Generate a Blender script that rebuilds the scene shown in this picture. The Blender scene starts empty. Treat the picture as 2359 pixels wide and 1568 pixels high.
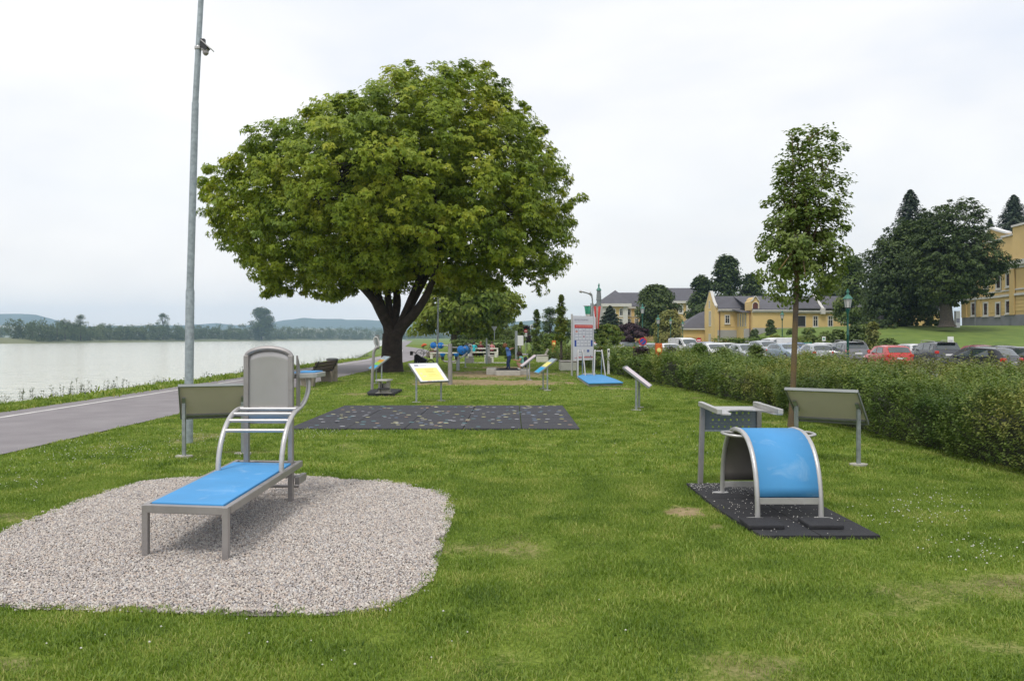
import bpy, bmesh, math, random
import numpy as np
from mathutils import Vector, Matrix, Euler, noise as mnoise
R = math.radians
random.seed(7); RNG = np.random.default_rng(11)
SC = bpy.context.scene
COL = SC.collection

# ---------------------------------------------------------------- camera
CAM_H = 1.65; F = 1830.0; CU = 1179.5; HV = 778.0      # layout units: the photograph 2359 px wide
cam_data = bpy.data.cameras.new("camera"); cam = bpy.data.objects.new("camera", cam_data); COL.objects.link(cam)
cam.location = (0, 0, CAM_H); cam.rotation_euler = (R(90), 0, 0)
cam_data.sensor_width = 36.0; cam_data.lens = 36.0 * F / 2359.0
cam_data.shift_y = -(784.0 - HV) / 2359.0
cam_data.clip_start = 0.1; cam_data.clip_end = 20000
SC.camera = cam

def G(u, v, z=0.0):
    """the point of height z seen at layout position (u, v)"""
    Y = (CAM_H - z) * F / (v - HV)
    return Vector(((u - CU) * Y / F, Y, z))
def P(u, v, Y):
    return Vector(((u - CU) * Y / F, Y, CAM_H - (v - HV) * Y / F))

# ---------------------------------------------------------------- world, sun, exposure
SUN_EL = R(58); SUN_AZ = R(205)          # azimuth: compass angle, clockwise from +Y
world = bpy.data.worlds.new("World"); SC.world = world; world.use_nodes = True
def build_world():
    nt = world.node_tree; N = nt.nodes; L = nt.links; N.clear()
    out = N.new("ShaderNodeOutputWorld")
    sky = N.new("ShaderNodeTexSky"); sky.sky_type = 'NISHITA'; sky.sun_disc = False
    sky.sun_elevation = SUN_EL; sky.sun_rotation = SUN_AZ; sky.dust_density = 3.0
    bg1 = N.new("ShaderNodeBackground"); bg1.inputs[1].default_value = 0.10
    L.new(sky.outputs[0], bg1.inputs[0])
    tc = N.new("ShaderNodeTexCoord")
    mp = N.new("ShaderNodeMapping"); mp.inputs['Scale'].default_value = (1.0, 1.0, 2.4)
    mp.inputs['Rotation'].default_value = (0.25, 0.3, 0.4)
    L.new(tc.outputs['Generated'], mp.inputs[0])
    n1 = N.new("ShaderNodeTexNoise"); n1.inputs['Scale'].default_value = 2.1; n1.inputs['Detail'].default_value = 5
    n1.inputs['Roughness'].default_value = 0.48; n1.inputs['Distortion'].default_value = 0.25
    L.new(mp.outputs[0], n1.inputs[0])
    cr = N.new("ShaderNodeValToRGB")
    cr.color_ramp.elements[0].position = 0.34; cr.color_ramp.elements[0].color = (0.71, 0.745, 0.82, 1)
    cr.color_ramp.elements[1].position = 0.66; cr.color_ramp.elements[1].color = (0.95, 0.94, 0.925, 1)
    e = cr.color_ramp.elements.new(0.48); e.color = (0.835, 0.835, 0.845, 1)
    L.new(n1.outputs[0], cr.inputs[0])
    # overcast luminance: brighter towards the zenith than at the horizon
    sx = N.new("ShaderNodeSeparateXYZ"); L.new(tc.outputs['Generated'], sx.inputs[0])
    mr = N.new("ShaderNodeMapRange"); mr.inputs['From Min'].default_value = 0.0; mr.inputs['From Max'].default_value = 0.5
    mr.inputs['To Min'].default_value = 1.0; mr.inputs['To Max'].default_value = 1.06
    L.new(sx.outputs[2], mr.inputs[0])
    mu = N.new("ShaderNodeVectorMath"); mu.operation = 'SCALE'
    L.new(cr.outputs[0], mu.inputs[0]); L.new(mr.outputs[0], mu.inputs['Scale'])
    bg2 = N.new("ShaderNodeBackground"); bg2.inputs[1].default_value = 1.0
    hz_ = N.new("ShaderNodeMapRange"); hz_.inputs['From Max'].default_value = 0.16; hz_.inputs['To Min'].default_value = 1.0; hz_.inputs['To Max'].default_value = 0.0; L.new(sx.outputs[2], hz_.inputs[0])
    wm = N.new("ShaderNodeMix"); wm.data_type = 'RGBA'; wm.blend_type = 'MULTIPLY'; wm.inputs[7].default_value = (1.06, 0.99, 0.93, 1); L.new(hz_.outputs[0], wm.inputs[0]); L.new(mu.outputs[0], wm.inputs[6])
    L.new(wm.outputs[2], bg2.inputs[0])
    mx = N.new("ShaderNodeMixShader"); mx.inputs[0].default_value = 0.93
    L.new(bg1.outputs[0], mx.inputs[1]); L.new(bg2.outputs[0], mx.inputs[2]); L.new(mx.outputs[0], out.inputs[0])
build_world()
sd = bpy.data.lights.new("sun", 'SUN'); sd.energy = 1.45; sd.angle = R(14); sd.color = (1.0, 0.96, 0.9)
so = bpy.data.objects.new("sun", sd); COL.objects.link(so)
_d = Vector((math.sin(SUN_AZ) * math.cos(SUN_EL), math.cos(SUN_AZ) * math.cos(SUN_EL), math.sin(SUN_EL)))
so.rotation_euler = (-_d).to_track_quat('-Z', 'Y').to_euler(); so.location = (0, 0, 60)
SC.view_settings.view_transform = 'Standard'; SC.view_settings.look = 'None'
SC.view_settings.exposure = 0.30; SC.view_settings.gamma = 1.0
try: SC.view_settings.use_curve_mapping = False
except Exception: pass
SC.cycles.max_bounces = 6; SC.cycles.diffuse_bounces = 3; SC.cycles.glossy_bounces = 3
SC.cycles.transmission_bounces = 4; SC.cycles.transparent_max_bounces = 6; SC.cycles.volume_bounces = 1

# ---------------------------------------------------------------- materials
def s2l(c): return tuple(((x / 255) / 12.92 if x / 255 <= 0.04045 else ((x / 255 + 0.055) / 1.055) ** 2.4) for x in c)
_M = {}
def M(name, col=(0.5, 0.5, 0.5), rough=0.6, metal=0.0, var=0.12, scale=8.0, bump=0.0, bscale=None, spec=0.5, coat=0.0, col2=None, detail=4):
    """procedural surface: a base colour broken up by noise, optional bump"""
    if name in _M: return _M[name]
    m = bpy.data.materials.new(name); m.use_nodes = True; _M[name] = m
    nt = m.node_tree; N = nt.nodes; L = nt.links
    b = N["Principled BSDF"]
    b.inputs['Roughness'].default_value = rough; b.inputs['Metallic'].default_value = metal
    b.inputs['Specular IOR Level'].default_value = spec; b.inputs['Coat Weight'].default_value = coat
    tc = N.new("ShaderNodeTexCoord"); n = N.new("ShaderNodeTexNoise")
    n.inputs['Scale'].default_value = scale; n.inputs['Detail'].default_value = detail
    L.new(tc.outputs['Object'], n.inputs[0])
    cr = N.new("ShaderNodeValToRGB"); cr.color_ramp.elements[0].position = 0.3; cr.color_ramp.elements[1].position = 0.7
    if col2 is None:
        cr.color_ramp.elements[0].color = tuple(max(0, x * (1 - var)) for x in col) + (1,)
        cr.color_ramp.elements[1].color = tuple(min(1, x * (1 + var)) for x in col) + (1,)
    else:
        cr.color_ramp.elements[0].color = tuple(col) + (1,); cr.color_ramp.elements[1].color = tuple(col2) + (1,)
    L.new(n.outputs[0], cr.inputs[0]); L.new(cr.outputs[0], b.inputs['Base Color'])
    mr = N.new("ShaderNodeMapRange"); mr.inputs['To Min'].default_value = max(0.03, rough - 0.08); mr.inputs['To Max'].default_value = min(1, rough + 0.08)
    L.new(n.outputs[0], mr.inputs[0]); L.new(mr.outputs[0], b.inputs['Roughness'])
    if bump > 0:
        n2 = N.new("ShaderNodeTexNoise"); n2.inputs['Scale'].default_value = bscale or scale * 4; n2.inputs['Detail'].default_value = 5
        L.new(tc.outputs['Object'], n2.inputs[0])
        bp = N.new("ShaderNodeBump"); bp.inputs['Strength'].default_value = bump; bp.inputs['Distance'].default_value = 0.02
        L.new(n2.outputs[0], bp.inputs['Height']); L.new(bp.outputs[0], b.inputs['Normal'])
    return m

def leaf_mat(name, cols, trans=0.35, rough=0.5, wscale=0.5, amp=1.1, det=2):
    """leaf: per-leaf tint attribute plus slow drift through the crown; part of the light passes through"""
    if name in _M: return _M[name]
    m = bpy.data.materials.new(name); m.use_nodes = True; _M[name] = m
    nt = m.node_tree; N = nt.nodes; L = nt.links
    b = N["Principled BSDF"]; out = N["Material Output"]
    b.inputs['Roughness'].default_value = rough; b.inputs['Specular IOR Level'].default_value = 0.35
    at = N.new("ShaderNodeAttribute"); at.attribute_name = "tint"
    ge = N.new("ShaderNodeNewGeometry"); n = N.new("ShaderNodeTexNoise"); n.inputs['Scale'].default_value = wscale; n.inputs['Detail'].default_value = det
    L.new(ge.outputs['Position'], n.inputs[0])
    ad = N.new("ShaderNodeMath"); ad.operation = 'MULTIPLY_ADD'; ad.inputs[1].default_value = 0.55
    mm = N.new("ShaderNodeMath"); mm.operation = 'MULTIPLY_ADD'; mm.inputs[1].default_value = amp; mm.inputs[2].default_value = 0.27-amp/2
    L.new(n.outputs[0], mm.inputs[0]); L.new(at.outputs['Fac'], ad.inputs[0]); L.new(mm.outputs[0], ad.inputs[2])
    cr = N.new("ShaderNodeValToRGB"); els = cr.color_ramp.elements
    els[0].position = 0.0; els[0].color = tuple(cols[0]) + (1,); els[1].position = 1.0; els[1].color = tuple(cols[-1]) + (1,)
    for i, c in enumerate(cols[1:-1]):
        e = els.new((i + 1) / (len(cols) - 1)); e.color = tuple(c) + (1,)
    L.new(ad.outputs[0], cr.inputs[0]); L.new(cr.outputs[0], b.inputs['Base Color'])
    if trans > 0:
        tr = N.new("ShaderNodeBsdfTranslucent"); mx = N.new("ShaderNodeMixShader"); mx.inputs[0].default_value = trans
        hs = N.new("ShaderNodeHueSaturation"); hs.inputs['Value'].default_value = 1.25; hs.inputs['Saturation'].default_value = 1.1
        L.new(cr.outputs[0], hs.inputs['Color']); L.new(hs.outputs[0], tr.inputs[0])
        L.new(b.outputs[0], mx.inputs[1]); L.new(tr.outputs[0], mx.inputs[2]); L.new(mx.outputs[0], out.inputs[0])
    return m

def smudged(name, base, light, scale=3.0, lo=0.60, hi=0.74, amt=0.35):
    m = M(name); nt = m.node_tree; N = nt.nodes; L = nt.links; b = N['Principled BSDF']; src = b.inputs['Base Color'].links[0].from_socket
    tc = N.new("ShaderNodeTexCoord"); n = N.new("ShaderNodeTexNoise"); n.inputs['Scale'].default_value = scale; n.inputs['Detail'].default_value = 9; n.inputs['Roughness'].default_value = 0.65; n.inputs['Distortion'].default_value = 0.6
    L.new(tc.outputs['Object'], n.inputs[0]); mr = N.new("ShaderNodeMapRange"); mr.inputs['From Min'].default_value = lo; mr.inputs['From Max'].default_value = hi; mr.inputs['To Max'].default_value = amt; L.new(n.outputs[0], mr.inputs[0])
    mx = N.new("ShaderNodeMix"); mx.data_type = 'RGBA'; L.new(mr.outputs[0], mx.inputs[0]); L.new(src, mx.inputs[6]); mx.inputs[7].default_value = tuple(light)+(1,); L.new(mx.outputs[2], b.inputs['Base Color'])
# common surfaces
steel = M("galvanised_steel", (0.33, 0.36, 0.38), 0.45, 0.6, 0.18, 14, 0.05)
polezinc = M("pole_zinc", (0.30, 0.345, 0.37), 0.55, 0.35, 0.22, 16, 0.08, 60)
brushed = M("satin_steel", (0.34, 0.32, 0.315), 0.42, 0.55, 0.08, 5, 0.04, 90)
brushed_light = M("satin_steel_light", (0.50, 0.49, 0.485), 0.38, 0.55, 0.08, 5, 0.04, 90)
greypaint = M("grey_metal_paint", (0.22, 0.235, 0.235), 0.5, 0.2, 0.08, 3)
boardback = M("board_back", (0.70, 0.60, 0.64), 0.6, 0.0, 0.06, 2.5)
bluepad = M("blue_pad", (0.065, 0.285, 0.58), 0.75, 0.0, 0.09, 2.2, 0.02, 120, detail=6)
smudged("blue_pad", None, (0.42, 0.56, 0.70), 3.5, 0.56, 0.80, 0.45); smudged("satin_steel", None, (0.20, 0.17, 0.15), 4.0, 0.52, 0.75, 0.5); smudged("satin_steel_light", None, (0.3, 0.27, 0.25), 5.0, 0.55, 0.75, 0.4)
blueplastic = M("blue_plastic", (0.015, 0.16, 0.50), 0.35, 0.0, 0.1, 3)
rubber = M("black_rubber", (0.020, 0.020, 0.024), 0.8, 0.0, 0.35, 30, 0.5, 180)
rubber2 = M("charcoal_rubber", (0.043, 0.043, 0.052), 0.85, 0.0, 0.25, 25, 0.4, 160)
smudged("black_rubber", None, (0.07, 0.065, 0.06), 2.5, 0.5, 0.8, 0.5)
concrete = M("concrete", (0.42, 0.40, 0.36), 0.85, 0, 0.16, 5, 0.3, 40)
concrete_brown = M("weathered_concrete", (0.22, 0.19, 0.155), 0.9, 0, 0.25, 4, 0.3, 40)
white_conc = M("white_concrete", (0.66, 0.64, 0.57), 0.8, 0, 0.08, 4, 0.1)
darkwood = M("dark_wood", (0.045, 0.026, 0.02), 0.7, 0, 0.35, 9, 0.2)
palewood = M("pale_wood", (0.46, 0.42, 0.38), 0.7, 0, 0.2, 9, 0.1)
darkplastic = M("dark_plastic", (0.02, 0.021, 0.026), 0.5, 0, 0.2, 5)
blackcloth = M("black_cloth", (0.013, 0.013, 0.016), 0.85, 0, 0.3, 8)
whitepaint = M("white_paint", (0.74, 0.74, 0.74), 0.45, 0, 0.04, 3)
signwhite = M("sign_white", (0.62, 0.62, 0.66), 0.4, 0, 0.03, 3)
redpaint = M("red_print", (0.55, 0.02, 0.02), 0.45, 0, 0.05, 3)
bluepaint = M("blue_print", (0.01, 0.06, 0.32), 0.45, 0, 0.05, 3)
blueline = M("blue_line", (0.05, 0.08, 0.20), 0.45, 0, 0.05, 3)
greyprint = M("grey_print", (0.28, 0.28, 0.36), 0.5, 0, 0.05, 3)
yellowprint = M("yellow_print", (0.84, 0.78, 0.24), 0.45, 0, 0.04, 3)
orangeprint = M("orange_print", (0.62, 0.30, 0.02), 0.45, 0, 0.05, 3)
greenprint = M("green_print", (0.25, 0.50, 0.06), 0.45, 0, 0.05, 3)
cyanprint = M("cyan_print", (0.04, 0.38, 0.70), 0.45, 0, 0.05, 3)
bark = M("bark", (0.035, 0.026, 0.021), 0.9, 0, 0.45, 5, 0.9, 14)
bark2 = M("grey_bark", (0.075, 0.062, 0.05), 0.9, 0, 0.4, 8, 0.6, 30)
lichenbark = M("lichen_bark", (0.085, 0.065, 0.055), 0.9, 0, 0.3, 3.2, 0.6, 40, col2=(0.17, 0.115, 0.04))
greenmetal = M("green_lamp_paint", (0.010, 0.085, 0.062), 0.4, 0.0, 0.15, 6)
copper = M("green_copper", (0.04, 0.17, 0.125), 0.5, 0.0, 0.15, 9)
lampglass = M("lamp_glass", (0.50, 0.50, 0.48), 0.25, 0.0, 0.12, 6)
glassdark = M("dark_glass", (0.025, 0.028, 0.034), 0.08, 0, 0.3, 1.5, spec=0.8)
carglass = M("car_glass", (0.03, 0.045, 0.05), 0.05, 0, 0.3, 1.2, spec=1.0, coat=0.6)
tyre = M("tyre", (0.015, 0.015, 0.016), 0.8, 0, 0.2, 20)
rimm = M("rim", (0.45, 0.45, 0.46), 0.3, 0.8, 0.1, 10)
redlight = M("tail_light", (0.55, 0.02, 0.012), 0.2, 0, 0.2, 12, coat=0.5)
clearlight = M("head_light", (0.6, 0.62, 0.64), 0.12, 0.2, 0.15, 12, coat=0.5)
yellowwall = M("yellow_render", (0.64, 0.46, 0.20), 0.85, 0, 0.07, 0.4, 0.08, 9)
yellowwall2 = M("ochre_render", (0.56, 0.40, 0.17), 0.85, 0, 0.08, 0.35, 0.08, 9)
greywall = M("grey_render", (0.36, 0.35, 0.34), 0.85, 0, 0.08, 0.5, 0.08, 9)
plinth = M("plinth_stone", (0.205, 0.21, 0.235), 0.85, 0, 0.1, 0.6, 0.1, 9)
trim = M("pale_trim", (0.56, 0.54, 0.51), 0.75, 0, 0.06, 1.0)
roofm = M("slate_roof", (0.085, 0.082, 0.095), 0.75, 0, 0.14, 0.9, 0.15, 12)
roofbrown = M("brown_roof", (0.12, 0.085, 0.075), 0.8, 0, 0.16, 1.2, 0.2, 12)
windowframe = M("window_frame", (0.62, 0.60, 0.55), 0.6, 0, 0.05, 3)
redwood = M("red_brown_door", (0.10, 0.030, 0.024), 0.6, 0, 0.2, 3)

# ---------------------------------------------------------------- mesh builder
class MB:
    def __init__(s): s.v = []; s.f = []; s.m = []; s.mats = []
    def mi(s, mat):
        if mat is None: return 0
        if mat not in s.mats: s.mats.append(mat)
        return s.mats.index(mat)
    def add(s, vs, fs, mat=None):
        o = len(s.v); s.v += [tuple(v) for v in vs]; k = s.mi(mat)
        for f in fs: s.f.append([i + o for i in f]); s.m.append(k)
        return s
    def box(s, lo, hi, mat=None):
        (a, b, c), (d, e, f) = lo, hi
        return s.add([(a,b,c),(d,b,c),(d,e,c),(a,e,c),(a,b,f),(d,b,f),(d,e,f),(a,e,f)],
                     [(0,3,2,1),(4,5,6,7),(0,1,5,4),(1,2,6,5),(2,3,7,6),(3,0,4,7)], mat)
    def obox(s, c, ax, ay, az, mat=None):
        """box of half-extent vectors ax, ay, az (right-handed)"""
        c = Vector(c); ax = Vector(ax); ay = Vector(ay); az = Vector(az); V = []
        for k in (-1, 1):
            for (i, j) in ((-1,-1),(1,-1),(1,1),(-1,1)): V.append(c + ax*i + ay*j + az*k)
        return s.add(V, [(0,3,2,1),(4,5,6,7),(0,1,5,4),(1,2,6,5),(2,3,7,6),(3,0,4,7)], mat)
    def bar(s, a, b, w, h, mat=None, up=(0,0,1)):
        """rectangular bar from a to b, w across, h along up"""
        a = Vector(a); b = Vector(b); d = (b - a); L = d.length; d.normalize(); up = Vector(up)
        x = d.cross(up)
        if x.length < 1e-4: x = d.cross(Vector((1,0,0)))
        x.normalize(); y = x.cross(d).normalized()
        return s.obox((a+b)/2, d*L/2, -x*w/2, y*h/2, mat) if False else s.obox((a+b)/2, x*w/2, d*L/2, y*h/2, mat)
    def tube(s, pts, r, n=10, mat=None, cap=True, closed=False):
        pts = [Vector(p) for p in pts]; rs = r if isinstance(r, (list, tuple)) else [r]*len(pts)
        V = []; Fc = []; prev = None; m = len(pts)
        for i, p in enumerate(pts):
            if closed: d = pts[(i+1) % m] - pts[i-1]
            else: d = pts[min(i+1, m-1)] - pts[max(i-1, 0)]
            if d.length < 1e-9: d = Vector((0,0,1))
            d.normalize()
            if prev is None:
                a = Vector((0,0,1)) if abs(d.z) < 0.9 else Vector((1,0,0))
                x = d.cross(a).normalized()
            else:
                x = (prev - d * prev.dot(d))
                x = x.normalized() if x.length > 1e-6 else d.orthogonal().normalized()
            prev = x; y = d.cross(x)
            for k in range(n):
                t = 2*math.pi*k/n; V.append(p + x*math.cos(t)*rs[i] + y*math.sin(t)*rs[i])
        for i in range(m if closed else m-1):
            for k in range(n):
                a = i*n+k; b = i*n+(k+1) % n; j = (i+1) % m
                Fc.append((a, b, j*n+(k+1) % n, j*n+k))
        if cap and not closed: Fc.append(tuple(range(n-1, -1, -1))); Fc.append(tuple((m-1)*n+k for k in range(n)))
        return s.add(V, Fc, mat)
    def lathe(s, c, prof, n=16, mat=None):
        c = Vector(c); V = []; Fc = []
        for (r, z) in prof:
            for k in range(n):
                t = 2*math.pi*(k+0.5)/n; V.append((c.x + r*math.cos(t), c.y + r*math.sin(t), c.z + z))
        for i in range(len(prof)-1):
            for k in range(n): Fc.append((i*n+k, i*n+(k+1) % n, (i+1)*n+(k+1) % n, (i+1)*n+k))
        Fc.append(tuple(range(n-1, -1, -1))); Fc.append(tuple((len(prof)-1)*n+k for k in range(n)))
        return s.add(V, Fc, mat)
    def prism(s, poly, z0, z1, mat=None):
        n = len(poly); A = sum(poly[i][0]*poly[(i+1) % n][1]-poly[(i+1) % n][0]*poly[i][1] for i in range(n))
        if A < 0: poly = poly[::-1]
        V = [(p[0], p[1], z0) for p in poly] + [(p[0], p[1], z1) for p in poly]
        return s.add(V, [tuple(range(n-1,-1,-1)), tuple(range(n, 2*n))] + [(i, (i+1) % n, n+(i+1) % n, n+i) for i in range(n)], mat)
    def fprism(s, O, ux, uy, n, poly, d0, d1, mat=None):
        """polygon in the plane (ux, uy) from O, extruded along n from d0 to d1"""
        O = Vector(O); ux = Vector(ux); uy = Vector(uy); n = Vector(n); k = len(poly)
        V = [O + ux*p[0] + uy*p[1] + n*d0 for p in poly] + [O + ux*p[0] + uy*p[1] + n*d1 for p in poly]
        return s.add(V, [tuple(range(k-1,-1,-1)), tuple(range(k, 2*k))] + [(i, (i+1) % k, k+(i+1) % k, k+i) for i in range(k)], mat)
    def ball(s, c, r, mat=None, n=10, sc=(1,1,1)):
        prof = []
        V = []; Fc = []; c = Vector(c)
        m = max(4, n//2+1)
        for i in range(1, m):
            ph = math.pi*i/m
            for k in range(n):
                t = 2*math.pi*k/n
                V.append((c.x+r*sc[0]*math.sin(ph)*math.cos(t), c.y+r*sc[1]*math.sin(ph)*math.sin(t), c.z-r*sc[2]*math.cos(ph)))
        for i in range(m-2):
            for k in range(n): Fc.append((i*n+k, i*n+(k+1) % n, (i+1)*n+(k+1) % n, (i+1)*n+k))
        V.append((c.x, c.y, c.z-r*sc[2])); V.append((c.x, c.y, c.z+r*sc[2])); b = len(V)-2
        for k in range(n):
            Fc.append((b, (k+1) % n, k)); Fc.append((b+1, (m-2)*n+k, (m-2)*n+(k+1) % n))
        return s.add(V, Fc, mat)
    def build(s, name, mat=None, parent=None, smooth=False, bevel=0.0, seg=2):
        me = bpy.data.meshes.new(name); me.from_pydata(s.v, [], s.f)
        mats = s.mats if s.mats else [mat or steel]
        for q in mats: me.materials.append(q)
        if len(mats) > 1: me.polygons.foreach_set("material_index", s.m)
        if smooth:
            me.polygons.foreach_set("use_smooth", [True]*len(me.polygons))
            try: me.set_sharp_from_angle(angle=R(38))
            except Exception: pass
        me.validate(); me.update()
        o = bpy.data.objects.new(name, me); COL.objects.link(o)
        if parent is not None: o.parent = parent
        if bevel > 0:
            b = o.modifiers.new("bevel", 'BEVEL'); b.width = bevel; b.segments = seg; b.limit_method = 'ANGLE'; b.angle_limit = R(40)
            b.harden_normals = False
        return o

def tag(o, label=None, cat=None, group=None, kind=None):
    if label: o["label"] = label
    if cat: o["category"] = cat
    if group: o["group"] = group
    if kind: o["kind"] = kind
    return o
def thing(name, label, cat, loc=(0,0,0), rz=0.0, group=None):
    o = bpy.data.objects.new(name, None); COL.objects.link(o); o.location = loc; o.rotation_euler = (0,0,rz); o.empty_display_size = 0.2
    return tag(o, label, cat, group)
def copy_tree(o, parent=None):
    c = o.copy(); COL.objects.link(c); c.parent = parent
    for ch in list(o.children): copy_tree(ch, c)
    return c

def np_mesh(name, verts, tris_or_quads, mat, parent=None, tint=None, smooth=False):
    me = bpy.data.meshes.new(name); nv = len(verts); fs = np.asarray(tris_or_quads, dtype=np.int32); k = fs.shape[1]; nf = len(fs)
    me.vertices.add(nv); me.vertices.foreach_set("co", np.asarray(verts, dtype=np.float32).ravel())
    me.loops.add(nf*k); me.loops.foreach_set("vertex_index", fs.ravel())
    me.polygons.add(nf); me.polygons.foreach_set("loop_start", np.arange(0, nf*k, k, dtype=np.int32))
    try: me.polygons.foreach_set("loop_total", np.full(nf, k, dtype=np.int32))
    except Exception: pass
    if tint is not None:
        a = me.attributes.new("tint", 'FLOAT', 'FACE'); a.data.foreach_set("value", np.asarray(tint, dtype=np.float32))
    me.materials.append(mat); me.update(calc_edges=True)
    if smooth: me.polygons.foreach_set("use_smooth", [True]*nf)
    o = bpy.data.objects.new(name, me); COL.objects.link(o)
    if parent is not None: o.parent = parent
    return o

# ---------------------------------------------------------------- numeric noise
def vnoise(x, y, scale=1.0, seed=0, octaves=3):
    x = np.asarray(x, float)/scale; y = np.asarray(y, float)/scale; out = 0; amp = 1; tot = 0
    for o in range(octaves):
        xi = np.floor(x).astype(np.int64); yi = np.floor(y).astype(np.int64); fx = x-xi; fy = y-yi
        fx = fx*fx*(3-2*fx); fy = fy*fy*(3-2*fy)
        def h(a, b):
            n = (a*374761393 + b*668265263 + (seed+o)*974634777) & 0x7fffffff
            n = ((n ^ (n >> 13))*1274126177) & 0x7fffffff
            return ((n ^ (n >> 16)) & 0xffff)/65535.0
        out = out + amp*((h(xi,yi)*(1-fx)+h(xi+1,yi)*fx)*(1-fy) + (h(xi,yi+1)*(1-fx)+h(xi+1,yi+1)*fx)*fy)
        tot += amp; amp *= 0.5; x = x*2.03+7.1; y = y*2.03+3.7
    return out/tot
def in_poly(x, y, poly):
    x = np.asarray(x); y = np.asarray(y); c = np.zeros(x.shape, bool); n = len(poly)
    for i in range(n):
        x1, y1 = poly[i]; x2, y2 = poly[(i+1) % n]
        if y1 == y2: continue
        k = ((y1 > y) != (y2 > y)) & (x < (x2-x1)*(y-y1)/(y2-y1)+x1); c ^= k
    return c
def sstep(x, a, b):
    t = np.clip((x-a)/(b-a), 0, 1); return t*t*(3-2*t)
# ================================================================ the setting
def psh(Y):   # the river path swings gently left far down
    Y = np.asarray(Y, float); a = np.clip(Y-50, 0, 100); b = np.clip(Y-150, 0, 1e9)
    return -(a*a*0.0013) - b*0.12
def hgt(x, y):
    x = np.asarray(x, float); y = np.asarray(y, float); xs = x - psh(y)
    z = np.where(xs < -12.3, -(-12.3-xs)*0.55, 0.0); z = np.maximum(z, -3.2)
    z = z - 0.3*sstep(x, 9.0, 11.5)
    z = z + 3.7*sstep(y, 66, 114)*sstep(x, 36, 49)
    return z

# ground: one sheet to the horizon
def build_ground():
    xs = np.concatenate([[-19.0, -17.5, -15.5, -14, -12.9, -12.3], np.linspace(-11.5, 9.0, 14), [9.6, 10.3, 11, 11.6, 14, 18, 24, 30],
                         np.arange(34, 54, 2.0), np.arange(56, 140, 6.0), [160, 220, 400, 900, 2200, 5200]])
    ys = np.concatenate([[-60, -20], np.arange(0, 56, 4.0), np.arange(56, 120, 3.0), np.arange(122, 200, 8.0), [240, 300, 400, 600, 900, 1500, 2600, 5200]])
    X, Y = np.meshgrid(xs, ys); Z = hgt(X, Y)
    Xs = np.where(X < -7, X + psh(Y), X); Z = hgt(Xs, Y)
    Z = np.where((X > -12.4) & (X < 9.3), Z-0.03, Z)
    V = np.stack([Xs, Y, Z], -1).reshape(-1, 3); nx = len(xs); ny = len(ys)
    i, j = np.meshgrid(np.arange(nx-1), np.arange(ny-1)); a = (j*nx+i).ravel()
    Fq = np.stack([a, a+1, a+nx+1, a+nx], -1)
    m = M("grass_ground", (0.082, 0.140, 0.018), 0.95, 0, 0.3, 0.6, 0.6, 14, col2=(0.145, 0.205, 0.030))
    o = np_mesh("ground", V, Fq, m, smooth=True); tag(o, kind="structure")
build_ground()

# places where the turf is worn: centre, radii, strength
WEAR = [(-0.6, 36.5, 3.0, 4.2, 1.7), (-0.9, 29.6, 3.6, 2.1, 1.5), (-0.5, 44, 2.0, 2.6, 1.2), (-6.2, 39.3, 1.7, 1.6, 0.75), (-2.4, 28.2, 0.7, 0.6, 0.9),
        (-4.3, 23.4, 1.0, 0.8, 0.7), (-3.2, 22.6, 0.7, 0.35, 0.8), (1.66, 7.6, 0.22, 0.34, 1.2), (1.78, 7.0, 0.10, 0.16, 0.8), (2.55, 4.25, 0.42, 0.22, 0.52),
        (2.25, 4.75, 0.2, 0.12, 0.5), (2.42, 5.35, 0.24, 0.12, 0.45), (-2.55, 4.05, 0.25, 0.12, 0.55), (0.05, 4.1, 0.3, 0.14, 0.4), (-0.35, 4.8, 0.25, 0.12, 0.3),
        (0.55, 9.7, 0.5, 0.16, 0.35), (3.6, 26.0, 1.2, 0.7, 0.7), (2.2, 31.5, 0.8, 0.5, 0.7), (-3.9, 11.5, 0.5, 0.2, 0.6), (-4.65, 11.2, 0.4, 0.15, 0.5),
        (0.6, 12.3, 0.5, 0.2, 0.5), (1.3, 28.9, 0.6, 0.4, 0.5), (3.1, 18.9, 0.3, 0.2, 0.6), (0.25, 19.6, 1.5, 0.25, 0.4), (3.2, 4.0, 0.3, 0.14, 0.5), (-2.2, 21.2, 0.9, 0.3, 0.5)]
def wear(x, y):
    n = vnoise(x, y, 0.35, 3, 4); n2 = vnoise(x, y, 0.09, 5, 2); w = np.zeros(np.shape(x))
    for (cx, cy, rx, ry, s) in WEAR:
        d = np.sqrt(((x-cx)/rx)**2+((y-cy)/ry)**2); w = np.maximum(w, s*(1.0-sstep(d + (n-0.5)*1.3 + (n2-0.5)*0.5, 0.45, 1.15)))
    gen = 0.62*sstep(vnoise(x, y, 1.3, 17, 4), 0.60, 0.82)
    hedge_edge = 0.42*(1-sstep(np.abs(x-hedge_x(y)-0.05), 0.05, 0.28+0.2*n))
    return np.clip(np.maximum(np.maximum(w, gen), hedge_edge), 0, 1)
HX = [(0, 6.1), (8, 6.1), (20, 5.85), (33, 4.75), (45, 4.15), (54, 3.4), (63, 1.9), (70, -0.6), (74, -3.0)]
def hedge_x(y): return np.interp(y, [p[0] for p in HX], [p[1] for p in HX])

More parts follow.
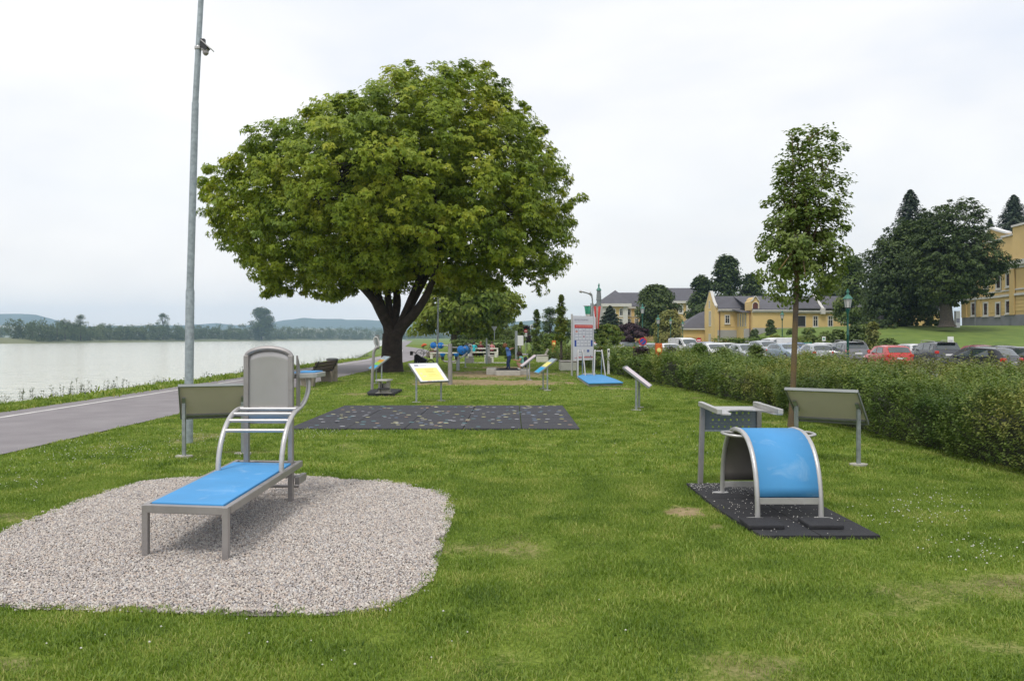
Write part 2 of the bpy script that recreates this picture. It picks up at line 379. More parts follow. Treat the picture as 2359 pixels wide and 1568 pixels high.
GRAVEL_PX = [(-420, 1330), (-300, 1262), (0, 1229), (90, 1188), (170, 1160), (250, 1131), (330, 1108), (400, 1101), (470, 1098), (600, 1090), (700, 1092), (790, 1102), (900, 1111),
             (960, 1121), (1010, 1133), (1034, 1150), (1036, 1200), (1022, 1260), (1000, 1320), (965, 1360), (905, 1392), (840, 1407), (760, 1414), (600, 1415), (450, 1411), (330, 1405),
             (200, 1402), (100, 1399), (0, 1394), (-200, 1386), (-380, 1366)]
GP = [tuple(G(u, v)[:2]) for u, v in GRAVEL_PX]
MAT_BIG = [(-4.05, 14.2), (1.22, 14.2), (1.2, 19.1), (-4.15, 19.1)]
MAT_ARCH = [(2.03, 6.50), (3.03, 6.50), (2.98, 8.85), (1.93, 8.85), (1.95, 7.5)]
MAT_BLUE = [tuple(G(u, v)[:2]) for u, v in [(1330, 873), (1342, 869), (1388, 869.5), (1417, 880), (1436, 888.5), (1355, 890.5)]]
MAT_STEP = [tuple(G(u, v)[:2]) for u, v in [(846, 908), (856, 901), (900, 899.5), (926, 901), (914, 907), (908, 911.5), (848, 911.5)]]

def build_lawn():
    xs = np.concatenate([np.arange(-12.3, -7.3, 0.5), np.arange(-7.2, 9.3, 0.11)]); ys = np.concatenate([np.arange(-2, 3, 0.5), np.arange(3, 34, 0.11), np.arange(34, 80, 0.3), np.arange(80, 200, 5.)])
    X, Y = np.meshgrid(xs, ys); Xs = np.where(X < -7, X+psh(Y), X)
    W = wear(Xs, Y); Z = 0.012*(vnoise(Xs, Y, 1.5, 9, 2)-0.5) - 0.008 - 0.010*in_poly(Xs, Y, GP)
    Z = np.where(Xs < -6.9, -0.012, Z)
    V = np.stack([Xs, Y, Z], -1).reshape(-1, 3); nx = len(xs); ny = len(ys)
    i, j = np.meshgrid(np.arange(nx-1), np.arange(ny-1)); a = (j*nx+i).ravel()
    m = bpy.data.materials.new("turf"); m.use_nodes = True; nt = m.node_tree; N = nt.nodes; L = nt.links; b = N["Principled BSDF"]; b.inputs['Roughness'].default_value = 0.95
    b.inputs['Specular IOR Level'].default_value = 0.15
    tc = N.new("ShaderNodeTexCoord")
    def nz(scale, det, p0, c0, p1, c1, extra=()):
        n = N.new("ShaderNodeTexNoise"); n.inputs['Scale'].default_value = scale; n.inputs['Detail'].default_value = det; L.new(tc.outputs['Object'], n.inputs[0])
        cr = N.new("ShaderNodeValToRGB"); e = cr.color_ramp.elements; e[0].position = p0; e[0].color = c0+(1,); e[1].position = p1; e[1].color = c1+(1,)
        for p, c in extra: q = e.new(p); q.color = c+(1,)
        L.new(n.outputs[0], cr.inputs[0]); return n, cr
    n1, g1 = nz(2.2, 9, 0.3, (0.060, 0.100, 0.016), 0.7, (0.20, 0.255, 0.048), [(0.5, (0.13, 0.185, 0.028))])
    n2, g2 = nz(45, 5, 0.3, (0.55, 0.6, 0.5), 0.75, (1.45, 1.4, 1.3))
    n3, d1 = nz(6, 6, 0.3, (0.20, 0.15, 0.075), 0.7, (0.42, 0.32, 0.19))
    mg = N.new("ShaderNodeMix"); mg.data_type = 'RGBA'; mg.blend_type = 'MULTIPLY'; mg.inputs[0].default_value = 1
    L.new(g1.outputs[0], mg.inputs[6]); L.new(g2.outputs[0], mg.inputs[7])
    at = N.new("ShaderNodeAttribute"); at.attribute_name = "wear"
    ad = N.new("ShaderNodeMath"); ad.operation = 'MULTIPLY_ADD'; ad.inputs[1].default_value = 0.9; L.new(n2.outputs[0], ad.inputs[0]); L.new(at.outputs['Fac'], ad.inputs[2])
    mr = N.new("ShaderNodeMapRange"); mr.inputs['From Min'].default_value = 0.80; mr.inputs['From Max'].default_value = 1.45; L.new(ad.outputs[0], mr.inputs[0])
    mx = N.new("ShaderNodeMix"); mx.data_type = 'RGBA'; L.new(mr.outputs[0], mx.inputs[0]); L.new(mg.outputs[2], mx.inputs[6]); L.new(d1.outputs[0], mx.inputs[7])
    L.new(mx.outputs[2], b.inputs['Base Color'])
    bp = N.new("ShaderNodeBump"); bp.inputs['Strength'].default_value = 0.7; bp.inputs['Distance'].default_value = 0.02; L.new(n2.outputs[0], bp.inputs['Height']); L.new(bp.outputs[0], b.inputs['Normal'])
    o = np_mesh("lawn", V, np.stack([a, a+1, a+nx+1, a+nx], -1), m, smooth=True); tag(o, kind="structure")
    at = o.data.attributes.new("wear", 'FLOAT', 'POINT'); at.data.foreach_set("value", W.ravel().astype(np.float32))
build_lawn()

def ribbon(name, x0, x1, z, ys, m):
    V = []
    for y in ys:
        s = float(psh(y)); V += [(x0+s, y, z), (x1+s, y, z)]
    Fq = [(2*i, 2*i+1, 2*i+3, 2*i+2) for i in range(len(ys)-1)]
    return MB().add(V, Fq).build(name, m)
asph = M("path_asphalt", (0.215, 0.195, 0.205), 0.88, 0, 0.14, 1.3, 0.5, 220, col2=(0.275, 0.255, 0.262))
PY = list(np.arange(-10, 160, 3.0)) + [200, 260, 340, 450]
tag(ribbon("river_path", -11.3, -7.22, 0.006, PY, asph), kind="structure")
tag(ribbon("path_edge_line", -10.62, -10.50, 0.011, PY, M("line_paint", (0.62, 0.60, 0.58), 0.7, 0, 0.15, 3, 0.1)), kind="structure")
# car park surface and its bounding gravel
lot = MB().add([(10.5, -20, -0.29), (300, -20, -0.29), (300, 64, -0.29), (35.5, 64, -0.29), (35.5, 140, -0.29), (10.5, 140, -0.29)], [(0,1,2,3,4,5)])
tag(lot.build("parking_lot", M("lot_asphalt", (0.16, 0.155, 0.15), 0.9, 0, 0.15, 0.8, 0.3, 60)), kind="structure")
tag(MB().add([(-6, 76, 0.012), (10.4, 76, 0.012), (10.4, 84, 0.012), (-6, 84, 0.012)], [(0,1,2,3)]).build("cross_road", M("road_asphalt", (0.25, 0.235, 0.23), 0.9, 0, 0.1, 0.8, 0.3, 60)), kind="structure")
tag(MB().add([(7.0, 3, 0.03), (10.2, 3, -0.06), (10.2, 70, -0.06), (5.2, 70, 0.03)], [(0,1,2,3)]).build("gravel_strip", M("pale_gravel", (0.30, 0.26, 0.21), 0.95, 0, 0.35, 25, 0.5, 120)), kind="structure")

# ---------------------------------------------------------------- river and far bank
SHX = [-330, -330, -335, -342, -335, -290, -170, 60, 500]; SHY = [-300, 300, 500, 700, 900, 1200, 1700, 2400, 3300]
def shore(y): return np.interp(y, SHY, SHX)
def build_water():
    m = bpy.data.materials.new("river_water"); m.use_nodes = True; nt = m.node_tree; N = nt.nodes; L = nt.links; b = N["Principled BSDF"]
    b.inputs['Base Color'].default_value = (0.60, 0.60, 0.50, 1); b.inputs['Roughness'].default_value = 0.10; b.inputs['IOR'].default_value = 1.33
    tc = N.new("ShaderNodeTexCoord"); hs = None
    for sc, st in (((0.55, 0.55, 1), 0.55), ((2.1, 2.1, 1), 0.30), ((0.05, 0.05, 1), 0.8)):
        mp = N.new("ShaderNodeMapping"); mp.inputs['Scale'].default_value = sc; L.new(tc.outputs['Object'], mp.inputs[0])
        n = N.new("ShaderNodeTexNoise"); n.inputs['Scale'].default_value = 1.0; n.inputs['Detail'].default_value = 4; L.new(mp.outputs[0], n.inputs[0])
        q = N.new("ShaderNodeMath"); q.operation = 'MULTIPLY'; q.inputs[1].default_value = st; L.new(n.outputs[0], q.inputs[0])
        if hs is None: hs = q
        else:
            s = N.new("ShaderNodeMath"); s.operation = 'ADD'; L.new(hs.outputs[0], s.inputs[0]); L.new(q.outputs[0], s.inputs[1]); hs = s
    bp = N.new("ShaderNodeBump"); bp.inputs['Strength'].default_value = 1.0; bp.inputs['Distance'].default_value = 0.45
    L.new(hs.outputs[0], bp.inputs['Height']); L.new(bp.outputs[0], b.inputs['Normal'])
    V = [(-16, -100, -2.2), (-16, 3300, -2.2), (600, 3300, -2.2)]
    V = [(-900, -400, -2.2), (-15.5, -400, -2.2), (-15.5, 200, -2.2), (-60, 500, -2.2), (-60, 4800, -2.2), (-900, 4800, -2.2)]
    tag(MB().add([(-900, -400, -2.2), (-13, -400, -2.2), (-13, 4800, -2.2), (-900, 4800, -2.2)], [(0,1,2,3)]).build("river_water", m), kind="structure")
build_water()
farm = M("far_fields", (0.10, 0.125, 0.055), 0.95, 0, 0.3, 0.006, 0, col2=(0.17, 0.17, 0.075))
def build_far():
    V = []; ys = [-300, 0, 200, 300, 400, 500, 580, 650, 800, 1000, 1300, 1700, 2400, 3300, 4900]
    offs = [(0, -2.6), (3, -1.6), (14, 0.6), (40, 1.6), (200, 2.0), (900, 2.0), (4300, 3.0)]
    for y in ys:
        s = float(shore(y))
        lift = 2.2 if y < 570 else 0.0
        for (d, z) in offs: V.append((s-d, y, z + (lift if d >= 40 else lift*d/40)))
    k = len(offs); Fq = [(j*k+i, (j+1)*k+i, (j+1)*k+i+1, j*k+i+1) for j in range(len(ys)-1) for i in range(k-1)]
    tag(MB().add(V, Fq).build("far_bank", farm, smooth=True), kind="structure")
build_far()
def hills(name, prof, Yd, depth, m):
    us = np.linspace(prof[0][0], prof[-1][0], 260); vs = np.interp(us, [p[0] for p in prof], [p[1] for p in prof])
    vs = vs + (vnoise(us, us*0, 26, 4, 3)-0.5)*4.0
    rows = []
    for k, (dy, hf) in enumerate([(-depth, 0.0), (-depth*0.7, 0.30), (-depth*0.35, 0.72), (0, 1.0), (depth*0.4, 0.75), (depth, 0.0)]):
        Yk = Yd+dy; r = []
        for i, (u, v) in enumerate(zip(us, vs)):
            top = CAM_H-(v-HV)*Yd/F; x = (u-CU)*Yd/F
            hn = float(vnoise(x*0.004+9, Yk*0.004, 1, 6, 2))-0.5
            r.append((x, Yk + hn*depth*0.1, -3+(top+3)*hf*(1+hn*0.15*(hf < 1))))
        rows.append(r)
    n = len(us); V = [p for r in rows for p in r]
    Fq = [(j*n+i, j*n+i+1, (j+1)*n+i+1, (j+1)*n+i) for j in range(len(rows)-1) for i in range(n-1)]
    tag(MB().add(V, Fq).build(name, m, smooth=True), kind="structure")
hillm = M("hill_woods", (0.030, 0.050, 0.030), 0.95, 0, 0.2, 0.0022, 0, col2=(0.055, 0.075, 0.036), detail=6)
hillf = M("hill_fields", (0.13, 0.14, 0.07), 0.95, 0, 0.2, 0.004, 0, col2=(0.34, 0.27, 0.17), detail=3)
hills("distant_hills", [(-700, 712), (0, 722), (85, 724), (104, 737), (130, 743), (175, 752), (260, 751), (420, 748), (500, 744), (560, 750), (625, 744), (660, 736), (700, 733), (760, 735),
      (860, 737), (960, 741), (1060, 745), (1190, 740), (1235, 738), (1300, 746), (1500, 756), (2300, 758), (3000, 758)], 4300, 500, hillm)
hills("low_hill_fields", [(-700, 752), (0, 748), (120, 757), (330, 762), (640, 759), (700, 756), (760, 757), (900, 764), (1300, 766), (3000, 768)], 3100, 260, hillf)

# ---------------------------------------------------------------- leaves and trees
def leaf_geo(c, size, nrm, axis, lobes=1, fold=0.25):
    """c: N centres, nrm: facing, axis: tip direction -> verts, tris"""
    n = len(c); size = size[:, None]
    nrm = nrm/np.maximum(np.linalg.norm(nrm, axis=1, keepdims=True), 1e-6)
    axis = axis - nrm*np.sum(axis*nrm, axis=1, keepdims=True); axis /= np.maximum(np.linalg.norm(axis, axis=1, keepdims=True), 1e-6)
    side = np.cross(nrm, axis)
    if lobes == 1:
        b = c - axis*size*0.5; t = c + axis*size*0.5 - nrm*size*0.08; l = c + side*size*0.30 + nrm*size*fold*0.4; r = c - side*size*0.30 + nrm*size*fold*0.4
        V = np.stack([b, r, t, l], 1).reshape(-1, 3); k = np.arange(n)*4
        T = np.concatenate([np.stack([k, k+1, k+2], -1), np.stack([k, k+2, k+3], -1)]); rep = 2
    else:  # three pointed lobes, like a maple leaf
        b = c - axis*size*0.45; Vs = [b]
        for a, w in ((0, 0.16), (0.95, 0.13), (-0.95, 0.13)):
            d = axis*math.cos(a)+side*math.sin(a); q = np.cross(nrm, d); ln = 1.0 if a == 0 else 0.72
            Vs += [b+d*size*ln - nrm*size*(0.10 if a == 0 else 0.2), b+d*size*ln*0.5+q*size*w*1.25, b+d*size*ln*0.5-q*size*w*1.25]
        V = np.stack(Vs, 1).reshape(-1, 3); k = np.arange(n)*10
        T = []
        for j in range(3):
            o = 1+3*j; T += [np.stack([k, k+o+2, k+o], -1), np.stack([k, k+o, k+o+1], -1)]
        T = np.concatenate(T); rep = 6
    return V, T, rep
def rdir(n, rng):
    d = rng.normal(size=(n, 3)); return d/np.linalg.norm(d, axis=1, keepdims=True)

def clump_leaves(centers, radii, per, size, rng, crown_c, lobes=1, flat=0.72, droop=0.5, shell=0.35, outw=0.8):
    n = len(centers); idx = np.repeat(np.arange(n), per); N = len(idx)
    d = rdir(N, rng); rr = rng.random(N)**(shell); off = d*rr[:, None]*radii[idx][:, None]; off[:, 2] *= flat
    c = centers[idx]+off
    out = c-crown_c; out /= np.maximum(np.linalg.norm(out, axis=1, keepdims=True), 1e-6)
    nr = rdir(N, rng)*0.75+out*outw+d*0.35+np.array([0, 0, 0.65])
    ax = rdir(N, rng)*0.6+out*0.5+np.array([0, 0, -droop]); sz = size*(0.65+0.7*rng.random(N))
    ct = rng.random(n)[idx]
    return c, sz, nr, ax, np.clip(0.55*rng.random(N)+0.45*ct, 0, 1)

def limb(mb, a, b, r0, r1, rng, bend=0.12, n=7, mat=None, sides=7):
    a = np.array(a, float); b = np.array(b, float); L = np.linalg.norm(b-a); off = rdir(1, rng)[0]*L*bend
    pts = []; rs = []
    for i in range(n):
        t = i/(n-1); p = a*(1-t)+b*t+off*math.sin(math.pi*t)+np.array([0, 0, 1])*L*0.10*math.sin(math.pi*t)
        pts.append(tuple(p)); rs.append(r0*(1-t)+r1*t)
    mb.tube(pts, rs, sides, mat)
    return pts

def smooth_np(p, k):
    out = []; n = len(p)
    for i in range(n-1):
        p0, p1, p2, p3 = p[max(i-1, 0)], p[i], p[i+1], p[min(i+2, n-1)]
        for j in range(k): t = j/k; out.append(tuple(0.5*((2*p1)+(p2-p0)*t+(2*p0-5*p1+4*p2-p3)*t*t+(p3-p0+3*p1-3*p2)*t**3)))
    out.append(tuple(p[-1])); return out
def poly_tree(name, label, cat, poly, base, Y, depth, trunk_r, fork, clumps, per, leaf, lmat, bmat=None, lobes=1, seed=1, crad=(0.5, 1.0), limbs=26, inner=0.35, group=None, boughs=(),
              flat=0.72, droop=0.5, trunk_top=None, core=True):
    """tree whose crown volume has the silhouette poly (layout px at distance Y)"""
    rng = np.random.default_rng(seed); W = [(P(u, v, Y).x, P(u, v, Y).z) for u, v in poly]
    xs = [p[0] for p in W]; zs = [p[1] for p in W]; x0, x1, z0, z1 = min(xs), max(xs), min(zs), max(zs)
    cx, cz = (x0+x1)/2, (z0+z1)/2; base = Vector(base)
    t = thing(name, label, cat, base, 0, group)
    C = []
    while len(C) < clumps:
        n = 4000; x = rng.uniform(x0, x1, n); z = rng.uniform(z0, z1, n); yy = rng.uniform(-1, 1, n)
        g = 1/np.sqrt(np.clip(1-yy*yy, 0.02, 1))       # cross-sections shrink away from the middle plane
        k = in_poly(cx+(x-cx)*g, cz+(z-cz)*g, W); x, z, yy, g = x[k], z[k], yy[k], g[k]; dy = yy*depth
        s = 1.25; g2 = 1/np.sqrt(np.clip(1-(yy*s)**2, 0.02, 1)); inn = in_poly(cx+(x-cx)*s*g2, cz+(z-cz)*s*g2, W) & (np.abs(yy)*s < 1)
        k = (~inn) | (rng.random(len(x)) < inner)
        C += list(np.stack([x[k], Y+dy[k], z[k]], -1))
    C = np.array(C[:clumps]); rad = rng.uniform(crad[0], crad[1], clumps)
    # pull the clumps in a little so that their leaves end at the outline
    cc = np.array([cx, Y, cz]); dv = C-cc; ln = np.linalg.norm(dv, axis=1, keepdims=True)
    spr = rng.random(clumps) < 0.13; rad = np.where(spr, rad*0.55, rad); pull = np.where(spr, -0.15, 0.7)[:, None]
    C = C - dv/np.maximum(ln, .1)*np.minimum(rad[:, None]*pull, ln*0.5)
    c, sz, nr, ax, tint = clump_leaves(C, rad, per, leaf, rng, cc-np.array([0, 0, (z1-z0)*0.15]), lobes, flat, droop)
    V, T, rep = leaf_geo(c-np.array(base), sz, nr, ax, lobes)
    np_mesh("crown", V, T, lmat, t, np.tile(tint, rep))
    mb = MB(); b = np.array([0, 0, -0.05]); fk = np.array(fork)-np.array(base)
    rs = [trunk_r*1.55, trunk_r*1.18, trunk_r*1.0, trunk_r*0.95, trunk_r*0.92]; ts = [0, 0.1, 0.3, 0.65, 1.0]
    mb.tube([tuple(b*(1-q)+fk*q+np.array([0.04, 0.02, 0])*math.sin(q*5)*trunk_r) for q in ts], rs, 14)
    for bg in boughs:     # limbs one can see below the leaves
        pts = [np.array(P(u, v, Y+dy))-np.array(base) for (u, v, dy, r) in bg]; mb.tube(smooth_np(pts, 4), list(np.interp(np.linspace(0, len(bg)-1, 4*(len(bg)-1)+1), range(len(bg)), [q[3]*0.80 for q in bg])), 10)
    order = rng.permutation(clumps)[:limbs]; mains = []
    nm = min(5, max(2, limbs//5))
    top = np.array([cx, Y, z0+(z1-z0)*0.55])-np.array(base)
    for i in range(nm):
        a = 2*math.pi*i/nm+0.4; tgt = top+np.array([math.cos(a)*(x1-x0)*0.20, math.sin(a)*depth*0.4, (z1-z0)*0.12*math.sin(a*2.3)])
        mains.append(limb(mb, fk-np.array([0, 0, trunk_r*0.5]), tgt, trunk_r*(0.35 if boughs else 0.62), trunk_r*0.18, rng, 0.10, 8, None, 8))
    for j in order:
        m = mains[rng.integers(len(mains))]; q = rng.integers(2, 7); s = np.array(m[q]); e = C[j]-np.array(base)
        limb(mb, s, e, trunk_r*0.20*(1.1-q/9), max(0.012, trunk_r*0.03), rng, 0.12, 6, None, 6)
    mb.build("trunk", bmat or bark, t, smooth=True)
    return t

def round_tree(name, label, cat, loc, h, w, cb, leaf, n_leaf, lmat, bmat=None, seed=1, trunk_r=None, shape='round', group=None, nl=90, lean=(0, 0), flat=0.75):
    """free-standing tree: crown from height cb to h, width w"""
    rng = np.random.default_rng(seed); loc = Vector(loc); t = thing(name, label, cat, loc, 0, group)
    trunk_r = trunk_r or max(0.05, h*0.018); ncl = max(12, n_leaf//nl); C = []; hh = h-cb
    prof = {'round': lambda q: np.sqrt(np.clip(1-(2*q-1)**2, 0, 1)), 'cone': lambda q: np.clip(1-q, 0, 1)**0.85*np.clip(q*9+.35, 0, 1), 'dome': lambda q: np.sqrt(np.clip(1-q**2.2, 0, 1))*np.clip(q*5+0.55, 0, 1),
            'column': lambda q: np.clip(1-q, 0, 1)**0.5*np.clip(q*5+0.5, 0, 1)*(0.80+0.25*np.sin(q*13+seed)*np.sin(q*31+seed)), 'bush': lambda q: np.sqrt(np.clip(1-(q*0.98)**2.6, 0, 1))}[shape]
    q = rng.random(ncl); q = np.where(rng.random(ncl) < 0.12, 1-rng.random(ncl)*0.12, q)
    a = rng.uniform(0, 2*math.pi, ncl); rr = prof(q)*w/2*(rng.random(ncl)**0.38)*rng.uniform(0.82, 1.06, ncl)
    C = np.stack([np.cos(a)*rr+lean[0]*q, np.sin(a)*rr+lean[1]*q, cb+q*hh], -1)
    rad = rng.uniform(0.10, 0.20, ncl)*min(w, hh)*(0.45+0.55*prof(q)) if shape in ('cone', 'column') else rng.uniform(0.11, 0.2, ncl)*min(w, hh)
    if shape == 'bush': rad *= 1.25
    C[:, :2] *= 1-np.minimum(0.4, rad/(w*0.9))[:, None]
    if shape == 'cone':
        N = n_leaf; q = rng.random(N)**1.25; a = rng.uniform(0, 2*math.pi, N); tier = 0.74+0.26*np.sin(q*52+2.6*np.sin(a*3+seed)+1.4*np.sin(a*7))
        rr = (prof(q)*w/2+0.02*w)*tier*(rng.random(N)**0.45)*(0.86+0.22*vnoise(a*3, q*9, 1, seed, 2)); c = np.stack([np.cos(a)*rr, np.sin(a)*rr, cb+q*hh-rr*0.12], -1)
        out = np.stack([np.cos(a), np.sin(a), 0*a], -1); nr = rdir(N, rng)*0.5+np.array([0, 0, 1.0])+out*0.4; ax = out*0.9+rdir(N, rng)*0.5+np.array([0, 0, 0.15]); sz = leaf*(0.6+0.8*rng.random(N))*(1.1-0.5*q); tint = rng.random(N)
    else: c, sz, nr, ax, tint = clump_leaves(C, rad, nl, leaf, rng, np.array([0, 0, cb+hh*0.4]), 1, flat)
    V, T, rep = leaf_geo(c, sz, nr, ax); np_mesh("crown", V, T, lmat, t, np.tile(tint, rep))
    if shape != 'bush':
        mb = MB(); ft = cb+hh*(0.85 if shape in ('cone', 'column') else 0.35)
        mb.tube([(lean[0]*k*ft/h, lean[1]*k*ft/h, -0.1+k*ft) for k in (0, 0.06, 0.3, 0.7, 1)], [trunk_r*1.4, trunk_r*1.1, trunk_r, trunk_r*0.8, trunk_r*0.25 if shape in ('cone', 'column') else trunk_r*0.7], 9)
        for j in range(min(16, ncl)):
            z = C[j][2]*0.55+cb*0.3 if shape in ('cone', 'column') else ft*rng.uniform(0.75, 1)
            limb(mb, (lean[0]*z/h, lean[1]*z/h, z), C[j], trunk_r*0.4, trunk_r*0.08, rng, 0.1, 5, None, 5)
        mb.build("trunk", bmat or bark2, t, smooth=True)
    return t

maple_l = leaf_mat("maple_leaves", [(0.060, 0.115, 0.010), (0.145, 0.220, 0.014), (0.260, 0.325, 0.020), (0.40, 0.39, 0.035)], 0.27, 0.5, 0.45)
maple2_l = leaf_mat("maple_leaves_far", [(0.07, 0.12, 0.014), (0.13, 0.20, 0.02), (0.22, 0.27, 0.035), (0.28, 0.28, 0.05)], 0.35, 0.5, 0.3)
young_l = leaf_mat("young_tree_leaves", [(0.045, 0.09, 0.016), (0.10, 0.16, 0.026), (0.18, 0.24, 0.05), (0.25, 0.31, 0.09)], 0.30, 0.42, 1.5)
hedge_l = leaf_mat("hedge_leaves", [(0.036, 0.082, 0.015), (0.085, 0.145, 0.027), (0.165, 0.225, 0.045), (0.33, 0.32, 0.09)], 0.28, 0.5, 0.8, 1.6, 4)
dark_l = leaf_mat("dark_leaves", [(0.022, 0.042, 0.010), (0.042, 0.072, 0.015), (0.068, 0.105, 0.022), (0.105, 0.14, 0.030)], 0.2, 0.55, 0.12)
bright_l = leaf_mat("bright_leaves", [(0.04, 0.085, 0.012), (0.09, 0.16, 0.02), (0.17, 0.21, 0.03), (0.30, 0.24, 0.04)], 0.3, 0.5, 0.25)
yellow_l = leaf_mat("yellow_green_leaves", [(0.10, 0.13, 0.035), (0.17, 0.20, 0.045), (0.25, 0.25, 0.07), (0.33, 0.29, 0.09)], 0.3, 0.5, 0.2)
purple_l = leaf_mat("purple_leaves", [(0.016, 0.009, 0.014), (0.030, 0.015, 0.022), (0.050, 0.024, 0.032), (0.075, 0.035, 0.045)], 0.15, 0.5, 0.25)
needle_l = leaf_mat("needles", [(0.018, 0.032, 0.018), (0.030, 0.050, 0.027), (0.045, 0.068, 0.036), (0.065, 0.088, 0.045)], 0.1, 0.6, 0.2)
mid_l = leaf_mat("mid_green_leaves", [(0.045, 0.078, 0.018), (0.08, 0.13, 0.026), (0.125, 0.175, 0.038), (0.18, 0.22, 0.055)], 0.25, 0.5, 0.15)
willow_l = leaf_mat("willow_leaves", [(0.032, 0.058, 0.018), (0.062, 0.096, 0.032), (0.10, 0.135, 0.048), (0.15, 0.175, 0.075)], 0.2, 0.6, 0.03)

# the big maple
BIG = [(1100,147),(1150,166),(1192,205),(1230,258),(1272,310),(1305,370),(1330,420),(1342,468),(1335,520),(1338,590),(1312,640),(1285,672),(1258,682),(1225,655),(1180,662),(1130,682),(1080,686),(1020,678),
       (965,684),(905,694),(862,692),(800,690),(745,706),(705,680),(660,692),(612,692),(590,664),(545,642),(548,590),(500,570),(468,535),(487,490),(457,435),(515,424),(522,382),(566,342),(606,310),(652,316),
       (674,264),(724,240),(776,242),(822,222),(880,213),(890,173),(955,157),(985,178),(1040,150),(1070,170)]
tb = G(900, 856)
poly_tree("maple_tree", "huge broad-crowned maple tree with a stout dark trunk beside the river path", "tree", BIG, tb, tb.y, 7.6, 0.52, P(905, 768, tb.y), 2600, 52, 0.20, maple_l, bark, lobes=3, seed=5,
          boughs=[[(903, 775, 0, .50), (893, 742, 0, .36), (876, 712, -.3, .30), (852, 680, -.8, .22), (800, 630, -1.5, .12)], [(905, 775, 0, .42), (908, 735, .2, .30), (915, 690, .5, .24), (905, 620, 1, .15)], [(908, 778, 0, .48), (928, 750, -.2, .33), (958, 718, -.6, .28), (985, 675, -1, .22), (1010, 610, -1.5, .14)]],
          crad=(0.26, 0.80), limbs=90, inner=0.55, flat=0.62, droop=0.75)
# the young tree on the right
YT = [(1850,275),(1870,295),(1905,280),(1942,310),(1948,345),(1930,380),(1955,400),(1940,440),(1958,470),(1945,520),(1958,540),(1940,580),(1960,600),(1935,640),(1925,680),(1890,690),(1870,710),(1830,700),
      (1800,715),(1785,690),(1760,680),(1745,640),(1750,610),(1733,575),(1770,545),(1758,510),(1770,480),(1765,450),(1790,430),(1785,395),(1800,370),(1820,350),(1822,295)]
YT = [(1850+(u-1850)*1.06, 510+(v-510)*1.07) for u, v in YT]
yb = G(1823, 985)
poly_tree("young_tree", "slender young tree with an oval crown and lichen-spotted trunk in front of the hedge", "tree", YT, yb, yb.y, 0.85, 0.052, P(1836, 640, yb.y), 360, 40, 0.078, young_l, lichenbark, lobes=1, seed=9,
          crad=(0.10, 0.26), limbs=50, inner=0.8, flat=0.8, droop=0.1)
# trees down the lawn
T2 = [(1000,640),(1040,600),(1100,610),(1150,640),(1185,665),(1212,690),(1205,722),(1178,742),(1155,752),(1120,770),(1080,765),(1040,782),(1000,768),(960,780),(940,765),(945,735),(960,700),(970,660)]
b2 = G(1046, 812)
poly_tree("maple_tree", "second maple standing behind the huge one, its crown lit on the right", "tree", T2, b2, b2.y, 5.5, 0.35, P(1046, 770, b2.y), 420, 34, 0.5, maple2_l, bark2, lobes=1, seed=21, crad=(0.6, 1.3), limbs=24)
T3 = [(1075,700),(1130,690),(1165,710),(1172,740),(1160,770),(1150,786),(1100,782),(1060,775),(1055,730)]
b3 = G(1086, 805)
poly_tree("maple_tree", "farthest maple of the row, its trunk forking low above the clipped hedge", "tree", T3, b3, b3.y, 5, 0.4, P(1086, 785, b3.y), 300, 26, 0.6, maple2_l, bark2, lobes=1, seed=23, crad=(0.7, 1.4), limbs=18)
def slot(u, v, Y):    # ground point under layout column u at distance Y
    x = (u-CU)*Y/F; return Vector((x, Y, float(hgt(x, Y))))
def tree_px(name, label, cat, u, Y, vtop, vcb, wpx, lmat, nleaf, shape='round', seed=1, leaf=None, group=None, bmat=None, trunk_r=None, lean=(0,0), nl=90):
    l = slot(u, 0, Y); zt = P(u, vtop, Y).z-l.z; zc = max(0.0, P(u, vcb, Y).z-l.z); w = wpx*Y/F
    return round_tree(name, label, cat, l, zt, w, zc, leaf or max(0.12, w*0.055), nleaf, lmat, bmat, seed, trunk_r, shape, group, nl, lean)
tree_px("sapling", "thin upright sapling beside the white information board", "tree", 1293, 50, 680, 784, 46, bright_l, 5200, 'column', 31, 0.11, nl=26)
tree_px("sapling", "small upright sapling with sparse leaves left of the dark round tree", "tree", 1236, 62, 714, 792, 40, mid_l, 3000, 'column', 32, 0.14, nl=26)
tree_px("sapling", "low sapling in front of the purple bush by the crossing", "tree", 1200, 78, 742, 790, 34, mid_l, 2200, 'column', 33, 0.18, nl=26)
tree_px("leafy_tree", "dark green tree between the maples and the road, left edge", "tree", 1092, 125, 722, 784, 70, dark_l, 5000, 'dome', 51)
tree_px("leafy_tree", "broad green tree closing the view at the end of the road", "tree", 1200, 190, 752, 786, 90, mid_l, 5000, 'bush', 52)
tree_px("leafy_tree", "green tree right of the dark round tree, behind the tall board", "tree", 1310, 170, 742, 788, 80, mid_l, 5000, 'bush', 53)
tree_px("leafy_tree", "distant dark tree behind the second maple's trunk", "tree", 1066, 210, 745, 786, 66, dark_l, 4000, 'bush', 54)
tree_px("round_tree", "dark round tree behind the saplings, left of the white information board", "tree", 1268, 150, 712, 782, 56, dark_l, 5000, 'round', 34)
tree_px("purple_tree", "dark purple-leaved tree beside the road signs at the crossing", "tree", 1214, 110, 752, 786, 40, purple_l, 2600, 'round', 35)
tree_px("leafy_tree", "green tree at the edge of the road right of the maples", "tree", 1170, 105, 735, 785, 60, mid_l, 4200, 'round', 36)
tree_px("leafy_tree", "dense green tree behind the clipped hedge under the maples", "tree", 1128, 115, 728, 786, 78, mid_l, 5000, 'round', 37)
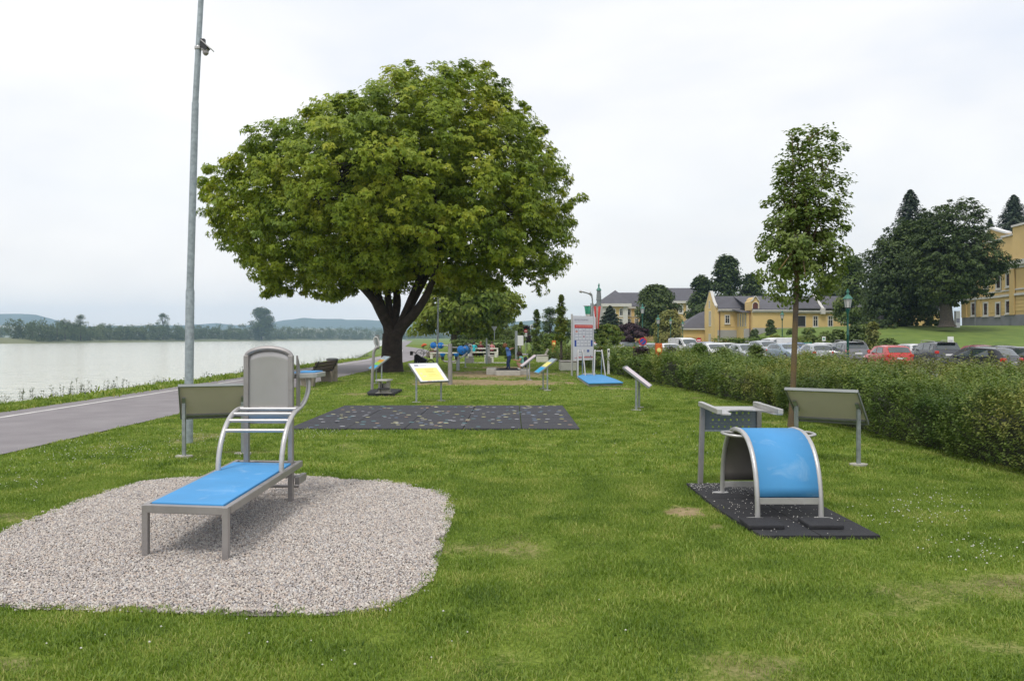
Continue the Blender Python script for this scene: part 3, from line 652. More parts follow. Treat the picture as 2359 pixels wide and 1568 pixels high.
tree_px("round_tree", "clipped round ball-crowned tree with yellowing top, right of the flags", "tree", 1398, 72, 750, 796, 88, bright_l, 9000, 'round', 38, 0.16)
tree_px("purple_tree", "broad dark purple-leaved tree right of the ball-crowned tree", "tree", 1452, 92, 748, 800, 92, purple_l, 8000, 'round', 39, 0.24)
tree_px("pine_tree", "dark blue-green pine in front of the palace wing", "tree", 1405, 150, 704, 776, 104, needle_l, 9000, 'cone', 40, 0.5, bmat=bark)
tree_px("leafy_tree", "tall round-crowned tree with forked trunks in front of the palace", "tree", 1512, 140, 664, 768, 112, dark_l, 16000, 'round', 41, 0.5, bmat=bark, trunk_r=0.4)
tree_px("leafy_tree", "yellow-green tree between the palace and the arcaded wing", "tree", 1541, 118, 722, 792, 78, yellow_l, 8000, 'bush', 42, 0.34)
tree_px("leafy_tree", "dark tree left of the yellow lodge, behind its low wing", "tree", 1615, 185, 642, 765, 80, dark_l, 9000, 'dome', 43, 0.7)
tree_px("leafy_tree", "large dark round-topped tree rising behind the slate roof of the lodge", "tree", 1673, 190, 597, 760, 100, dark_l, 15000, 'dome', 44, 0.75)
tree_px("leafy_tree", "lower dark tree behind the lodge roof, left of the young tree", "tree", 1732, 195, 636, 760, 80, dark_l, 8000, 'dome', 45, 0.75)
tree_px("leafy_tree", "dark tree filling the gap between the young tree and the street lantern", "tree", 1905, 185, 640, 760, 90, dark_l, 8000, 'dome', 46, 0.75)
tree_px("leafy_tree", "green tree at the left flank of the great dark trees on the slope", "tree", 1962, 130, 598, 745, 90, mid_l, 12000, 'dome', 47, 0.5)
tree_px("sequoia_tree", "dark pointed sequoia spire rising behind the great dark trees", "tree", 2097, 135, 437, 700, 240, needle_l, 16000, 'cone', 48, 0.6, bmat=bark)
tree_px("spruce_tree", "tall spruce behind the yellow villa roof", "tree", 2335, 175, 449, 640, 200, needle_l, 14000, 'cone', 49, 0.75, bmat=bark)
tree_px("spruce_tree", "small spruce top left of the tall spruce", "tree", 2281, 170, 503, 640, 90, needle_l, 4500, 'cone', 50, 0.7, bmat=bark)
D1 = [(2010,560),(2040,530),(2090,500),(2130,500),(2170,520),(2200,560),(2205,640),(2190,700),(2150,745),(2100,750),(2060,757),(2010,762),(1985,745),(1975,700),(1985,660),(1978,620),(1985,590)]
db = slot(2080, 0, 108)
poly_tree("leafy_tree", "broad dark tree with branches sweeping down to the slope, left of the oak", "tree", D1, db, 108, 5.5, 0.4, P(2080, 700, 108), 900, 34, 0.42, dark_l, bark, lobes=1, seed=61, crad=(0.7, 1.4), limbs=30, inner=0.4)
D2 = [(2125,480),(2160,460),(2180,472),(2200,450),(2225,446),(2250,462),(2228,474),(2260,482),(2258,492),(2230,488),(2240,510),(2268,530),(2290,548),(2300,570),(2278,590),(2330,600),(2345,618),(2330,632),
      (2305,640),(2280,640),(2300,655),(2275,665),(2285,690),(2262,680),(2255,700),(2230,690),(2215,705),(2190,715),(2165,712),(2120,700),(2095,650),(2085,600),(2095,550),(2110,520)]
ob = slot(2181, 0, 98); ob.z = P(0, 752, 98).z
poly_tree("oak_tree", "old oak with ragged outspread limbs on the grass slope before the yellow villa", "tree", D2, ob, 98, 5.0, 0.75, P(2178, 690, 98), 1000, 36, 0.34, dark_l, bark2, lobes=1, seed=62, crad=(0.5, 1.05), limbs=60, inner=0.4, flat=0.5)
# ---------------------------------------------------------------- hedge, shrubs
def shoots_mesh(name, bases, dirs, lens, nleaf, leaf, lmat, parent, rng, spread=0.5, lobes=1):
    n = len(bases); t = np.tile(np.linspace(0.1, 1.0, nleaf), (n, 1)); idx = np.repeat(np.arange(n), nleaf); t = t.ravel()
    d = dirs[idx]; c = bases[idx]+d*(lens[idx]*t)[:, None]; s = rdir(len(idx), rng); s -= d*np.sum(s*d, 1, keepdims=True)
    c = c + s*leaf*spread
    ax = s*0.8+d*0.7; nr = rdir(len(idx), rng)*0.5+d*0.6+np.array([0, 0, 0.5]); sz = leaf*(0.7+0.6*rng.random(len(idx)))*(1.15-0.4*t)
    V, T, rep = leaf_geo(c, sz, nr, ax); st = rng.random(n)[idx]
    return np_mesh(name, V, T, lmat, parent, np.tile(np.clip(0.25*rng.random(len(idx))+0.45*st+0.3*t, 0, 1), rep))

def hedge_band(name, label, y0, y1, xf, width, top, sections, lmat, cat="hedge", seed=3, ztop_var=0.16, zbase=0.0, rough=1.0, side_back=True, taper=None):
    rng = np.random.default_rng(seed); ht = thing(name, label, cat, (float(xf(y0))+width/2, y0, zbase)); ox = np.array(ht.location)
    B = []; D = []; Ls = []; LF = []
    def tp(x, y): return top*(np.interp(y, taper[0], taper[1]) if taper else 1.0) + (vnoise(x, y, 0.9, 8, 2)-0.5)*2*ztop_var + (vnoise(x, y, 0.25, 12, 2)-0.5)*ztop_var*0.8
    for si, (a, b, dens, leaf, nl, ln) in enumerate(sections):
        L = b-a; nf = int(L*top*dens); nt = int(L*width*dens*0.8); ns = int(width*top*dens*0.8)
        y = rng.uniform(a, b, nf); bulge = (vnoise(y, y*0, 0.8, 31, 2)-0.5)*0.5*rough; q = rng.random(nf)**0.85; z = q*tp(xf(y)+0.2, y)
        x = xf(y)-bulge*(0.4+q)+rng.random(nf)*0.16+0.12*np.abs(q-0.6)
        fb = np.stack([x, y, z], -1); fd = np.stack([-np.ones(nf)*0.75, rng.normal(size=nf)*0.45, 0.55+rng.random(nf)*0.8], -1)
        y2 = rng.uniform(a, b, nt); x2 = xf(y2)+rng.random(nt)*width; z2 = tp(x2, y2)-rng.random(nt)*0.12
        tbb = np.stack([x2, y2, z2], -1); td = np.stack([rng.normal(size=nt)*0.35, rng.normal(size=nt)*0.35, np.ones(nt)], -1)
        bases = [fb, tbb]; ds = [fd, td]
        if side_back:
            y3 = rng.uniform(a, b, nf//3); x3 = xf(y3)+width-0.1*rng.random(nf//3); z3 = rng.random(nf//3)*tp(x3, y3)
            bases.append(np.stack([x3, y3, z3], -1)); ds.append(np.stack([np.ones(nf//3)*0.8, rng.normal(size=nf//3)*0.4, 0.8*np.ones(nf//3)], -1))
        if si == 0:
            x4 = rng.random(ns)*width+xf(a); z4 = rng.random(ns)*tp(x4, a+0*x4); bases.append(np.stack([x4, a+0.1*rng.random(ns), z4], -1)); ds.append(np.stack([rng.normal(size=ns)*0.4, -np.ones(ns)*0.8, 0.8*np.ones(ns)], -1))
        Bb = np.concatenate(bases); Dd = np.concatenate(ds); Dd /= np.linalg.norm(Dd, axis=1, keepdims=True)
        Bb[:, 2] += zbase
        B.append((Bb-ox, Dd, ln*(0.45+0.8*rng.random(len(Bb))+1.4*rng.random(len(Bb))**12), nl, leaf))
    Vs = []; Ts = []; Tn = []; off = 0
    for (bb, dd, ll, nl, leaf) in B:
        n = len(bb); t = np.tile(np.linspace(0.05, 1.0, nl), (n, 1)).ravel(); idx = np.repeat(np.arange(n), nl); d = dd[idx]
        c = bb[idx]+d*(ll[idx]*t)[:, None]; s = rdir(len(idx), rng); s -= d*np.sum(s*d, 1, keepdims=True); c = c+s*leaf*0.5
        V, T, rep = leaf_geo(c, leaf*(0.7+0.6*rng.random(len(idx)))*(1.15-0.35*t), rdir(len(idx), rng)*0.5+d*0.55+np.array([0, 0, 0.5]), s*0.8+d*0.7)
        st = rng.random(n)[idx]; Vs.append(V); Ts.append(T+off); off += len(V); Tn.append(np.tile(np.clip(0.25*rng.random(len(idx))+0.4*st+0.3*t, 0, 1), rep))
    np_mesh("foliage", np.concatenate(Vs), np.concatenate(Ts), lmat, ht, np.concatenate(Tn))
    # dense twiggy inside: a solid twig-coloured core added to block the light
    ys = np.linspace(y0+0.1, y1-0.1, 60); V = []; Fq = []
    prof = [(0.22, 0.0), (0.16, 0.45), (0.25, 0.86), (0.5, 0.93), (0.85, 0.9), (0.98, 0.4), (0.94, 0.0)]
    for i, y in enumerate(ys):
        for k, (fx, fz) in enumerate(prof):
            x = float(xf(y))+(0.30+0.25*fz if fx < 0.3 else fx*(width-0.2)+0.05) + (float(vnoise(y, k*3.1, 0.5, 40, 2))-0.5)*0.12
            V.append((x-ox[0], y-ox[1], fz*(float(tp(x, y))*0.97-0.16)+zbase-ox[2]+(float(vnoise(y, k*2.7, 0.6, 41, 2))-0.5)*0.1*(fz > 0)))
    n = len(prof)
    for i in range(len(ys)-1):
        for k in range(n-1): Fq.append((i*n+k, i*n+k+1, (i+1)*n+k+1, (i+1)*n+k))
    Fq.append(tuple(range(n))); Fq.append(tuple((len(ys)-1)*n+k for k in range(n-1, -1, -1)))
    MB().add(V, Fq).build("twig_light_block", M("twigs", (0.034, 0.040, 0.017), 0.95, 0, 0.4, 12, 0.6, 40), ht)
    return ht
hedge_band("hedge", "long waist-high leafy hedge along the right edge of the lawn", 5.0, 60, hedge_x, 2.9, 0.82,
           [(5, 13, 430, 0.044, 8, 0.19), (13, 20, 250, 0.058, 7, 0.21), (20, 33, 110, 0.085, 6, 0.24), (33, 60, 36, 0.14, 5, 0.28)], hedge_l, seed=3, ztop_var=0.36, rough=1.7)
# shrubs between hedge and car park
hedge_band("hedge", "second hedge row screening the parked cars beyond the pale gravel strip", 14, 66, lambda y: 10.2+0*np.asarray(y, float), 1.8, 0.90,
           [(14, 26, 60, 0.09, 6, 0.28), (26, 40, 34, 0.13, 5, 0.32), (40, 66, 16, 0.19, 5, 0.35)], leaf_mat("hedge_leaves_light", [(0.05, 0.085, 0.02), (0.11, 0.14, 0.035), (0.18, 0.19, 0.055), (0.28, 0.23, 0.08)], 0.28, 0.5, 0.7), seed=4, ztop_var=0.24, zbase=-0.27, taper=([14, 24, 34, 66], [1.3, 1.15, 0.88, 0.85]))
hedge_band("clipped_hedge", "neatly clipped long hedge behind the picnic tables", -6.0, 0.2, lambda y: 0*np.asarray(y, float)+0.0, 1.2, 1.32, [(-6.0, 0.2, 60, 0.14, 5, 0.2)], mid_l, seed=6, ztop_var=0.05, rough=0.3)
_h = [o for o in COL.objects if o.name.startswith("clipped_hedge")][0]; _h.rotation_euler.z = R(90); _h.location = (0.6, 74.0, 0)
def shrub(label, u, Y, vtop, wpx, lmat, n, seed, cat="shrub", name="shrub", zb=None, leaf=None):
    l = slot(u, 0, Y)
    if zb is not None: l.z = zb
    h = P(u, vtop, Y).z-l.z; w = wpx*Y/F
    return round_tree(name, label, cat, l, h, w, 0.02, leaf or max(0.06, w*0.07), n, lmat, None, seed, None, 'bush', None, 34)
shrub("dark purple-leaved shrub in front of the white cars, left of the orange parking post", 1478, 33, 803, 60, purple_l, 4200, 71, leaf=0.08)
shrub("dark purple-leaved shrub right of the orange parking post", 1548, 32, 806, 66, purple_l, 4600, 72, leaf=0.08)
shrub("rounded bright green shrub in front of the white van", 1608, 30, 797, 74, bright_l, 5200, 73, leaf=0.075)
shrub("low green shrub beside the bright green one, right of it", 1665, 30, 806, 66, hedge_l, 3800, 74, leaf=0.075)
shrub("wispy green shrub before the estate cars", 1742, 29, 799, 64, mid_l, 4200, 75, leaf=0.08)
shrub("olive shrub standing in the gravel behind the young tree", 1858, 26, 818, 90, hedge_l, 5200, 76, leaf=0.08)
shrub("low olive shrub behind the white marker post", 1440, 38, 806, 74, hedge_l, 4200, 77, leaf=0.1)
shrub("small yellowish shrub at the foot of the information board", 1385, 40, 797, 22, yellow_l, 1000, 78, leaf=0.09)
shrub("clipped green bush left of the road signs", 1180, 62, 786, 50, mid_l, 2400, 79, leaf=0.14)
shrub("bright green shrub bank behind the saplings", 1268, 80, 772, 84, bright_l, 5200, 80, leaf=0.18)
shrub("dense green bush at the lawn edge beside the white bench", 1236, 62, 788, 46, hedge_l, 2600, 81, leaf=0.14)
# planting round the lodge terrace
for i, (u, Y, vt, w, lm, lab) in enumerate([
        (1775, 136, 738, 26, dark_l, "dark cone-shaped shrub against the plain lodge wall"), (1739, 134, 761, 32, dark_l, "round dark green bush at the foot of the lodge wall"),
        (1824, 126, 758, 26, mid_l, "bush left of the dark loading door of the lodge"), (1866, 118, 757, 40, hedge_l, "brownish shrub below the lodge terrace"),
        (1905, 96, 768, 60, mid_l, "spreading green shrub at the top of the terrace bank"), (1932, 90, 762, 44, mid_l, "tall grassy bush beside the small white sign"),
        (1968, 86, 754, 50, dark_l, "dark leafy bush right of the street lantern"), (2012, 88, 746, 40, yellow_l, "pointed yellow-green shrub under the dark trees"),
        (1992, 92, 752, 46, mid_l, "loose green shrub left of the pointed one"), (2046, 82, 782, 66, mid_l, "low shrub at the foot of the grass slope above the red hatchback"),
        (1790, 98, 776, 100, bright_l, "low bright green ground shrubs on the terrace bank"), (1860, 98, 774, 80, mid_l, "mid-green ground shrubs behind the silver hatchback"),
        (2030, 104, 738, 90, dark_l, "dark undergrowth at the left foot of the great dark trees"), (2110, 112, 734, 120, dark_l, "dark undergrowth between the trunks of the great dark trees"),
        (2160, 116, 738, 60, dark_l, "dark undergrowth behind the oak's trunk"), (1700, 100, 788, 70, hedge_l, "low hedge bush in front of the lodge's grey plinth")]):
    shrub(lab, u, Y, vt, w, lm, 2200, 90+i, leaf=0.3)
hedge_band("clipped_hedge", "low clipped hedge in front of the lodge, behind the silver cars", -5.5, 5.5, lambda y: 0*np.asarray(y, float), 1.4, 1.75, [(-5.5, 5.5, 16, 0.3, 4, 0.25)], bright_l, seed=8, ztop_var=0.08, rough=0.3, zbase=0.0)
_h = [o for o in COL.objects if o.name.startswith("clipped_hedge")][-1]; _h.rotation_euler.z = R(90); _h.location = (34.5, 92.0, -0.3)

# ---------------------------------------------------------------- far bank wood and single trees
def far_wood():
    rng = np.random.default_rng(77); C = []; Rr = []
    y = 575.0
    while y < 2500:
        x = float(shore(y)); ln = math.hypot(1, (float(shore(y+10))-x)/10)
        h = rng.uniform(9, 15)*(1+0.25*min(1, (y-575)/900)); w = h*rng.uniform(0.65, 0.9)
        for row in range(2):
            bx = x-8-row*14-rng.random()*5; by = y+rng.uniform(-4, 4); k = 16; q = rng.random(k); a = rng.uniform(0, 6.28, k); rr = np.sqrt(np.clip(1-(q*0.95)**2.4, 0, 1))*w/2*rng.random(k)**0.4
            hh = h*(1 if row == 0 else 1.12)
            C.append(np.stack([bx+np.cos(a)*rr, by+np.sin(a)*rr, -1.5+q*hh+0.8], -1)); Rr.append(rng.uniform(0.16, 0.28, k)*h)
        y += w*0.72*(1 if y < 1400 else 1.4)
    C = np.concatenate(C); Rr = np.concatenate(Rr)
    c, sz, nr, ax, tint = clump_leaves(C, Rr, 26, 1.25, rng, C.mean(0)*np.array([1, 1, 0]), 1, 0.8, outw=0.0)
    V, T, rep = leaf_geo(c, sz, nr+rdir(len(c), rng)*0.5, ax)
    o = np_mesh("riverside_wood", V, T, willow_l, None, np.tile(tint, rep)); tag(o, "continuous belt of grey-green willows along the far river bank", "woodland", kind="stuff")
far_wood()
def far_tree(label, u, Y, vtop, w, n, seed, shape='round', lm=None, base=0.0, cbv=None):
    x = (u-CU)*Y/F; l = Vector((x, Y, base)); h = P(u, vtop, Y).z-base; ww = w*Y/F
    return round_tree("riverbank_tree", label, "tree", l, h, ww, h*0.25 if cbv is None else P(u, cbv, Y).z-base, ww*0.05, n, lm or willow_l, bark, seed, None, shape, None, 60)
far_tree("tallest round-crowned tree on the far bank, left of the long blue hill", 603, 1010, 713, 64, 9000, 101, 'round', dark_l, cbv=772)
far_tree("thin-topped taller tree on the far bank, left of the metal mast", 376, 800, 724, 34, 3600, 102, cbv=770)
far_tree("broad willow at the left end of the far-bank wood", 186, 600, 727, 40, 3000, 103, 'dome')
far_tree("lower willow at the very left end of the far-bank wood", 150, 590, 735, 36, 2400, 104, 'dome')
far_tree("small round bush alone on the far meadow", 75, 560, 757, 14, 500, 105, 'dome', base=1.8)
far_tree("small conical bush on the far meadow, right of the round one", 132, 565, 752, 15, 500, 106, 'dome', base=1.8)
far_tree("bush at the left edge of the far meadow", 2, 540, 755, 14, 500, 107, 'dome', base=1.8)
def far_strip():
    rng = np.random.default_rng(5); n = 260; u = rng.uniform(-150, 240, n); Yq = rng.uniform(1150, 1400, n); x = (u-CU)*Yq/F; C = np.stack([x, Yq, 3+rng.random(n)*15], -1)
    c, sz, nr, ax, tint = clump_leaves(C, rng.uniform(4, 8, n), 16, 3.0, rng, np.array([0, 0, 0]), 1, 0.8, outw=0.0); V, T, rep = leaf_geo(c, sz, nr, ax)
    tag(np_mesh("far_woodland", V, T, dark_l, None, np.tile(tint, rep)), "dark hazy strip of wood behind the far meadow at the left", "woodland", kind="stuff")
far_strip()

# ---------------------------------------------------------------- grass, clover, gravel, weeds (uncountable)
def proto(name, V, T, mat, tint=None):
    o = np_mesh(name, V, T, mat, None, tint); COL.objects.unlink(o); return o
def tuft(seed, nb, h, r, w, mat, lean=0.7):
    rng = np.random.default_rng(seed); V = []; T = []; tn = []
    for i in range(nb):
        a = rng.uniform(0, 6.28); rr = r*math.sqrt(rng.random()); b = np.array([math.cos(a)*rr, math.sin(a)*rr, -0.004]); hh = h*rng.uniform(0.45, 1.15); ww = w*rng.uniform(0.7, 1.3)
        da = rng.uniform(0, 6.28); dl = np.array([math.cos(da), math.sin(da), 0])*hh*rng.uniform(0.15, lean); s = np.array([-math.sin(da+rng.normal()*0.6), math.cos(da), 0])*ww/2; k = len(V)
        V += [b-s, b+s, b+dl*0.35+np.array([0, 0, hh*0.6])-s*0.8, b+dl*0.35+np.array([0, 0, hh*0.6])+s*0.8, b+dl+np.array([0, 0, hh*0.95])]
        T += [(k, k+1, k+3), (k, k+3, k+2), (k+2, k+3, k+4)]; tn += [rng.random()]*3
    return proto("grass_tuft_source", np.array(V), T, mat, tn)
def scatter(name, pts, scl, protos, label, cat, seed=1, tilt=0.0):
    """one object: points carrying instances of the sources"""
    me = bpy.data.meshes.new(name); n = len(pts); me.vertices.add(n); me.vertices.foreach_set("co", np.asarray(pts, np.float32).ravel())
    rng = np.random.default_rng(seed)
    a = me.attributes.new("scl", 'FLOAT', 'POINT'); a.data.foreach_set("value", np.asarray(scl, np.float32))
    a = me.attributes.new("rotv", 'FLOAT_VECTOR', 'POINT'); rv = np.stack([rng.normal(size=n)*tilt, rng.normal(size=n)*tilt, rng.uniform(0, 6.28, n)], -1); a.data.foreach_set("vector", rv.astype(np.float32).ravel())
    a = me.attributes.new("pick", 'INT', 'POINT'); a.data.foreach_set("value", rng.integers(0, len(protos), n).astype(np.int32))
    me.update(); o = bpy.data.objects.new(name, me); COL.objects.link(o); tag(o, label, cat, kind="stuff")
    for p in protos: o.data.materials.append(p.data.materials[0]); break
    ng = bpy.data.node_groups.new(name+"_nodes", 'GeometryNodeTree'); ng.interface.new_socket("Geometry", in_out='INPUT', socket_type='NodeSocketGeometry'); ng.interface.new_socket("Geometry", in_out='OUTPUT', socket_type='NodeSocketGeometry')
    N = ng.nodes; L = ng.links; gi = N.new("NodeGroupInput"); go = N.new("NodeGroupOutput"); jn = N.new("GeometryNodeJoinGeometry")
    for p in reversed(protos):
        oi = N.new("GeometryNodeObjectInfo"); oi.inputs[0].default_value = p; oi.inputs['As Instance'].default_value = True; L.new(oi.outputs['Geometry'], jn.inputs[0])
    ip = N.new("GeometryNodeInstanceOnPoints"); ip.inputs['Pick Instance'].default_value = True
    mp = N.new("GeometryNodeMeshToPoints"); L.new(gi.outputs[0], mp.inputs[0]); L.new(mp.outputs[0], ip.inputs['Points']); L.new(jn.outputs[0], ip.inputs['Instance'])
    def at(nm, ty):
        q = N.new("GeometryNodeInputNamedAttribute"); q.data_type = ty; q.inputs[0].default_value = nm; return q
    L.new(at("pick", 'INT').outputs[0], ip.inputs['Instance Index']); L.new(at("scl", 'FLOAT').outputs[0], ip.inputs['Scale'])
    er = N.new("FunctionNodeEulerToRotation"); L.new(at("rotv", 'FLOAT_VECTOR').outputs[0], er.inputs[0]); L.new(er.outputs[0], ip.inputs['Rotation'])
    L.new(ip.outputs[0], go.inputs[0]); md = o.modifiers.new("scatter", 'NODES'); md.node_group = ng
    return o
grass_l = leaf_mat("grass_blades", [(0.050, 0.105, 0.016), (0.135, 0.215, 0.026), (0.230, 0.325, 0.046), (0.44, 0.43, 0.14)], 0.33, 0.5, 1.7, 1.45, 6)
MATS = [MAT_BIG, MAT_ARCH, MAT_BLUE, MAT_STEP]
def grass_pts(x0, x1, y0, y1, step, seed, cone=0.70):
    rng = np.random.default_rng(seed); xs = np.arange(x0, x1, step); ys = np.arange(y0, y1, step); X, Y = np.meshgrid(xs, ys); X = X.ravel(); Y = Y.ravel()
    X = X+rng.uniform(-.5, .5, len(X))*step; Y = Y+rng.uniform(-.5, .5, len(X))*step
    k = (np.abs(X) < cone*Y+0.6) & (X < hedge_x(Y)+0.35) & ((X > -7.2) | ((X < -11.32) & (X > -12.5)))
    k &= ~in_poly(X, Y, GP)
    for m in MATS: k &= ~in_poly(X, Y, m)
    X = X[k]; Y = Y[k]; w = wear(X, Y); k = rng.random(len(X)) > np.where(Y < 9.5, w*0.82, w*0.97); X = X[k]; Y = Y[k]; w = w[k]
    s = (0.35+1.1*vnoise(X, Y, 0.35, 51, 4)+0.45*rng.random(len(X))**2)*(1-0.45*w)
    s = s*np.where(X < -11, 2.2, 1.0)
    return np.stack([X, Y, -0.004+0*X], -1), s
def build_grass():
    T1 = [tuft(i, 17, 0.029, 0.042, 0.0040, grass_l, 1.1) for i in range(5)]
    p, s = grass_pts(-7.3, 7, 3.4, 9.5, 0.040, 1); scatter("near_grass", p, s, T1, "short green lawn grass nearest the camera", "grass", 1, 0.12)
    T2 = [tuft(20+i, 15, 0.036, 0.075, 0.0075, grass_l, 1.0) for i in range(4)]
    p, s = grass_pts(-14, 7, 9.5, 21, 0.075, 2); scatter("lawn_grass", p, s, T2, "lawn grass around the rubber mats in the middle distance", "grass", 2, 0.12)
    T3 = [tuft(40+i, 13, 0.042, 0.14, 0.016, grass_l, 1.0) for i in range(3)]
    p, s = grass_pts(-14, 7, 21, 62, 0.19, 3); scatter("far_grass", p, s, T3, "lawn grass under and beyond the big maple", "grass", 3, 0.12)
    # longer blades round the gravel bed, the mats and posts
    rng = np.random.default_rng(8); E = []
    for poly in (GP, MAT_ARCH, MAT_BIG, MAT_STEP, MAT_BLUE):
        n = len(poly)
        for i in range(n):
            a = np.array(poly[i]); b = np.array(poly[(i+1) % n]); L = np.linalg.norm(b-a)
            for k in range(int(L*34)):
                t = rng.random(); q = a*(1-t)+b*t; nn = np.array([-(b-a)[1], (b-a)[0]])/max(L, 1e-6); E.append(q+nn*rng.normal()*0.025)
    E = np.array(E); E = E[(np.abs(E[:, 0]) < 0.72*E[:, 1]+0.5)]; k = rng.random(len(E)) < np.where(E[:, 1] < 13, 0.8, 0.4); E = E[k]
    scatter("edge_grass", np.column_stack([E, np.zeros(len(E))]), 0.6+0.8*rng.random(len(E)), T1, "longer grass fringing the gravel bed and rubber mats", "grass", 4, 0.2)
    # clover heads
    C = []
    for (cu, cv, ru, rv, n) in [(230, 1040, 240, 30, 260), (470, 1010, 60, 10, 40), (60, 1110, 80, 30, 50), (2120, 1175, 150, 40, 130), (2240, 1270, 100, 30, 60), (740, 1000, 120, 12, 70), (300, 1480, 300, 40, 5), (730, 950, 80, 12, 50), (1080, 1480, 900, 60, 14), (1560, 1010, 200, 60, 60), (1360, 960, 60, 30, 50)]:
        for i in range(n):
            q = G(cu+rng.normal()*ru*0.6, max(905, cv+rng.normal()*rv*0.6)); C.append((q.x, q.y, 0.028+rng.random()*0.02))
    C = np.array(C); k = ~in_poly(C[:, 0], C[:, 1], GP)
    for m in MATS: k &= ~in_poly(C[:, 0], C[:, 1], m)
    k &= C[:, 0] > -7.2; C = C[k]
    o = np.array([(0,0,.8),(1,0,0),(0,1,0),(-1,0,0),(0,-1,0),(0,0,-.8)])*0.0068; T = [(0,1,2),(0,2,3),(0,3,4),(0,4,1),(5,2,1),(5,3,2),(5,4,3),(5,1,4)]
    V = (C[:, None, :]+o[None]*(0.6+0.8*rng.random(len(C)))[:, None, None]).reshape(-1, 3); Tt = (np.array(T)[None]+(np.arange(len(C))*6)[:, None, None]).reshape(-1, 3)
    tag(np_mesh("clover_blossoms", V, Tt, M("clover_white", (0.58, 0.58, 0.5), 0.8, 0, 0.1, 30)), "small white clover heads scattered in the lawn", "flowers", kind="stuff")
build_grass()
def build_gravel():
    rng = np.random.default_rng(4); m = bpy.data.materials.new("pebble"); m.use_nodes = True; nt = m.node_tree; N = nt.nodes; L = nt.links; b = N["Principled BSDF"]; b.inputs['Roughness'].default_value = 0.75
    at = N.new("ShaderNodeAttribute"); at.attribute_name = "tint"; cr = N.new("ShaderNodeValToRGB"); cr.color_ramp.interpolation = 'CONSTANT'; e = cr.color_ramp.elements
    cols = [(0.0, (0.454, 0.395, 0.355)), (0.22, (0.547, 0.493, 0.438)), (0.38, (0.377, 0.345, 0.332)), (0.52, (0.590, 0.549, 0.500)), (0.66, (0.298, 0.267, 0.259)), (0.76, (0.490, 0.402, 0.335)), (0.86, (0.419, 0.408, 0.411)), (0.93, (0.219, 0.205, 0.201)), (0.965, (0.661, 0.627, 0.583))]
    e[0].position = 0; e[0].color = cols[0][1]+(1,); e[1].position = cols[1][0]; e[1].color = cols[1][1]+(1,)
    for p, c in cols[2:]: q = e.new(p); q.color = c+(1,)
    L.new(at.outputs['Fac'], cr.inputs[0]); L.new(cr.outputs[0], b.inputs['Base Color'])
    xs = [p[0] for p in GP]; ys = [p[1] for p in GP]; st = 0.0130; X, Y = np.meshgrid(np.arange(min(xs), max(xs), st), np.arange(min(ys), max(ys), st)); X = X.ravel(); Y = Y.ravel()
    X = X+rng.uniform(-.6, .6, len(X))*st; Y = Y+rng.uniform(-.6, .6, len(X))*st
    wob = (vnoise(X, Y, 0.25, 61, 2)-0.5)*0.16+(vnoise(X, Y, 0.06, 63, 2)-0.5)*0.08; gx, gy = -2.6, 6.9
    k = (in_poly(X+wob, Y+wob, GP) | ((rng.random(len(X)) < 0.02) & in_poly(gx+(X-gx)*0.955, gy+(Y-gy)*0.955, GP))) & (np.abs(X) < 0.70*Y+0.4); X = X[k]; Y = Y[k]; n = len(X)
    mound = 0.028*(vnoise(X, Y, 0.42, 62, 3)-0.5)
    C = np.stack([X, Y, 0.002+mound*in_poly(-2.6+(X+2.6)*1.06, 6.9+(Y-6.9)*1.06, GP)+rng.random(n)*0.009], -1)
    o = np.array([(0,0,.7),(1,0,0),(0,1,0),(-1,0,0),(0,-1,0)]); o[0] *= 1
    r = 0.0058+0.0052*rng.random(n)**1.5; a = rng.uniform(0, 6.28, n); ca, sa = np.cos(a), np.sin(a); el = 0.65+0.35*rng.random(n)
    # each pebble: a flat octagonal cap
    ang = np.arange(6)*math.pi/3; ring = np.stack([np.cos(ang), np.sin(ang), 0*ang-0.15], -1); up = ring*np.array([0.62, 0.62, 1])+np.array([0, 0, 0.62]); o = np.concatenate([ring, up])
    P0 = np.repeat(o[None], n, 0)*(1+0.25*rng.normal(size=(n, 12, 1))*0.6); P0[:, :, 1] *= el[:, None]
    tl = rng.normal(size=(n, 2))*0.35; P0[:, :, 2] += P0[:, :, 0]*tl[:, :1]+P0[:, :, 1]*tl[:, 1:]
    Xr = P0[:, :, 0]*ca[:, None]-P0[:, :, 1]*sa[:, None]; Yr = P0[:, :, 0]*sa[:, None]+P0[:, :, 1]*ca[:, None]
    V = np.stack([Xr, Yr, P0[:, :, 2]], -1)*r[:, None, None]+C[:, None, :]
    T = []
    for i in range(6): j = (i+1) % 6; T += [(i, j, 6+j), (i, 6+j, 6+i)]
    T += [(6, 7, 8), (6, 8, 9), (6, 9, 10), (6, 10, 11)]; T = np.array(T)
    F_ = (T[None]+(np.arange(n)*12)[:, None, None]).reshape(-1, 3); tn = np.repeat(rng.random(n), len(T))
    tag(np_mesh("pebbles", V.reshape(-1, 3), F_, m, None, tn), "pinkish grey pebbles filling the kidney-shaped bed under the bench", "gravel", kind="stuff")
    xsg = [(x, y) for x, y in GP]; mb = MB(); mb.add([(x, y, 0.0) for x, y in xsg], [tuple(range(len(xsg)))[::-1]])
    g = mb.build("gravel_bed", M("gravel_base", (0.27, 0.24, 0.22), 0.95, 0, 0.35, 60, 0.6, 200)); g.location.z = -0.008; tag(g, kind="structure")
    print("pebbles", n)
build_gravel()
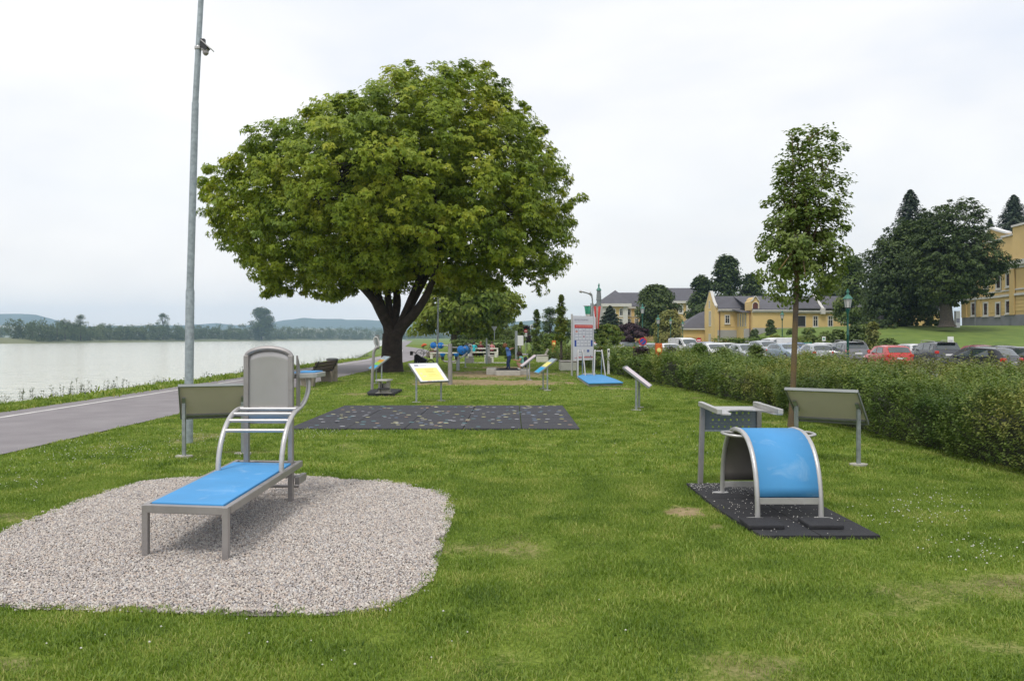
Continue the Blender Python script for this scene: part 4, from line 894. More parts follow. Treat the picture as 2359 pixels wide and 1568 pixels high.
def build_weeds():
    rng = np.random.default_rng(12); V = []; T = []; tn = []
    def stalk(x, y, z, h):
        a = rng.uniform(0, 6.28); d = np.array([math.cos(a)*0.12*h, math.sin(a)*0.12*h, h]); s = np.array([0.007, 0, 0]); k = len(V); b = np.array([x, y, z])
        V.extend([b-s, b+s, b+d]); T.append((k, k+1, k+2)); tn.append(rng.random()*0.4)
        for j in range(int(5+h*22)):
            t = rng.uniform(0.25, 1); p = b+d*t; a = rng.uniform(0, 6.28); l = 0.025+0.045*rng.random(); q = p+np.array([math.cos(a)*l, math.sin(a)*l, l*rng.uniform(0.1, 0.9)]); w = np.array([-math.sin(a), math.cos(a), 0.3])*l*0.28; k = len(V)
            V.extend([p, (p+q)/2+w, q, (p+q)/2-w]); T.append((k, k+1, k+2)); T.append((k, k+2, k+3)); c = rng.random()*0.6; tn.extend([c, c])
    for i in range(1500):
        y = 15+60*rng.random()**1.6; cl = float(vnoise(y, 0, 1.6, 71, 2))
        if rng.random() > cl*1.25-0.12: continue
        stalk(-12.55-0.35*rng.random()+float(psh(y)), y, -0.14, 0.12+0.42*rng.random()**1.8*cl*1.5)
    tag(np_mesh("bank_weeds", np.array(V), T, leaf_mat("weed_leaves", [(0.05, 0.07, 0.03), (0.09, 0.11, 0.05), (0.16, 0.15, 0.08)], 0.2, 0.6, 0.5), None, tn), "tall weeds and seed stalks along the top of the river bank", "weeds", kind="stuff")
build_weeds()
# ================================================================ park equipment
GE = "exercise stations on the lawn"
def arc(c, r0, r1, a0, a1, n, ax, ay):
    c = Vector(c); ax = Vector(ax); ay = Vector(ay)
    return [c + ax*(r0*math.cos(a0+(a1-a0)*i/(n-1))) + ay*(r1*math.sin(a0+(a1-a0)*i/(n-1))) for i in range(n)]
def plate(mb, x, y, rx, ry, h=0.008, m=None, n=16):
    mb.add(*_disc(x, y, rx, ry, 0.0, h, n), m)
def _disc(x, y, rx, ry, z0, z1, n):
    V = [(x+rx*math.cos(2*math.pi*k/n), y+ry*math.sin(2*math.pi*k/n), z) for z in (z0, z1) for k in range(n)]
    return V, [tuple(range(n-1, -1, -1)), tuple(range(n, 2*n))]+[(k, (k+1) % n, n+(k+1) % n, n+k) for k in range(n)]

# --- sit-up bench with arched backboard
def situp_bench():
    x0, x1, ya, yb = -2.775, -2.135, 5.96, 8.14; zt = 0.392
    t = thing("exercise_bench", "blue-topped steel sit-up bench with arched backboard standing on the gravel bed", "exercise bench", ((x0+x1)/2, (ya+yb)/2, 0)); o = t.location
    def B(): return MB()
    sh = Matrix.Translation(-o)
    def fin(mb, name, mat, smooth=False, bev=0.0, parent=t):
        mb.v = [tuple(Vector(p)-o) for p in mb.v]; return mb.build(name, mat, parent, smooth, bev)
    w = 0.046; h = 0.062; sk = 0.045   # the front rail stands slightly askew
    fl = Vector((x0, ya+0.06, 0)); fr = Vector((x1, ya-0.03, 0)); rl = Vector((x0-0.06, yb+0.05, 0)); rr = Vector((x1-0.04, yb, 0)); zr = Vector((0, 0, zt-h/2))
    m = B(); m.bar(fl+zr, fr+zr, w, h)
    m.bar(fr+zr+Vector((0.005,0.03,0.001)), rr+zr+Vector((0,0.03,0.001)), w, h); m.bar(fl+zr+Vector((-0.005,0.03,0.001)), rl+zr+Vector((0,0.03,0.001)), w, h); m.bar(rl+zr+Vector((0.03,0,-.002)), rr+zr+Vector((-0.03,0,-.002)), w, h)
    fin(m, "frame", brushed, False, 0.006)
    m = B(); q = 0.028
    a, b, c, d = fl+Vector((0.03, 0.03, 0)), fr+Vector((-0.03, 0.03, 0)), rr+Vector((-0.03, -0.22, 0)), rl+Vector((0.03, -0.19, 0))
    m.add([(p.x, p.y, zt-0.012+k*0.022) for k in (0, 1) for p in (a, b, c, d)], [(3,2,1,0), (4,5,6,7), (0,1,5,4), (1,2,6,5), (2,3,7,6), (3,0,4,7)])
    fin(m, "board", bluepad, False, 0.004)
    for p in (fl, fr):
        m = B(); m.box((p.x-0.024, p.y-0.024, -0.03), (p.x+0.024, p.y+0.024, zt-0.001)); fin(m, "leg", brushed, False, 0.006)
    # rear posts carry the backboard
    px0, px1, py = -2.678, -2.232, 8.02
    for x in (px0, px1):
        m = B(); m.box((x-0.025, py-0.03, -0.03), (x+0.025, py+0.03, 1.475)); fin(m, "post", brushed, False, 0.006)
    m = B(); mid = (px0+px1)/2; hw = (px1-px0)/2
    top = [(mid+hw*math.sin(a)*1.0, 1.468+0.078*(math.cos(a*1.35)-math.cos(1.35*math.pi/2))/(1-math.cos(1.35*math.pi/2))) for a in np.linspace(-math.pi/2, math.pi/2, 15)]
    m.tube([(x, py, z) for x, z in top], 0.026, 8); fin(m, "top_arch", brushed, True)
    m = B(); V = []; n = len(top); zs = np.linspace(0, 1, 9)
    for j, qz in enumerate(zs):
        for (x, z) in top:
            zz = 0.80+(z-0.80)*qz; V.append((mid+(x-mid)*0.955, py+0.004+0.022*math.sin(math.pi*(x-mid+hw)/(2*hw))*(1-qz)**0.6-0.012*(1-qz)**2, zz))
    m.add(V, [(j*n+i, j*n+i+1, (j+1)*n+i+1, (j+1)*n+i) for j in range(8) for i in range(n-1)])
    ob = fin(m, "backboard", M("backboard_sheet", (0.42, 0.405, 0.405), 0.36, 0.65, 0.08, 2), True); sd_ = ob.modifiers.new("thickness", 'SOLIDIFY'); sd_.thickness = 0.006
    m = B(); m.bar((px0+0.03, py+0.02, 0.80), (px1-0.03, py+0.02, 0.80), 0.02, 0.03); m.bar((px0+0.03, py, 0.62), (px1-0.03, py, 0.62), 0.0, 0.0) if False else None
    fin(m, "lower_edge", brushed)
    # second backboard facing the river side, seen edge on
    m = B(); m.fprism((px1+0.045, py+0.06, 0), (0,1,0), (0,0,1), (1,0,0), [(0, 0.90), (0.10, 0.90), (0.10, 1.30), (0.06, 1.40), (0.0, 1.47)], -0.008, 0.008); fin(m, "side_plate", brushed)
    # curved ladder
    for k, xx in enumerate((-2.745, -2.148)):
        e = Vector((xx+0.0, 8.03, 0.935)); s = Vector((xx-0.03, 7.50, zt)); pts = [s + Vector((0, 0, 0))]
        for i in range(1, 15):
            a = math.pi/2*i/14; pts.append(Vector((s.x+(e.x-s.x)*(1-math.cos(a)), s.y+(e.y-s.y)*(1-math.cos(a)), s.z+(e.z-s.z)*math.sin(a))))
        pts.append(Vector((px0+0.02 if k == 0 else px1-0.01, 8.03, 0.938)))
        m = B(); m.tube(pts, 0.0245, 12); m.lathe(s, [(0.034, 0), (0.034, 0.006)], 12); fin(m, "side_tube", brushed_light, True)
    for a in (1.50, 1.20, 0.98, 0.74):
        y = 7.50+0.53*(1-math.cos(a)); z = zt+0.545*math.sin(a); dx = 0.03*(1-math.cos(a))
        m = B(); m.tube([(-2.775+dx, y, z), (-2.178+dx, y, z)], 0.0185, 10); fin(m, "rung", brushed_light, True)
    # trays for the forearms, either side, and the bent tube under the right one
    for sx in (-1, 1):
        cx = (px1+0.075) if sx > 0 else (px0+0.06); cy = 8.42
        m = B(); pl = [(cx+sx*0.10, cy-0.19), (cx+sx*0.13, cy-0.15), (cx+sx*0.13, cy+0.22), (cx-sx*0.13, cy+0.24), (cx-sx*0.14, cy-0.36)]
        m.prism(pl, 1.235, 1.285); tr = fin(m, "arm_tray", brushed_light, False, 0.006)
        m = B(); m.prism([(cx+sx*0.10, cy-0.14), (cx+sx*0.105, cy+0.19), (cx-sx*0.09, cy+0.20), (cx-sx*0.10, cy-0.20)], 1.287, 1.297); m.v = [tuple(Vector(p)-o) for p in m.v]; m.build("pad", bluepad, tr)
        pts = [Vector((cx+sx*0.0, cy-0.05, 1.235)), Vector((cx+sx*0.015, cy-0.06, 1.15)), Vector((cx+sx*0.01, cy-0.09, 1.06)), Vector((cx-sx*0.015, cy-0.15, 0.97)), Vector((cx-sx*0.055, cy-0.26, 0.90)), Vector((cx-sx*0.11, cy-0.38, 0.87))]
        m = B(); m.tube(smooth_path(pts, 4), 0.024, 10); fin(m, "bent_tube", brushed_light, True)
    # foot rest behind the posts
    m = B(); m.tube([(px1-0.42, 8.50, 0.17), (px1+0.02, 8.50, 0.17)], 0.02, 10); m.tube([(px1-0.44, 8.32, 0.13-0.03), (px1, 8.32, 0.13-0.03)], 0.018, 10); fin(m, "foot_bar", brushed, True)
    for xa_, xb_ in ((px1+0.037, px1+0.085), (px0-0.085, px0-0.037)): m = B(); m.box((xa_, 8.02, 0.17), (xb_, 8.30, 0.245)); fin(m, "foot_rail", brushed, False, 0.005)
def smooth_path(p, k=4):
    out = []; n = len(p)
    for i in range(n-1):
        p0 = p[max(i-1, 0)]; p1 = p[i]; p2 = p[i+1]; p3 = p[min(i+2, n-1)]
        for j in range(k):
            t = j/k; out.append(0.5*((2*p1)+(p2-p0)*t+(2*p0-5*p1+4*p2-p3)*t*t+(3*p1-p0-3*p2+p3)*t**3))
    out.append(p[-1]); return out
situp_bench()

def loc_fin(t):
    o = Vector(t.location)
    def fin(mb, name, mat, smooth=False, bev=0.0, parent=None):
        mb.v = [tuple(Vector(p)-o) for p in mb.v]; return mb.build(name, mat, parent or t, smooth, bev)
    return fin
# --- blue arch
def arch_station():
    xl, xr = 2.205, 2.775; yf, yr = 7.13, 8.33; ym = (yf+yr)/2; H = 0.755
    t = thing("exercise_arch", "bright blue arched exercise frame with two hand loops on black rubber tiles", "exercise arch", ((xl+xr)/2, ym, 0.03)); fin = loc_fin(t)
    def cur(x, off=0.0, a0=0.0, a1=math.pi, n=25):
        out = []
        for i in range(n):
            a = a0+(a1-a0)*i/(n-1); c, s = math.cos(a), math.sin(a); hy = (yr-yf)/2+off; hz = (H-0.0)+off
            out.append(Vector((x, ym-hy*math.copysign(abs(c)**0.80, c), max(0.03, hz*abs(s)**0.80))))
        return out
    for x in (xl, xr):
        m = MB(); m.tube(cur(x), 0.0235, 12); fin(m, "side_tube", brushed_light, True)
        for y in (yf, yr):
            m = MB(); plate(m, x+(0.02 if x == xr else -0.02), y, 0.085, 0.042, 0.006); m.v = [(a, b, c+0.030) for a, b, c in m.v]; fin(m, "foot_plate", brushed_light)
    def sheet(off, a0, a1, name, mat, th):
        A = cur(xl+0.018, off, a0, a1, 26); Bq = cur(xr-0.018, off, a0, a1, 26); n = 26; m = MB()
        m.add(A+Bq, [(i, n+i, n+i+1, i+1) for i in range(n-1)]); ob = fin(m, name, mat, True); s = ob.modifiers.new("thickness", 'SOLIDIFY'); s.thickness = th; s.offset = 0
    sheet(0.008, 0.215, 2.99, "blue_cover", bluepad, 0.008)
    sheet(-0.012, 0.20, 2.99, "inner_sheet", M("inner_sheet", (0.16, 0.145, 0.14), 0.5, 0.4, 0.1, 3), 0.006)
    m = MB(); y = yf+0.012; m.box((xl+0.02, y-0.008, 0.155), (xr-0.02, y+0.012, 0.215)); fin(m, "cross_bar", brushed_light, False, 0.004)
    m = MB(); y = yr-0.012; m.box((xl+0.02, y-0.008, 0.09), (xr-0.02, y+0.012, 0.15)); fin(m, "cross_bar", brushed_light, False, 0.004)
    for x, s in ((xl, -1), (xr, 1)):
        zh = H-0.035; pts = [Vector((x, ym-0.16, zh-0.012)), Vector((x+s*0.08, ym-0.15, zh-0.004)), Vector((x+s*0.135, ym-0.10, zh)), Vector((x+s*0.150, ym, zh)), Vector((x+s*0.135, ym+0.10, zh)), Vector((x+s*0.08, ym+0.15, zh-0.004)), Vector((x, ym+0.16, zh-0.012))]
        m = MB(); m.tube(smooth_path(pts, 4), 0.0145, 10); fin(m, "hand_loop", brushed_light, True)
arch_station()
def tiles_mat(name, label, poly, nx, ny, h, m, gap=0.006, extra=None):
    t = thing(name, label, "rubber mat", (sum(p[0] for p in poly)/len(poly), sum(p[1] for p in poly)/len(poly), 0)); return t
def arch_mat():
    t = thing("rubber_mat", "black rubber tile mat under the blue arch, with loose white petals on it", "rubber mat", (2.5, 7.6, 0)); fin = loc_fin(t)
    m = MB(); ys = [6.52, 7.02, 7.53, 8.03, 8.53, 8.87]; g = 0.004
    def lx(y): return np.interp(y, [6.5, 7.5, 8.9], [2.045, 1.955, 1.94])
    def rx(y): return np.interp(y, [6.5, 8.9], [3.03, 2.98])
    for i in range(len(ys)-1):
        a, b = ys[i]+g, ys[i+1]-g
        for (u0, u1) in ((0.0, 0.5), (0.5, 1.0)):
            def X(y, u): return lx(y)*(1-u)+rx(y)*u
            m.prism([(X(a, u0)+g, a), (X(a, u1)-g, a), (X(b, u1)-g, b), (X(b, u0)+g, b)], -0.01, 0.031-0.001*random.random())
    fin(m, "tiles", rubber, False, 0.004)
    for (a, b) in ((G(1746, 1230, .05), G(1832, 1230, .05)), (G(1892, 1230, .05), G(1974, 1230, .05))):
        m = MB(); m.box((a.x, 6.72, 0.0305), (b.x, 7.02, 0.066)); fin(m, "step_block", rubber, False, 0.01)
    rng = np.random.default_rng(3); V = []; T = []
    for i in range(420):
        q = rng.random()
        if q < 0.62: x, y = rng.uniform(1.95, 2.60), 8.9-abs(rng.normal())*0.30
        elif q < 0.85: x, y = rng.uniform(2.0, 2.9), rng.uniform(6.9, 8.0)
        else: x, y = rng.uniform(2.1, 2.97), rng.uniform(6.56, 7.9)
        if not in_poly(np.array([x]), np.array([y]), MAT_ARCH)[0]: continue
        r = rng.uniform(0.003, 0.0075); a = rng.uniform(0, 6.28); z = 0.034; k = len(V)
        for j in range(4): V.append((x+r*math.cos(a+j*1.57)*(1 if j % 2 else .6), y+r*math.sin(a+j*1.57), z+0.003*rng.random()))
        V.append((x, y, z+0.007)); T += [(k+j, k+(j+1) % 4, k+4) for j in range(4)]
    o = MB().add(V, T).build("fallen_petals", M("petals", (0.62, 0.60, 0.56), 0.8, 0, 0.15, 40)); tag(o, "pale fallen petals strewn over the black rubber tiles", "petals", kind="stuff")
arch_mat()
# --- perforated stand behind the arch
def perf_station():
    xl, xr, y = 2.155, 2.785, 8.97
    t = thing("handrail_station", "grey steel stand with perforated panel and two arm bars behind the blue arch", "exercise stand", ((xl+xr)/2, y, 0)); fin = loc_fin(t)
    for x in (xl, xr):
        m = MB(); m.bar((x-0.03*(x == xl), y, -0.02), (x, y, 0.925), 0.055, 0.05, None, (0,1,0)); fin(m, "post", brushed, False, 0.005)
    m = MB(); z0, z1 = 0.612, 0.862; W = xr-xl-0.05; cols, rows, r = 7, 3, 0.012
    # sheet with real holes
    cw = W/(cols+1.6); ch = (z1-z0)/(rows+0.25)
    xg = [xl+0.025]+[xl+0.025+cw*(1.3+i) for i in range(cols)]; V = []
    def cell(cx, cz, hw, hh):
        n = 12; pts = [(cx+r*math.cos(2*math.pi*(k+.5)/n), cz+r*math.sin(2*math.pi*(k+.5)/n)) for k in range(n)]
        sq = []
        for k in range(n):
            a = 2*math.pi*(k+.5)/n; c, s = math.cos(a), math.sin(a); f = min(hw/max(abs(c), 1e-6), hh/max(abs(s), 1e-6)); sq.append((cx+c*f, cz+s*f))
        m.add([(p[0], y, p[1]) for p in pts]+[(p[0], y, p[1]) for p in sq], [(k, (k+1) % n, n+(k+1) % n, n+k) for k in range(n)])
        for (sx_, sz_) in ((1,1),(-1,1),(-1,-1),(1,-1)):
            crn = (cx+sx_*hw, cz+sz_*hh); a = math.atan2(sz_, sx_) % (2*math.pi); k = int((a/(2*math.pi)*n)-0.5) % n
            m.add([(sq[k][0], y, sq[k][1]), (crn[0], y, crn[1]), (sq[(k+1) % n][0], y, sq[(k+1) % n][1])], [(0,1,2)])
    for i in range(cols):
        for j in range(rows): cell(xl+0.025+cw*(1.3+i), z0+ch*(j+0.75)-0.02, cw/2, ch/2)
    xa, xb = xl+0.025+cw*0.8, xl+0.025+cw*(cols+0.8); za, zb = z0+ch*0.25-0.02, z0+ch*(rows+0.25)-0.02
    for (a, b, c, d) in ((xl+0.025, z0, xa, z1), (xb, z0, xr-0.025, z1), (xa, z0, xb, za), (xa, zb, xb, z1)):
        if c > a and d > b: m.add([(a, y, b), (c, y, b), (c, y, d), (a, y, d)], [(0,1,2,3)])
    ob = fin(m, "perforated_panel", M("panel_grey", (0.20, 0.225, 0.25), 0.5, 0.3, 0.08, 4)); s = ob.modifiers.new("thickness", 'SOLIDIFY'); s.thickness = 0.004
    m = MB(); m.bar((xl+0.02, y-0.002, z0-0.008), (xr-0.02, y-0.002, z0-0.008), 0.02, 0.016); fin(m, "lower_rail", brushed_light)
    for x in (xl-0.02, xr-0.03):
        m = MB(); m.bar((x+0.0, y+0.03, 0.905), (x-0.03, y-0.92, 0.902), 0.052, 0.052); fin(m, "arm_bar", brushed_light, False, 0.005)
    m = MB(); pl = [(xl+0.01, y+0.03), (xl-0.02, y-0.86), (xl+0.07, y-0.88), (xl+0.10, y-0.80), (xl+0.11, y-0.60), (xl+0.20, y-0.42), (xl+0.34, y-0.36), (xl+0.47, y-0.42), (xl+0.52, y-0.60), (xl+0.53, y-0.80), (xl+0.60, y-0.88), (xr-0.05, y-0.86), (xr, y+0.03)]
    m.prism(pl, 0.862, 0.876); fin(m, "top_plate", brushed_light, False, 0.002)
perf_station()

# --- information lecterns: one design, every one turned its own way
def lectern(label, top_mid, th, z_top=1.0, drop=0.47, sh=0.60, w=0.87, arts=None, flip=1, front=None, foot=True, scale=1.0, one=False):
    """top_mid: middle of the upper edge; th: heading of the width axis; the board falls away to the reader's side"""
    wv = Vector((math.cos(th), math.sin(th), 0)); sv = Vector((-math.sin(th), math.cos(th), 0))*flip
    tm = Vector((top_mid[0], top_mid[1], z_top)); bm = tm+sv*sh+Vector((0, 0, -drop))
    cen = (tm+bm)/2; t = thing("information_lectern", label, "information panel", (cen.x, cen.y, 0), 0, "sloping information lecterns on the lawn"); fin = loc_fin(t)
    dn = (bm-tm).normalized(); n = wv.cross(dn).normalized()
    if n.z < 0: n = -n
    L = (bm-tm).length
    m = MB(); m.obox(cen, wv*(w/2-0.012), dn*(L/2-0.012), n*0.006)
    bd = fin(m, "board", boardback)
    m = MB(); e = 0.022; u2 = n*0.022
    m.obox(tm+dn*0.011-n*0.008, wv*w/2, dn*0.011, u2); m.obox(bm-dn*0.011-n*0.008, wv*w/2, dn*0.011, u2)
    for s in (-1, 1): m.obox(cen+wv*s*(w/2-0.009)-n*0.008, wv*0.009, dn*(L/2-0.023), u2)
    fin(m, "rim", greypaint, False, 0.002)
    m = MB(); m.obox(cen+dn*(L/2-0.075)-n*0.018, wv*(w/2-0.03), dn*0.02, n*0.011); fin(m, "brace", greypaint)
    if arts is not None or front is not None:
        m = MB(); k = 0
        for (a, b, c, d, mat) in [(0.02, 0.02, 0.98, 0.98, front or signwhite)]+(arts or []):
            off = 0.0085+0.0022*(k > 0)+0.0012*(k > 1)*(k % 3); p = tm-wv*w/2*(1); A = lambda x, y: p+wv*w*x+dn*L*y+n*off
            m.add([A(a, b), A(c, b), A(c, d), A(a, d)], [(0,3,2,1)] if flip*1 > 0 else [(0,1,2,3)], mat); k += 1
        fin(m, "printed_sheet", signwhite)
    for s in ((-1, 1) if not one else (0,)):
        b = cen+wv*s*w*0.43; m = MB(); zb = b.z-0.012+0.10
        m.box((b.x-0.022-0.02*one, b.y-0.02, -0.02), (b.x+0.022+0.02*one, b.y+0.02, b.z-0.02)); m.obox(b-n*0.022+dn*0.0, wv*0.022, dn*0.12, n*0.006); fin(m, "leg", steel)
        if foot:
            m = MB(); plate(m, b.x, b.y, 0.12, 0.09, 0.022, None, 9); fin(m, "footing", concrete)
    return t
lectern("grey lectern seen from behind, between the bench's backboard and the tall pole", (-4.08, 10.86), R(20), 1.015, 0.50, 0.62, 0.90)
lectern("grey lectern seen from behind, beside the young tree in front of the hedge", (3.99, 10.28), R(-36), 0.985, 0.47, 0.62, 0.92)
ARTY = [(0.10, 0.27, 0.86, 0.93, yellowprint), (0.14, 0.10, 0.28, 0.17, greyprint), (0.31, 0.12, 0.56, 0.15, M("faint_print", (0.55, 0.55, 0.62), 0.5)), (0.18, 0.52, 0.24, 0.60, M("cream_print", (0.72, 0.66, 0.45), 0.5)), (0.22, 0.68, 0.32, 0.74, M("cream_print")),
        (0.88, 0.50, 0.93, 0.56, M("cream_print")), (0.25, 0.955, 0.40, 0.965, redpaint), (0.46, 0.955, 0.52, 0.965, greyprint), (0.58, 0.955, 0.66, 0.965, greyprint), (0.40, 0.34, 0.72, 0.37, M("yellow_dark_print", (0.66, 0.55, 0.10), 0.5)), (0.40, 0.42, 0.68, 0.44, M("yellow_dark_print")), (0.40, 0.49, 0.74, 0.51, M("yellow_dark_print")), (0.42, 0.60, 0.70, 0.62, M("yellow_dark_print")), (0.42, 0.68, 0.76, 0.70, M("yellow_dark_print"))]
ARTC = [(0.08, 0.26, 0.86, 0.46, orangeprint), (0.08, 0.46, 0.86, 0.68, greenprint), (0.04, 0.68, 0.92, 0.94, cyanprint), (0.10, 0.08, 0.5, 0.16, greyprint), (0.2, 0.78, 0.6, 0.82, signwhite), (0.2, 0.32, 0.55, 0.35, yellowprint)]
# readable sides
def lect_front(label, u_leg, v_leg, th, sdir, arts, front=None, z_top=0.99, one=False, w=0.87, drop=0.46, sh=0.60):
    b = G(u_leg, v_leg); wv = Vector((math.cos(th), math.sin(th), 0)); sv = Vector((-math.sin(th), math.cos(th), 0))*sdir
    tm = b-sv*sh/2; return lectern(label, (tm.x, tm.y), th, z_top, drop, sh, w, arts, sdir, front, True, 1.0, one)
lect_front("white lectern with a large yellow text field, standing behind the dotted mat", 988, 925.4, R(38), -1, ARTY, M("bright_sheet", (0.80, 0.80, 0.80), 0.4, 0, 0.02, 3))
lect_front("lectern striped orange, green and blue, in front of the huge maple trunk", 873, 884.5, R(-66), -1, ARTC, M("pale_blue_sheet", (0.36, 0.46, 0.52), 0.4))
lect_front("narrow lectern with a yellow and blue sheet seen side-on, left of the tall board", 1256, 897.5, R(-82), -1, [(0.05, 0.25, 0.95, 0.55, yellowprint), (0.05, 0.62, 0.95, 0.95, cyanprint)], M("pale_blue_sheet"), 0.99)
lect_front("grey lectern seen side-on, at the right beside the blue mat", 1469, 942, R(76), -1, None, None, 0.985)
lect_front("small grey lectern seen side-on, right of the seated woman", 1217, 874, R(-84), -1, None, None, 0.98)
lect_front("thin far lectern seen side-on, left of the grey leg press posts", 1072, 846, R(-84), -1, None, None, 0.98, w=0.6)

# --- large dotted mat
def dotted_mat():
    x0, x1, y0, y1 = -4.02, 1.22, 14.22, 19.1
    t = thing("rubber_mat", "large charcoal rubber mat sprinkled with coloured ovals in mid-lawn", "rubber mat", (-1.4, 16.6, 0)); fin = loc_fin(t); m = MB(); nx, ny = 5, 5; g = 0.008
    for i in range(nx):
        for j in range(ny):
            a, b = x0+(x1-x0)*i/nx, x0+(x1-x0)*(i+1)/nx; c, d = y0+(y1-y0)*j/ny, y0+(y1-y0)*(j+1)/ny; m.box((a+g, c+g, -0.02), (b-g, d-g, 0.030+0.001*((i*3+j*5) % 4)), rubber2)
    rng = random.Random(5); cols = [(0.52, 0.50, 0.30), (0.42, 0.43, 0.46), (0.13, 0.27, 0.30), (0.16, 0.23, 0.34), (0.46, 0.30, 0.20), (0.50, 0.48, 0.18)]; ms = [M("mat_dot_%s" % n, c, 0.8, 0, 0.15, 40) for n, c in zip(("cream", "pale", "teal", "blue", "orange", "yellow"), cols)]
    V = []
    for k in range(200):
        x, y = rng.uniform(x0+0.1, x1-0.1), rng.uniform(y0+0.1, y1-0.1); r = rng.uniform(0.034, 0.052); n = 10; mm = rng.choice(ms+[ms[1], ms[0], ms[1], ms[0], ms[2], ms[3]]); z = 0.0345
        m.add([(x+r*math.cos(2*math.pi*i/n)*1.05, y+r*math.sin(2*math.pi*i/n)*rng.uniform(0.9, 1.0), z) for i in range(n)], [tuple(range(n))], mm)
    fin(m, "tiles", rubber2)
dotted_mat()
# --- tall pole with floodlight
def tall_pole():
    b = G(434, 1019); t = thing("lamp_pole", "tall stepped galvanised pole with a small floodlight, left of the bench", "pole", b); fin = loc_fin(t)
    def pt(u, v): return P(u, v, b.y)
    p = [pt(434, 1025), pt(438, 665), pt(450, 237), pt(457, 112), pt(463, 0), pt(469, -120)]; p[0].z = -0.05; pp = F/b.y
    m = MB(); r = [9.6, 8.9, 7.6, 6.8, 6.2, 5.6]; r = [x/pp for x in r]
    m.tube([p[0], p[0].lerp(p[1], 0.985), p[1]], [r[0]*1.02, r[0], r[1]*0.94], 20); m.tube([p[1], p[2]], [8.2/pp, 7.6/pp], 20); m.tube([p[2]-Vector((0,0,.02)), p[3], p[3]+Vector((0,0,.03)), p[4], p[5]], [6.8/pp, 6.6/pp, 6.1/pp, 6.0/pp, 5.4/pp], 18)
    fin(m, "shaft", polezinc, True)
    c = p[3]; m = MB(); m.lathe(c-Vector((0,0,0.02)), [(0.056, 0), (0.060, 0.01), (0.060, 0.04), (0.056, 0.05)], 18); m.bar(c, c+Vector((0.14, 0, -0.03)), 0.05, 0.025); fin(m, "clamp", brushed_light)
    m = MB(); ax = Vector((0.74, 0, -0.67)); up = Vector((0.67, 0, 0.74)); q = c+Vector((0.125, 0, 0.04))
    m.obox(q-up*0.03, ax*0.055, Vector((0,0.06,0)), up*0.035, darkplastic); m.obox(q+up*0.014+ax*0.01, ax*0.105, Vector((0,0.075,0)), up*0.007, brushed_light); m.lathe(c+Vector((0.115, 0, -0.11)), [(0.02, 0), (0.045, 0.03), (0.05, 0.09), (0.03, 0.12)], 12, brushed)
    m.obox(c+Vector((0.075, 0, 0.10)), Vector((0.03,0,0)), Vector((0,0.03,0)), Vector((0,0,0.045)), darkplastic); fin(m, "floodlight", darkplastic)
tall_pole()
def thin_pole():
    b = G(1007, 846); t = thing("lamp_pole", "slim grey pole with banded top under the maple, left of the blue discs", "pole", b); fin = loc_fin(t)
    m = MB(); top = P(1009.5, 688, b.y); m.tube([b-Vector((0,0,.05)), P(1008.5, 775, b.y), P(1009, 730, b.y), top], [0.062, 0.055, 0.045, 0.04], 12); fin(m, "shaft", steel, True)
    for v in (692, 699, 706): q = P(1009.3, v, b.y); m = MB(); m.lathe(q, [(0.058, 0), (0.058, 0.05)], 12); fin(m, "band", whitepaint)
    m = MB(); q = P(1010, 771, b.y); m.lathe(q, [(0.07, 0), (0.07, 0.06)], 10); fin(m, "collar", steel)
thin_pole()
